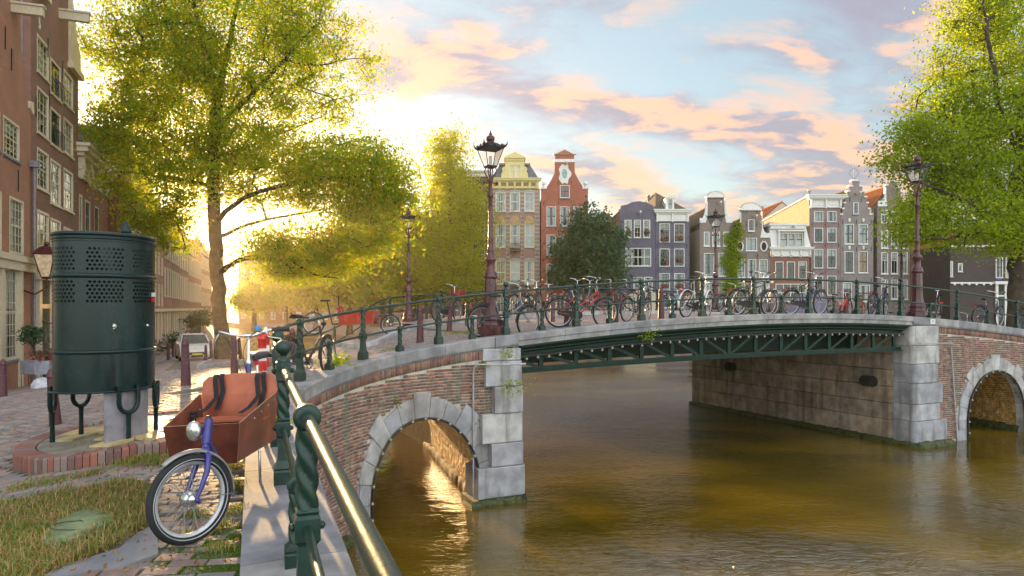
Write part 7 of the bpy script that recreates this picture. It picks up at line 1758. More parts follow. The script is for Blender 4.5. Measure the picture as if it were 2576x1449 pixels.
m = MB(); m.lathe([(.03, -.035), (.050, -.03), (.054, 0), (.050, .03), (.03, .035)], 20, axis=Matrix.Rotation(PI / 2, 3, 'X')); o = m.obj('drum_brake', M_chrome, cb); o.location = wl + lat * -.01; o.rotation_euler = (0, 0, wang)
o = fender(cb, (0, 0, 0), WR + .014, PI * .70, -.10, mat('dull_fender', (.30, .29, .27), .4, metal=.6), w=.022); o.location = wl; o.rotation_euler = (0, 0, wang + PI)
m = MB(); m.lathe([(.012, .05), (.035, .035), (.048, -.01), (.048, -.03), (.04, -.04), (.01, -.045)], 16, axis=Matrix.Rotation(-PI / 2, 3, 'X')); m.tube([(0, .03, 0), (.02, .05, -.05), (.03, .05, -.10)], .009, 6)
o = m.obj('headlight', M_chrome, cb); o.location = cl(499, 1084, 4.50); o.scale = (1, 1, 1.35); o.rotation_euler = (0, 0, -.3)
m = MB(); m.tube([(0, .95, .22), (0, 1.25, .28), (0, 1.62, .30), (0, 2.02, .27)], .022, 8); m.tube([(0, 1.62, .30), (0, 1.66, .80)], .018, 8); m.tube([(0, 1.22, .28), (.0, 1.30, .98)], .024, 10); m.tube([(0, 1.66, .74), (0, 2.04, .30)], .012, 6); m.obj('frame', M_blue, cb)
rw = wheel(cb, (0, 2.10, .31), R=.31, steer=PI / 2)
o = fender(cb, (0, 0, 0), .335, PI * 1.05, PI * .2, M_plastic); o.location = (0, 2.10, .31); o.rotation_euler = (0, 0, -PI / 2)
m = MB(); m.tube([(0, 1.30, .98), (0, 1.335, 1.235)], .0165, 10); m.lathe([(.026, 0), (.028, .02), (.02, .05)], 10, (0, 1.298, .965)); m.obj('steering_stem', M_chrome, cb)
hbp = [(-.305, 1.52, 1.265), (-.30, 1.42, 1.275), (-.25, 1.36, 1.275), (-.16, 1.34, 1.25), (-.05, 1.335, 1.235), (.05, 1.335, 1.235), (.13, 1.34, 1.265), (.20, 1.36, 1.285), (.36, 1.42, 1.285)]
m = MB(); m.tube(catmull([Vector(p) for p in hbp], 4), .0125, 10); m.lathe([(.022, -.03), (.024, 0), (.022, .03)], 10, (0, 1.335, 1.235), axis=Matrix.Rotation(PI / 2, 3, 'Y')); hb_ = m.obj('handlebar', M_chrome, cb)
m = MB(); m.tube([(.21, 1.36, 1.286), (.36, 1.42, 1.286)], .021, 10); m.obj('grip', M_plastic, hb_)
m = MB(); m.tube([(-.30, 1.42, 1.275), (-.305, 1.53, 1.265)], .021, 10); m.obj('grip', M_plastic, hb_)
m = MB(); m.tube([(.16, 1.34, 1.275), (.19, 1.30, 1.22), (.29, 1.33, 1.20), (.33, 1.33, 1.16)], .007, 6); m.cbox((.16, 1.34, 1.29), (.03, .02, .05)); m.tube([(-.28, 1.40, 1.27), (-.31, 1.36, 1.20), (-.33, 1.42, 1.12)], .007, 6); m.obj('brake_lever', M_chrome, hb_)
m = MB(); m.lathe([(.025, 0), (.03, .01), (.03, .035), (.02, .045)], 12, (.085, 1.33, 1.28)); m.obj('bell', mat('blue_bell', (.02, .22, .55), .3), hb_)
m = MB()
for pts in ([(.19, 1.31, 1.235), (.08, 1.24, 1.27), (-.02, 1.2, 1.1), (0, 1.24, .85)], [(-.30, 1.38, 1.22), (-.2, 1.25, 1.24), (-.08, 1.2, 1.0), (-.02, 1.22, .8)], [(-.28, 1.38, 1.26), (-.16, 1.22, 1.2), (-.06, 1.1, .95), (-.02, .98, .6)]): m.tube(catmull([Vector(p) for p in pts], 6), .004, 5)
m.obj('brake_cable', M_iron, cb)
m = MB(); m.tube([(0, 1.66, .78), (0, 1.685, 1.0)], .014, 8); m.obj('seat_post', M_chrome, cb)
m = MB(); prof = [(.15, .10, .03), (.10, .125, .055), (.0, .10, .05), (-.08, .05, .04), (-.17, .028, .035), (-.19, .012, .02)]; vs = []
for (a, w, h) in prof: vs += [(w, 1.69 + a, 1.00), (w * .7, 1.69 + a, 1.0 + h), (0, 1.69 + a, 1.0 + h + .008), (-w * .7, 1.69 + a, 1.0 + h), (-w, 1.69 + a, 1.0), (0, 1.69 + a, .975)]
m.add(vs, [(i * 6 + j, i * 6 + (j + 1) % 6, i * 6 + 6 + (j + 1) % 6, i * 6 + 6 + j) for i in range(5) for j in range(6)] + [(0, 1, 2, 3, 4, 5), (35, 34, 33, 32, 31, 30)], True); m.obj('saddle', mat('grey_saddle', (.05, .045, .055), .5), cb)
m = MB(); m.box(-.02, 1.60, .93, .02, 1.64, .99); m.obj('seat_clamp', M_red, cb)
m = MB()
for s in (-.07, .07): m.tube([(s, 1.78, .70), (s, 2.3, .70)], .008, 6); m.tube([(s, 2.10, .31), (s, 2.15, .70)], .007, 6)
for q in range(6): m.tube([(-.07, 1.8 + .09 * q, .70), (.07, 1.8 + .09 * q, .70)], .006, 5)
m.obj('rear_rack', M_blue, cb)
m = MB(); m.tube([(.26, .45, .30), (.27, .40, .04), (.27, .42, .01)], .012, 6); m.tube([(-.26, .45, .30), (-.27, .40, .04)], .012, 6); m.box(.24, .37, -.0, .31, .45, .035); m.obj('kickstand', M_chrome, cb)
m = MB(); m.tube(catmull([Vector(p) for p in ((.36, .75, .70), (.40, .72, .62), (.34, .78, .52), (.39, .85, .42), (.47, .9, .48))], 8), .011, 6); m.obj('cable_lock', mat('yellow_lock', (.50, .48, .02), .5), cb)
# red cargo bicycle on the bridge approach
pc = ong(983, 842); pr_ = ong(905, 850); d = Vector((pc.x - pr_.x, pc.y - pr_.y)).normalized()
rc = empty('cargo_bicycle', (pc.x, pc.y, pc.z), math.atan2(d.y, d.x) + PI / 2, 'cargo bicycle with a red box behind the curved railing', 'cargo bicycle')
wheel(rc, (0, 0, .29), R=.29, steer=PI / 2)
for ch in (cargo_box(rc, .40, 1.0, .58, .66, .32, .68, .80, gloss('red_box', (.36, .03, .018)), MATS['red_box'], MATS['red_box']),): pass
m = MB(); m.tube([(0, .38, .8), (0, .30, .72), (0, .12, .5), (0, 0, .29)], .018, 8); m.tube([(0, .38, .35), (0, 1.7, .30)], .022, 8); m.tube([(0, 1.7, .3), (0, 1.85, .95)], .018, 8); m.tube([(0, 1.5, .3), (0, 1.52, 1.1)], .018, 8); m.tube([(-.28, 1.6, 1.12), (0, 1.52, 1.1), (.28, 1.6, 1.12)], .012, 6); m.obj('frame', M_iron, rc)
wheel(rc, (0, 2.25, .33), R=.33, steer=PI / 2)
m = MB(); m.box(-.08, 1.78, .95, .08, 2.02, 1.0); m.obj('saddle', M_plastic, rc)
# lavender cover over a scooter
a = at_v(2030, 2.6); cv = MB(); r = random.Random(4)
nu, nv = 28, 12
for i in range(nu + 1):
    q = 2 * PI * i / nu
    for j in range(nv + 1):
        f = j / nv; hgt = .72 * (1 - f ** 2.2); rad = (.25 + .75 * f); x = .85 * rad * math.cos(q) + .25 * (1 - f); yy = .42 * rad * math.sin(q); fold = 1 + .08 * math.sin(9 * q + 2 * math.sin(3 * q)) * f
        cv.v.append((x * fold, yy * fold, hgt * (1 + .25 * (x > .2) * (1 - f)) + .02))
for i in range(nu):
    for j in range(nv): b = i * (nv + 1) + j; cv.f.append((b, b + nv + 1, b + nv + 2, b + 1)); cv.sm.append(True)
o = cv.obj('vehicle_cover', mat('lavender_cover', (.16, .145, .20), .75, var=.15)); o.location = (a[0], a[1], GZ(*a)); o.rotation_euler = (0, 0, math.atan2(EU.y, EU.x)); tag(o, 'lavender grey cover over a scooter behind the black double-bar bicycle', 'cover')
# red and white traffic posts
for (px, py, lab) in ((660, 933, 'red and white plastic traffic post by the cargo bike handlebar'), (668, 925, 'second red and white traffic post, just behind the first')):
    p = ong(px, py); t = empty('traffic_post', (p.x, p.y, p.z), 0, lab, 'traffic post', 'red and white posts'); H = min((933 - 842) / FD * p.y, 1.2)
    m = MB(); m.lathe([(.085, 0), (.085, H * .28)], 16); m.lathe([(.085, H * .62), (.085, H * .86), (.095, H * .87), (.095, H * .9), (.08, H * .93), (.085, H * .95), (.06, H * .99), (.01, H)], 16); m.obj('red_tube', M_red, t)
    m = MB(); m.lathe([(.0855, H * .28), (.0855, H * .62)], 16); m.obj('white_band', mat('reflective_white', (.7, .7, .72), .3), t)
# ------------------------------------------------------------------ trees
def leaves_mesh(name, P, size, mt, parent, seed=1, asp=.55, hang=.35):
    r = np.random.RandomState(seed); n = len(P)
    a = r.normal(size=(n, 3)); a[:, 2] -= hang; a /= np.linalg.norm(a, axis=1)[:, None]
    b = r.normal(size=(n, 3)); b -= a * (a * b).sum(1)[:, None]; b /= np.linalg.norm(b, axis=1)[:, None]; c = np.cross(a, b)
    s = (size * r.uniform(.65, 1.25, n))[:, None] * .5
    V = np.stack([P - a * s, P + b * s * asp + c * s * .18, P + a * s, P - b * s * asp + c * s * .18], 1).reshape(-1, 3)
    F = np.arange(4 * n).reshape(-1, 4); return npobj(name, V, F, mt, parent)
def tree(name, label, base, limbs, ells, nper, lsize, mt, seed=3, trunk_r=.42, spread=.42, cat='tree', group=None, twig_r=.010, step=.7, dens=None):
    r = np.random.RandomState(seed); base = Vector(base); t = empty(name, base, 0, label, cat, group)
    N = []; PA = []; RM = []; trunk = []
    for li, (pts, ra, rb) in enumerate(limbs):
        P = catmull([Vector(p) for p in pts], 6); start = 0; par = -1
        if N: dd = [(Vector(q) - P[0]).length for q in N]; par = int(np.argmin(dd))
        L = len(P)
        for i, p in enumerate(P): j = Vector((r.normal(0, .04), r.normal(0, .04), 0)) if 0 < i else Vector((0, 0, 0)); N.append(tuple(p + j)); PA.append(par); par = len(N) - 1; RM.append(ra + (rb - ra) * (i / (L - 1)) ** .8)
        if li == 0: trunk = list(range(len(N)))
    CL = []
    for (c, rad, n) in ells:
        k = 0
        while k < n:
            d = r.uniform(-1, 1, 3); q = np.linalg.norm(d)
            if q > 1 or q < .25 and r.rand() < .7: continue
            CL.append(np.array(c) + d * np.array(rad)); k += 1
    CL = np.array(CL); N = [np.array(q) for q in N]; n0 = len(N)
    base_nodes = np.array(N); d0 = np.array([np.min(np.linalg.norm(base_nodes[4:] - c, axis=1)) for c in CL]); order = np.argsort(d0)
    arr = np.zeros((len(CL) * 14 + len(N) + 10, 3)); arr[:len(N)] = N; cnt = len(N); PA = list(PA); RM = list(RM); tips = []
    for ci in order:
        c = CL[ci]; dv = arr[4:cnt] - c; dist = np.linalg.norm(dv, axis=1) + np.maximum(dv[:, 2], 0) * .8; j = int(np.argmin(dist)) + 4; p = arr[j].copy(); D = np.linalg.norm(c - p); k = min(12, max(1, int(D / step))); par = j
        for i in range(1, k + 1):
            f = i / k; q = p + (c - p) * f + np.array([0, 0, .10 * D * math.sin(PI * f)]) + (r.normal(0, .05 * D ** .5, 3) if i < k else 0)
            arr[cnt] = q; PA.append(par); RM.append(0); par = cnt; cnt += 1
        tips.append(par)
    w = np.zeros(cnt)
    for q in tips: w[q] += 1
    for i in range(cnt - 1, -1, -1):
        if PA[i] >= 0 and PA[i] < i: w[PA[i]] += w[i]
    R = np.maximum(twig_r * np.maximum(w, 1) ** .47, np.array(RM[:cnt]))
    # trunk as its own tube with root flare
    P = [Vector(arr[i]) for i in trunk]; rr = [max(RM[i], 0.02) for i in trunk]; m = MB()
    vs = []; nseg = 22
    fl = [(.0, 1.55), (.25, 1.25), (.6, 1.08), (1.1, 1.0)]
    pts = []; rad = []
    for h, f in fl: pts.append(Vector((0, 0, h)) + P[0] * 0); rad.append(trunk_r * f)
    for p, q in zip(P, rr):
        if p.z > 1.6: pts.append(p); rad.append(q)
    ph = [r.uniform(0, 6) for _ in range(4)]
    for i, (p, q) in enumerate(zip(pts, rad)):
        for j in range(nseg):
            a = 2 * PI * j / nseg; k = 1 + .05 * math.sin(3 * a + ph[0]) + .035 * math.sin(7 * a + ph[1] + .2 * i) + (.10 * math.sin(5 * a + ph[2]) if p.z < .5 else 0); vs.append((p.x + q * k * math.cos(a), p.y + q * k * math.sin(a), p.z - (.15 if i == 0 else 0)))
    m.add(vs, [(i * nseg + j, i * nseg + (j + 1) % nseg, (i + 1) * nseg + (j + 1) % nseg, (i + 1) * nseg + j) for i in range(len(pts) - 1) for j in range(nseg)], True); m.obj('trunk', M_bark, t)
    # branches
    idx = np.array([i for i in range(1, cnt) if PA[i] >= 0 and not (i in set(trunk) and PA[i] in set(trunk))]); A = arr[[PA[i] for i in idx]]; B = arr[idx]; ra = np.minimum(R[[PA[i] for i in idx]], R[idx] * 1.5); rb = R[idx]
    d = B - A; d /= np.maximum(np.linalg.norm(d, axis=1), 1e-6)[:, None]; u = np.cross(d, [0.3, .5, .81]); u /= np.linalg.norm(u, axis=1)[:, None]; v = np.cross(d, u); K = 6; VV = []
    for (C_, q) in ((A - d * ra[:, None] * .3, ra), (B + d * rb[:, None] * .3, rb)):
        for j in range(K): a = 2 * PI * j / K; VV.append(C_ + (u * math.cos(a) + v * math.sin(a)) * q[:, None])
    VV = np.stack(VV, 1).reshape(-1, 3); F = np.concatenate([np.arange(len(idx))[:, None] * 2 * K + np.array([[j, (j + 1) % K, K + (j + 1) % K, K + j]]) for j in range(K)]); npobj('branches', VV, F, M_bark, t, True)
    # leaves round the tips and along the last twig nodes
    src = [arr[q] for q in tips] + [arr[PA[q]] for q in tips if PA[q] >= n0]; src = np.array(src); k = int(nper * len(tips) / len(src)) + 1
    C_ = np.repeat(src, k, 0); Pp = C_ + r.normal(0, 1, C_.shape) * np.array([spread, spread, spread * .55]) * r.uniform(.4, 1.3, (len(C_), 1))
    leaves_mesh('crown', Pp, lsize, mt, t, seed)
    return t
M_leaf_a = leafmat('elm_leaves', [(.16, .26, .012), (.20, .30, .012), (.26, .33, .014), (.33, .33, .015), (.42, .28, .015), (.17, .27, .012)], .7, (1.7, 1.75, .4))
M_leaf_y = leafmat('lime_leaves', [(.24, .30, .012), (.30, .34, .012), (.36, .36, .014), (.19, .25, .012)], .68, (1.8, 1.7, .35))
M_leaf_g = leafmat('dark_green_leaves', [(.05, .11, .05), (.07, .13, .055), (.045, .09, .045), (.09, .15, .055)], .35, (1.2, 1.4, .8))
M_leaf_r = leafmat('bright_leaves', [(.22, .32, .015), (.27, .36, .016), (.34, .40, .02), (.16, .24, .014)], .6, (1.7, 1.6, .4))
M_leaf_s = leafmat('shrub_leaves', [(.06, .12, .03), (.09, .15, .03), (.13, .18, .04)], .3)
def P_at(b, Y):      # picture point at depth Y, relative to a tree base
    return lambda px, py, dY=0.0: tuple(at(px, py, Y + dY) - b)
b = ong(562, 903); Y = b.y; q = P_at(b, Y); s = Y / FD
def E(q, px, py, rx, ry, n, s, dY=0, ryy=None): return (q(px, py, dY), (rx * s, (ryy or (rx + ry) / 2) * s * .85, ry * s), n)
limbs = [([(0, 0, 0), q(555, 800), q(546, 650), q(538, 520), q(537, 420), q(540, 330), q(548, 240)], .44, .30),
         ([q(548, 240), q(520, 150, -.5), q(500, 60, -1), q(470, -60, -1.5)], .22, .07), ([q(548, 240), q(575, 120, .5), q(600, 0, 1), q(610, -120, 1)], .22, .08),
         ([q(540, 330), q(620, 250, -.6), q(680, 190, -1.2), q(740, 120, -1.6), q(800, 60, -2)], .20, .05), ([q(720, 150, -1.4), q(790, 165, -1.6), q(870, 150, -1.8)], .08, .03),
         ([q(538, 420), q(470, 370, .8), q(400, 320, 1.4), q(310, 250, 2)], .16, .05), ([q(537, 470), q(450, 450, -1), q(370, 440, -2), q(290, 430, -2.6)], .13, .04),
         ([q(540, 400), q(620, 370, 1.5), q(720, 330, 2.6), q(820, 290, 3.2)], .15, .04), ([q(548, 690), q(600, 655, -.8), q(660, 648, -1.4), q(730, 655, -2), q(800, 640, -2.4), q(880, 600, -3)], .20, .05),
         ([q(540, 560), q(610, 500, -1.6), q(700, 470, -2.4), q(820, 450, -3), q(940, 440, -3.4)], .17, .05), ([q(545, 600), q(640, 560, 2), q(740, 540, 3), q(860, 520, 4)], .13, .04), ([q(730, 655, -2), q(790, 690, -2.2), q(850, 700, -2.4)], .07, .03), ([q(500, 60, -1), q(400, 60, -1.4), q(300, 90, -1.6)], .08, .03)]
ells = [E(q, 370, 130, 170, 150, 150, s), E(q, 600, 60, 250, 190, 230, s), E(q, 500, 300, 260, 140, 190, s), E(q, 800, 170, 140, 160, 75, s, -1), E(q, 300, 330, 95, 80, 40, s), E(q, 640, 420, 260, 110, 150, s),
        E(q, 870, 440, 160, 95, 105, s, -3), E(q, 390, 450, 120, 80, 50, s, -2), E(q, 950, 480, 95, 100, 55, s, -3), E(q, 760, 640, 150, 70, 95, s, -2), E(q, 900, 580, 110, 80, 60, s, -3), E(q, 430, 590, 60, 60, 22, s, 2), E(q, 370, 545, 90, 45, 20, s, -2), E(q, 560, -60, 300, 100, 80, s)]
tree('elm_tree', 'huge elm with thick brown trunk at the street corner, backlit by the low sun', b, limbs, [(c, rd, int(n * 1.35)) for c, rd, n in ells], 84, .20, M_leaf_a, 5, .46, .66)
# right tree
b = Vector((*at_v(2562, 4.0), 0)); b.z = GZ(b.x, b.y); Y = b.y; q = P_at(b, Y); s = Y / FD
limbs = [([(0, 0, 0), q(2560, 740), q(2556, 640), q(2552, 520), q(2566, 400), q(2580, 250)], .46, .22), ([q(2554, 610), q(2510, 570, -.6), q(2450, 520, -1), q(2370, 480, -1.2), q(2290, 450, -1.5)], .19, .04), ([q(2552, 540), q(2500, 440, .5), q(2470, 330, .8), q(2440, 180, 1)], .16, .05),
         ([q(2510, 570, -.6), q(2440, 590, -1), q(2370, 600, -1.4), q(2300, 600, -1.6)], .09, .03), ([q(2566, 400), q(2520, 280, -1), q(2490, 120, -1.4), q(2470, 0, -1.6)], .14, .04), ([q(2556, 620), q(2640, 520), q(2740, 420)], .16, .05), ([q(2470, 330, .8), q(2390, 300, .6), q(2300, 280, .4)], .07, .03)]
ells = [E(q, 2500, 180, 150, 200, 190, s), E(q, 2400, 330, 150, 140, 150, s), E(q, 2560, 420, 170, 150, 130, s), E(q, 2330, 400, 100, 90, 75, s), E(q, 2420, 540, 150, 85, 130, s, -.6), E(q, 2600, 60, 150, 150, 90, s), E(q, 2680, 350, 150, 250, 100, s), E(q, 2290, 560, 55, 60, 26, s, -1), E(q, 2560, 590, 120, 50, 50, s, -1), E(q, 2470, 20, 90, 100, 50, s)]
tree('elm_tree', 'bright green tree reaching in from the right edge over the houses', b, limbs, [(c, rd, int(n * .88)) for c, rd, n in ells], 84, .155, M_leaf_r, 9, .46, .52)
# slender yellow green tree and dark green tree in front of the far houses
b = Vector(((1140 - 1288) / FD * 67.5, 67.5, .9)); q = P_at(b, 67.5); s = 67.5 / FD
limbs = [([(0, 0, 0), q(1140, 760), q(1138, 620), q(1132, 480), q(1128, 360)], .34, .10), ([q(1139, 680), q(1175, 600), q(1190, 500)], .12, .05), ([q(1139, 660), q(1105, 560), q(1090, 450)], .12, .05)]
ells = [E(q, 1128, 400, 45, 80, 90, s), E(q, 1135, 520, 75, 100, 150, s), E(q, 1140, 650, 88, 85, 150, s), E(q, 1190, 560, 50, 90, 60, s), E(q, 1100, 680, 50, 60, 45, s), E(q, 1180, 700, 55, 50, 45, s)]
tree('poplar_tree', 'slender yellow green tree left of the large lamp post', b, limbs, ells, 60, .28, M_leaf_y, 12, .34, .95)
b = Vector(((1482 - 1288) / FD * 67, 67, .9)); q = P_at(b, 67); s = 67 / FD
limbs = [([(0, 0, 0), q(1482, 740), q(1480, 640), q(1476, 540)], .24, .07), ([q(1481, 700), q(1520, 640), q(1545, 600)], .08, .04), ([q(1481, 700), q(1440, 660), q(1415, 620)], .08, .04)]
ells = [E(q, 1478, 570, 42, 55, 70, s), E(q, 1480, 640, 80, 55, 150, s), E(q, 1480, 695, 92, 42, 130, s), E(q, 1530, 600, 40, 30, 25, s)]
tree('willow_tree', 'dark green rounded tree in front of the red and ochre houses', b, limbs, ells, 70, .36, M_leaf_g, 14, .24, .7)
# golden trees over the onward canal
for k, (px, Y, top, w, mt, lab) in enumerate(((640, 100, 715, 50, M_leaf_a, 'green tree right behind the big trunk'), (720, 112, 640, 70, M_leaf_y, 'golden tree glowing in the low sun, left of the gap'), (795, 96, 600, 72, M_leaf_y, 'golden tree behind the black sporty bicycle'), (880, 86, 560, 78, M_leaf_y, 'golden tree above the red cargo bicycle'), (965, 76, 540, 78, M_leaf_a, 'golden green tree left of the thin lamp post'), (1040, 70, 520, 66, M_leaf_y, 'yellow tree behind the thin lamp post'))):
    b = Vector(((px - 1288) / FD * Y, Y, .9)); q = P_at(b, Y); s = Y / FD; h = 780 - top
    limbs = [([(0, 0, 0), q(px, 770), q(px, 730), q(px - 3, 730 - h * .3), q(px, top + h * .35)], .36, .12), ([q(px, 735), q(px + w * .5, 690)], .12, .06), ([q(px, 735), q(px - w * .5, 690)], .12, .06)]
    ells = [E(q, px, top + h * .3, w * .7, h * .32, 70, s), E(q, px, top + h * .62, w, h * .30, 110, s), E(q, px, top + h * .8, w * .9, h * .14, 40, s)]
    tree('canal_tree', lab, b, limbs, ells, 46, .50 if k else .4, mt, 20 + k, .36, .95, group='trees along the onward canal')
b = ong(500, 880); q = P_at(b, b.y); s = b.y / FD
tree('small_tree', 'small green tree in front of the street houses left of the trunk', b, [([(0, 0, 0), (0, 0, .8), (.1, 0, 1.6), (.1, 0, 2.4)], .06, .03)], [((0.1, 0, 2.3), (1.0, 1.0, .9), 36)], 50, .2, M_leaf_g, 40, .07, .3)
b = ong(455, 888)
tree('shrub', 'round green shrub against the house fronts behind the car', b, [([(0, 0, 0), (0, 0, .4), (0, 0, .8)], .04, .02)], [((0, 0, .9), (.8, .8, .7), 24)], 50, .2, M_leaf_g, 41, .05, .3, cat='shrub')
# ivy between the brown gables
def ivy():
    x0 = (c5(300, 0)[0] - 1288) / FD * YR; t = empty('ivy', (x0, YR - .15, ZG), 0, 'green climbing ivy between the two brown gable houses', 'ivy'); r = np.random.RandomState(2); P = []
    for cy in np.arange(400, 1000, 4):
        z = EYE - (c5(0, cy)[1] - 775) / FD * YR - ZG; w = (.9 + .35 * math.sin(cy * .03)) * (1 if cy > 480 else .55); cx = .55 if cy < 480 else 0
        for k in range(26): P.append((cx + r.normal(0, w * .5), -abs(r.normal(0, .14)), z + r.normal(0, .15)))
    leaves_mesh('leaves', np.array(P), .26, M_leaf_r, t, 3); m = MB()
    for k in range(4): m.tube([(r.normal(0, .2), -.03, z) for z in np.linspace(0, 12, 10)], .03, 5)
    m.obj('stem', M_bark, t)
ivy()
# ------------------------------------------------------------------ grass, weeds, moss
M_grass = leafmat('grass_blades', [(.13, .24, .02), (.10, .22, .02), (.14, .26, .03), (.42, .28, .10), (.34, .21, .07), (.52, .38, .17), (.12, .22, .02), (.28, .16, .05)], .3)
def blades(name, XY, h, seed=1, curl=1.0, w=.004, label=None):
    r = np.random.RandomState(seed); n = len(XY); Z = gz(XY[:, 0], XY[:, 1]); B = np.stack([XY[:, 0], XY[:, 1], Z - .005], 1)
    a = r.uniform(0, 2 * PI, n); L = np.broadcast_to(h, n) * r.uniform(.5, 1.4, n); bend = r.uniform(.2, 1.0, n) * curl; d = np.stack([np.cos(a), np.sin(a), 0 * a], 1); s = np.stack([-np.sin(a), np.cos(a), 0 * a], 1) * w
    P1 = B + d * (L * bend * .35)[:, None] + np.array([0, 0, 1.0]) * (L * .55 * (1.15 - bend * .45))[:, None]; P2 = B + d * (L * bend)[:, None] + np.array([0, 0, 1.0]) * (L * (1.05 - bend * .75))[:, None]
    V = np.stack([B - s, B + s, P1 + s * .8, P1 - s * .8, P2 + s * .15, P2 - s * .15], 1).reshape(-1, 3); k = np.arange(n)[:, None] * 6; F = np.concatenate([k + np.array([[0, 1, 2, 3]]), k + np.array([[3, 2, 4, 5]])]); return npobj(name, V, F, M_grass)
def fill(poly, n, seed, dens=None):
    r = np.random.RandomState(seed); xs = [p[0] for p in poly]; ys = [p[1] for p in poly]; X = r.uniform(min(xs), max(xs), n * 3); Y = r.uniform(min(ys), max(ys), n * 3); ok = inpoly(X, Y, poly) & (Y > 1.5); X, Y = X[ok], Y[ok]; return np.stack([X, Y], 1)[:n]
SLAB = smooth_loop([ong(105, 1368), ong(150, 1318), ong(235, 1288), ong(285, 1318), ong(225, 1352), ong(140, 1385)], 6)
m = MB(); n_ = len(SLAB); gzz = [GZ(p.x, p.y) + .035 for p in SLAB]; m.add([(p.x, p.y, z) for p, z in zip(SLAB, gzz)] + [(p.x, p.y, z - .1) for p, z in zip(SLAB, gzz)], [tuple(range(n_))] + [(i, i + n_, (i + 1) % n_ + n_, (i + 1) % n_) for i in range(n_)])
slab_ = m.obj('stone_slab', M_slab); tag(slab_, 'mossy green cracked concrete slab lying in the grass', 'slab')
sc_ = sum((Vector(p) for p in SLAB), Vector((0, 0, 0))) / len(SLAB); zz_ = GZ(sc_.x, sc_.y) + .037
m = MB(); m.tube([(sc_.x + .17 * math.cos(k), sc_.y + .10 * math.sin(k), zz_) for k in np.linspace(0, 2 * PI, 26)[:-1]], .003, 4, closed=True); m.tube([(sc_.x - .05, sc_.y + .12, zz_), (sc_.x + .05, sc_.y + .02, zz_), (sc_.x + .18, sc_.y - .02, zz_), (sc_.x + .34, sc_.y - .10, zz_)], .004, 4); m.obj('crack', M_inside, slab_)
SL2 = [ong(395, 1322), ong(398, 1400), ong(330, 1425), ong(200, 1449), ong(60, 1475), ong(60, 1440), ong(200, 1415), ong(300, 1385), ong(345, 1345)]
m = MB(); n_ = len(SL2); m.add([(p.x, p.y, GZ(p.x, p.y) + .012) for p in SL2] + [(p.x, p.y, GZ(p.x, p.y) - .1) for p in SL2], [tuple(range(n_))] + [(i, i + n_, (i + 1) % n_ + n_, (i + 1) % n_) for i in range(n_)]); tag(m.obj('concrete_edging', M_concrete), 'worn grey concrete edging between grass and clinkers near the wheel', 'edging')
m = MB(); soil = grow(GRASS, .04); m.add([(p.x, p.y, GZ(p.x, p.y) + .002) for p in soil], [tuple(range(len(soil)))]); tag(m.obj('soil', mat('dry_soil', (.12, .085, .045), .95, var=.4, nscale=12, bump=1, bscale=60, dirt=((.09, .10, .03), .5, 4))), kind='structure')
XY = fill(GRASS, 30000, 5); ok = ~inpoly(XY[:, 0], XY[:, 1], grow(SLAB, -.05)); r = np.random.RandomState(8)
cl = .5 + .5 * np.sin(XY[:, 0] * 4.1 + 1.3 * np.sin(XY[:, 1] * 3)) * np.sin(XY[:, 1] * 5.2); ok &= r.rand(len(XY)) < .35 + .65 * cl
XG = XY[ok]; tag(blades('grass', XG, .085, 6, 1.2, .0032), kind='stuff')
M_grass_keep = M_grass; M_grass = leafmat('dry_straw', [(.46, .32, .13), (.38, .24, .09), (.56, .42, .20), (.30, .17, .06)], .25)
dry = XG[(r.rand(len(XG)) < .3) & (np.sin(XG[:, 0] * 3.1 + XG[:, 1] * 2.2) + .8 * np.sin(XG[:, 1] * 6.3) > -.3)]; tag(blades('dry_grass', dry, .105, 16, 1.5, .0028), kind='stuff'); M_grass = M_grass_keep
tf = []
for (px, py, n, sp) in ((180, 1165, 700, .10), (150, 1210, 260, .10), (350, 1160, 900, .12), (395, 1158, 900, .10), (430, 1165, 500, .08), (230, 1195, 200, .06), (325, 1225, 250, .05), (380, 1235, 200, .05), (590, 1225, 500, .06), (590, 1290, 400, .06), (583, 1180, 500, .06), (470, 1350, 120, .04), (130, 1245, 260, .08), (60, 1225, 240, .08), (560, 1330, 160, .05), (490, 1300, 240, .05), (545, 1385, 120, .05),
    (1290, 843, 0, .1), (840, 918, 700, .16), (860, 908, 300, .1), (1150, 838, 600, .25), (1190, 834, 400, .2), (985, 880, 200, .12), (780, 950, 200, .1), (470, 968, 160, .1), (1310, 838, 300, .2)):
    p = ong(px, py); tf.append(np.stack([r.normal(p.x, sp, n), r.normal(p.y, sp, n)], 1))
tf = np.concatenate(tf); tag(blades('weed_tufts', tf, .065, 9, 1.0, .003), kind='stuff')
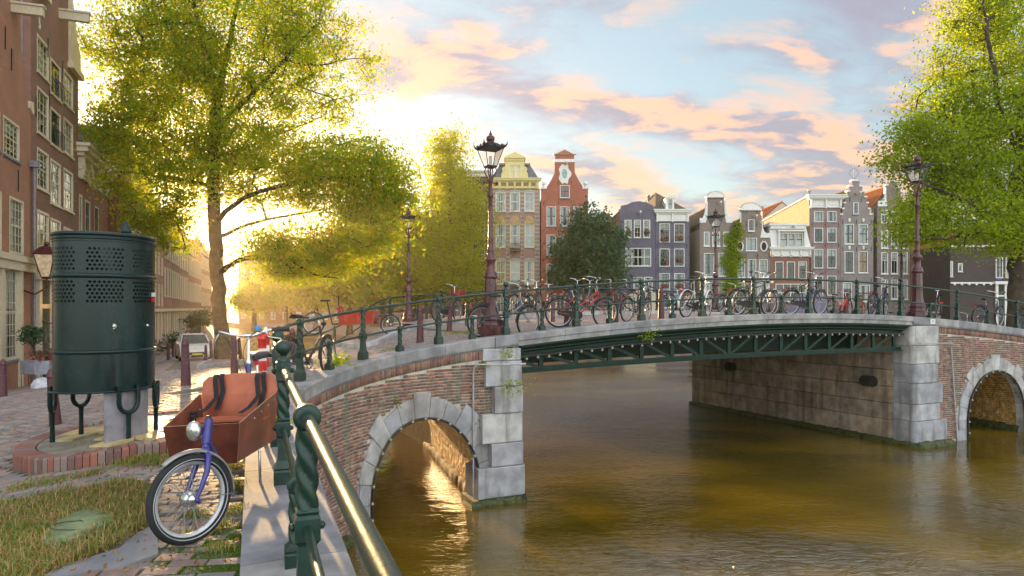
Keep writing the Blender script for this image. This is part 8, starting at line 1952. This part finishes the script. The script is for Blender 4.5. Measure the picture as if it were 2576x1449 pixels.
# moss in the joints near the wheel
MO = []
for (px, py, n) in ((500, 1370, 2600), (540, 1400, 3800), (470, 1410, 2200), (560, 1340, 1600), (590, 1430, 3600), (520, 1430, 3000), (612, 1360, 2200), (450, 1360, 1200), (612, 1420, 2600), (560, 1445, 3000)):
    p = ong(px, py); MO.append(np.stack([r.normal(p.x, .11, n), r.normal(p.y, .09, n)], 1))
MO = np.concatenate(MO); Pm = np.stack([MO[:, 0], MO[:, 1], gz(MO[:, 0], MO[:, 1]) - .006 + r.uniform(0, .004, len(MO))], 1)
M_moss = leafmat('moss', [(.07, .14, .01), (.12, .19, .012), (.05, .10, .01)], .2); tag(leaves_mesh('moss', Pm, .014, M_moss, None, 4), kind='stuff')
def fallen():
    P = []
    for k in range(420):
        p = ong(r.uniform(0, 600), r.uniform(1000, 1449)); P.append((p.x, p.y, p.z + .012 + (PZ if inpoly(p.x, p.y, PL) else 0)))
    tag(leaves_mesh('fallen_leaves', np.array(P), .035, leafmat('dry_leaves', [(.30, .10, .02), (.35, .20, .04), (.22, .08, .03)], .2), None, 6, hang=0), kind='stuff')
fallen()
def sprig(name, label, p, n, size, spread, seed):
    t = empty(name, p, 0, label, 'weed plant', 'weeds growing from the masonry'); r = np.random.RandomState(seed); P = r.normal(0, 1, (n, 3)) * np.array([spread, spread * .5, spread * .7]); leaves_mesh('leaves', P, size, M_leaf_r, t, seed)
    m = MB()
    for k in range(5): e = P[r.randint(n)]; m.tube([(0, .03, -.02), tuple(e * .5 + np.array([0, 0, .03])), tuple(e)], .004, 4)
    m.obj('stem', M_leaf_s, t)
sprig('wall_weed', 'green weed sprouting from the upper quoin of the left pier', wpt(-.35, 3.22, .62), 70, .06, .09, 1)
sprig('wall_weed', 'leafy weed on the middle of the left pier, above a bulging stone', wpt(-.25, 2.52, .66), 110, .07, .14, 2)
sprig('wall_weed', 'small weed on the brickwork beside the left pier stones', wpt(-.78, 3.0, .42), 40, .05, .06, 3)
sprig('wall_weed', 'weed hanging from the coping over the iron span', wpt(3.45, GZ(*UV(3.45, 0)) - .3, .38), 60, .07, .12, 4)
sprig('wall_weed', 'small green tuft low on the brick wall above the arch', wpt(-3.2, 2.35, .32), 26, .05, .05, 5)
b = ong(852, 926); t = empty('weed_plant', b, 0, 'broad leaved weed at the foot of the black sporty bicycle', 'weed plant'); P = r.normal(0, 1, (90, 3)) * [.16, .12, .07] + [0, 0, .1]; leaves_mesh('leaves', P, .11, M_leaf_r, t, 7)
# ------------------------------------------------------------------ cars, street furniture on the left, people
def car(label, p, rz, body, roofcol=None):
    t = empty('car', p, rz, label, 'car', 'cars in the left street'); B = gloss('car_paint_%d' % int(body[0] * 100), body, .25)
    # x forward (front at +2.05), y lateral
    P = [(-2.0, .30), (-2.05, .62), (-1.95, .95), (-1.85, 1.02), (1.0, 1.0), (1.75, .88), (2.02, .68), (2.06, .40), (1.98, .26), (-1.9, .24)]
    m = MB(); vs = []; n = len(P)
    for (y, k, dz) in ((-.86, .94, 0), (-.80, 1, .0), (.80, 1, .0), (.86, .94, 0)):
        for (x, z) in P: vs.append((x * (k if abs(y) > .82 else 1), y, z if k == 1 else .6 + (z - .6) * .88))
    fs = [tuple(range(n)), tuple(range(4 * n - 1, 3 * n - 1, -1))] + [(r_ * n + j, r_ * n + (j + 1) % n, (r_ + 1) * n + (j + 1) % n, (r_ + 1) * n + j) for r_ in range(3) for j in range(n)]
    m.add(vs, fs); o = m.obj('body', B, t); bv = o.modifiers.new('bevel', 'BEVEL'); bv.width = .05; bv.segments = 2; bv.limit_method = 'ANGLE'
    m = MB(); m.add([(-1.85, -.76, .99), (1.05, -.76, .99), (1.05, .76, .99), (-1.85, .76, .99), (-1.35, -.58, 1.46), (.25, -.60, 1.48), (.25, .60, 1.48), (-1.35, .58, 1.46)], [(0, 1, 5, 4), (1, 2, 6, 5), (2, 3, 7, 6), (3, 0, 4, 7), (4, 5, 6, 7)]); m.obj('windows', mat('car_glass', (.05, .07, .07), .05), t)
    m = MB(); m.add([(-1.4, -.6, 1.465), (.28, -.62, 1.485), (.28, .62, 1.485), (-1.4, .6, 1.465), (-1.3, -.5, 1.51), (.1, -.52, 1.53), (.1, .52, 1.53), (-1.3, .5, 1.51)], [(0, 1, 5, 4), (1, 2, 6, 5), (2, 3, 7, 6), (3, 0, 4, 7), (4, 5, 6, 7)])
    for s in (-1, 1): m.tube([(1.05, s * .765, .99), (.26, s * .61, 1.485)], .035, 6); m.tube([(-.5, s * .765, .99), (-.5, s * .61, 1.48)], .03, 6); m.tube([(-1.85, s * .765, .99), (-1.38, s * .59, 1.47)], .05, 6)
    m.obj('roof', B, t)
    for s in (-1, 1):
        m = MB(); m.add([(1.98, s * .45, .74), (2.04, s * .45, .60), (1.90, s * .80, .62), (1.68, s * .82, .80), (1.78, s * .5, .82)], [(0, 1, 2, 3, 4)[::s]]); o = m.obj('headlight', emis('headlight_glow', (1.0, .62, .22), 2.2) if 'headlight_glow' not in bpy.data.materials else bpy.data.materials['headlight_glow'], t); o.location = (.03, 0, .0)
        m = MB(); m.box(.72, s * .80 - .02, .98, .85, s * .80 + s * .16, 1.12) if s > 0 else m.box(.72, -.96, .98, .85, -.80, 1.12); m.obj('wing_mirror', B, t)
    m = MB(); m.box(2.02, -.42, .42, 2.085, .42, .56); m.box(2.02, -.30, .30, 2.08, .30, .38); m.obj('grille', M_plastic, t)
    m = MB(); m.box(2.075, -.26, .40, 2.10, .26, .50); m.obj('number_plate', mat('yellow_plate', (.75, .5, .03), .4), t)
    for x in (-1.3, 1.28):
        for s in (-1, 1):
            w = empty('wheel', (x, s * .76, .31)); w.parent = t; m = MB(); m.lathe([(.19, -.1), (.29, -.1), (.31, -.07), (.31, .07), (.29, .1), (.19, .1)], 20, axis=Matrix.Rotation(PI / 2, 3, 'X')); m.obj('tyre', M_rubber, w); m = MB(); m.lathe([(.02, -.105), (.18, -.09), (.19, -.07), (.19, .07), (.18, .09), (.02, .105)], 16, axis=Matrix.Rotation(PI / 2, 3, 'X')); m.obj('rim', M_rim, w)
    return t
p = ong(487, 905); fdv = Vector((.40, -1)); car('white hatchback driving towards us with glowing headlights', (p.x, p.y, GZ(p.x, p.y)), math.atan2(-.86, .50), (.60, .58, .54))
p2 = Vector((p.x - .5, p.y + 7.5)); pp = ong(545, 897); car('silver blue car parked behind the big trunk', (pp.x - .6, pp.y + 3, GZ(pp.x, pp.y)), math.atan2(-.9, .4), (.30, .36, .42))
# black railing, planters and stone ball in front of the left house
a, b_ = ong(20, 966), ong(62, 962); c_ = ong(-60, 972)
t = empty('step_railing', label='black iron railing in front of the cream house front', cat='railing'); z0_ = a.z
for pt_ in (c_, a, b_, ong(125, 957)):
    m = MB(); m.tube([(pt_.x, pt_.y, z0_), (pt_.x, pt_.y, z0_ + 1.0)], .045, 8); m.ball((pt_.x, pt_.y, z0_ + 1.06), .07, 8); m.obj('railing_post', M_iron, t)
e_ = ong(125, 957)
for h_ in (.9, .5): m = MB(); m.tube([(c_.x, c_.y, z0_ + h_), (e_.x, e_.y, z0_ + h_)], .02, 6); m.obj('rail', M_iron, t)
M_planter = mat('grey_planter', (.25, .25, .28), .7)
for k, (px, lab) in enumerate(((79, 'grey box planter on iron legs with an olive tree, left of the two'), (116, 'grey box planter partly hidden by the urinal'))):
    p = ong(px, 972); s = p.y / FD; t = empty('planter', (p.x, p.y, p.z), .1, lab, 'planter'); w = 17 * s; z0_, z1 = 32 * s, 66 * s
    m = MB(); m.box(-w, -.25, z0_, w, .25, z1); m.obj('planter_box', M_planter, t); m = MB()
    for sx in (-1, 1):
        for sy in (-1, 1): m.tube([(sx * (w - .03), sy * .22, 0), (sx * (w - .03), sy * .22, z0_)], .012, 4)
    m.obj('planter_stand', M_iron, t)
    tree('olive_tree', ('small olive tree in the left grey planter', 'flowering plants in the right grey planter')[k], (p.x + (.1 if k == 0 else 0), p.y, p.z + z1), [([(0, 0, 0), (0, 0, .3), (0, 0, .6 if k == 0 else .2)], .03, .02)], [((0, 0, .95 if k == 0 else .15), (.5, .4, .42) if k == 0 else (.3, .2, .18), 30)], 40, .09, M_leaf_g if k == 0 else leafmat('pink_blossom', [(.5, .06, .12), (.05, .1, .03), (.05, .09, .02)], .2), 60 + k, .03, .12, cat='potted plant', group=None)
p = ong(108, 975); m = MB(); m.lathe([(.33, 0), (.32, .12), (.26, .24), (.15, .31), (.01, .335)], 18); o = m.obj('stone_dome', mat('pale_granite', (.42, .42, .45), .7)); o.location = p; tag(o, 'pale grey stone half ball on the pavement below the planters', 'stone ball')
# wall lamp peeking out behind the urinal
p = at(118, 640, 29.0); t = empty('wall_lamp', (p.x, p.y, p.z), .3, 'oxblood framed lantern jutting out just left of the urinal top', 'wall lamp')
m = MB(); sq(m, [(.16, -.95), (.38, 0)]); g_ = m.obj('lamp_glass', mat('warm_lamp_glass', (.85, .62, .40), .3), t)
m = MB()
for i in range(4):
    a = PI / 4 + i * PI / 2; a2 = a + PI / 2
    m.tube([(.165 * 1.414 * math.cos(a), .165 * 1.414 * math.sin(a), -.95), (.385 * 1.414 * math.cos(a), .385 * 1.414 * math.sin(a), 0)], .025, 5); m.tube([(.385 * 1.414 * math.cos(a), .385 * 1.414 * math.sin(a), 0), (.385 * 1.414 * math.cos(a2), .385 * 1.414 * math.sin(a2), 0)], .03, 5)
sq(m, [(.42, .0), (.42, .05), (.2, .3), (.08, .36)]); sq(m, [(.17, -.95), (.12, -1.05)]); m.tube([(0, 0, -1.0), (.0, 0, -1.4), (-.5, .2, -1.7), (-1.3, .4, -1.4)], .035, 6); m.ball((0, 0, .45), .1, 8); m.obj('lamp_frame', M_lamp, t)
# person behind the car
def person(label, p, rz, top=(.30, .10, .05), hair=(.16, .05, .02)):
    t = empty('person', p, rz, label, 'person')
    V = [(0, 0, .95), (0, 0, 1.12), (0, 0, 1.32), (0, 0, 1.47), (.17, 0, 1.42), (.22, .02, 1.15), (.20, .10, .92), (-.17, 0, 1.42), (-.22, -.02, 1.15), (-.20, .06, .92), (.09, 0, .88), (.11, .06, .48), (.10, .0, .08), (.10, .14, .03), (-.09, 0, .88), (-.10, -.08, .48), (-.09, -.16, .10), (-.09, -.02, .04), (0, .01, 1.55), (0, .015, 1.62)]
    Ed = [(0, 1), (1, 2), (2, 3), (3, 4), (4, 5), (5, 6), (3, 7), (7, 8), (8, 9), (0, 10), (10, 11), (11, 12), (12, 13), (0, 14), (14, 15), (15, 16), (16, 17), (3, 18), (18, 19)]
    Rr = [.13, .12, .14, .09, .06, .042, .032, .06, .042, .032, .085, .055, .04, .035, .085, .055, .04, .035, .05, .085]
    me = bpy.data.meshes.new('body'); me.from_pydata(V, Ed, []); o = bpy.data.objects.new('body', me); COL.objects.link(o); o.parent = t; me.materials.append(mat('rust_clothes', top, .8)); sk = o.modifiers.new('skin', 'SKIN')
    for i, q in enumerate(Rr): me.skin_vertices[0].data[i].radius = (q, q * .8)
    me.skin_vertices[0].data[0].use_root = True; o.modifiers.new('sub', 'SUBSURF').levels = 1; o.modifiers['sub'].render_levels = 1
    m = MB(); m.ball((0, .03, 1.66), .10, 12, 1.2); m.ball((0, .13, 1.65), .015, 5); hd = m.obj('head', mat('skin', (.45, .25, .17), .6), t)
    m = MB(); m.ball((0, 0, 1.69), .12, 12, 1.15); m.tube([(0, -.06, 1.66), (0, -.09, 1.5), (0, -.08, 1.36)], [.10, .10, .05], 8); m.obj('hair', mat('auburn_hair', hair, .6), t)
    return t
p = ong(463, 893); person('person with long auburn hair walking behind the white car', (p.x, p.y + 1.0, GZ(p.x, p.y + 1)), 2.2)
xx = at_v(2164, 8.9); person('person in a pale top with dark hair standing at the far railing', (xx[0], xx[1], GZ(*xx) + .105), 2.5, (.45, .33, .32), (.015, .012, .012))
# iron steps railing by the sunlit houses
a = ong(398, 895); t = empty('stoop_railing', (a.x - .6, a.y, a.z), 1.95, 'iron handrails of the front steps behind the dark bicycles', 'railing')
for k in range(4):
    m = MB(); x = k * 1.3; m.tube([(x, 0, 0), (x, 0, 1.0)], .02, 5); m.tube([(x, 0, 1.0), (x, 1.4, 1.9)], .02, 5); m.obj('handrail', M_iron, t)
# ------------------------------------------------------------------ air: golden haze round the whole place
hz = MB(); hz.box(-130, -30, -2.0, 150, 200, 33.0)
hm = bpy.data.materials.new('haze'); hm.use_nodes = True; t_ = hm.node_tree; t_.nodes.clear(); N_ = NT(t_)
pv = N_.n('ShaderNodeVolumePrincipled', {'Color': (1.0, 0.86, 0.60, 1), 'Density': 0.0005, 'Anisotropy': 0.74}); N_.n('ShaderNodeOutputMaterial', {1: pv.outputs[0]})
tag(hz.obj('haze', hm), kind='stuff')

# every separate ornament is a piece of its own
def split_loose(o, name):
    me = o.data; n = len(me.vertices); par = list(range(n))
    def f(i):
        while par[i] != i: par[i] = par[par[i]]; i = par[i]
        return i
    for p in me.polygons:
        a = f(p.vertices[0])
        for v in p.vertices[1:]: par[f(v)] = a
    groups = {}
    for p in me.polygons: groups.setdefault(f(p.vertices[0]), []).append(tuple(p.vertices))
    if len(groups) < 2: o.name = name; return
    for fs in groups.values():
        ids = sorted({v for q in fs for v in q}); ix = {v: k for k, v in enumerate(ids)}
        m2 = bpy.data.meshes.new(name); m2.from_pydata([tuple(me.vertices[v].co) for v in ids], [], [tuple(ix[v] for v in q) for q in fs]); m2.materials.append(me.materials[0])
        c = bpy.data.objects.new(name, m2); COL.objects.link(c); c.parent = o.parent; c.matrix_basis = o.matrix_basis
    bpy.data.objects.remove(o)
for o in list(bpy.data.objects):
    b_ = o.name.split('.')[0]
    if b_ in ('white_ornaments', 'step_copings', 'stone_bands', 'tile_frieze'): split_loose(o, {'white_ornaments': 'white_ornament', 'step_copings': 'step_coping', 'stone_bands': 'band_stone', 'tile_frieze': 'frieze_tile'}[b_])
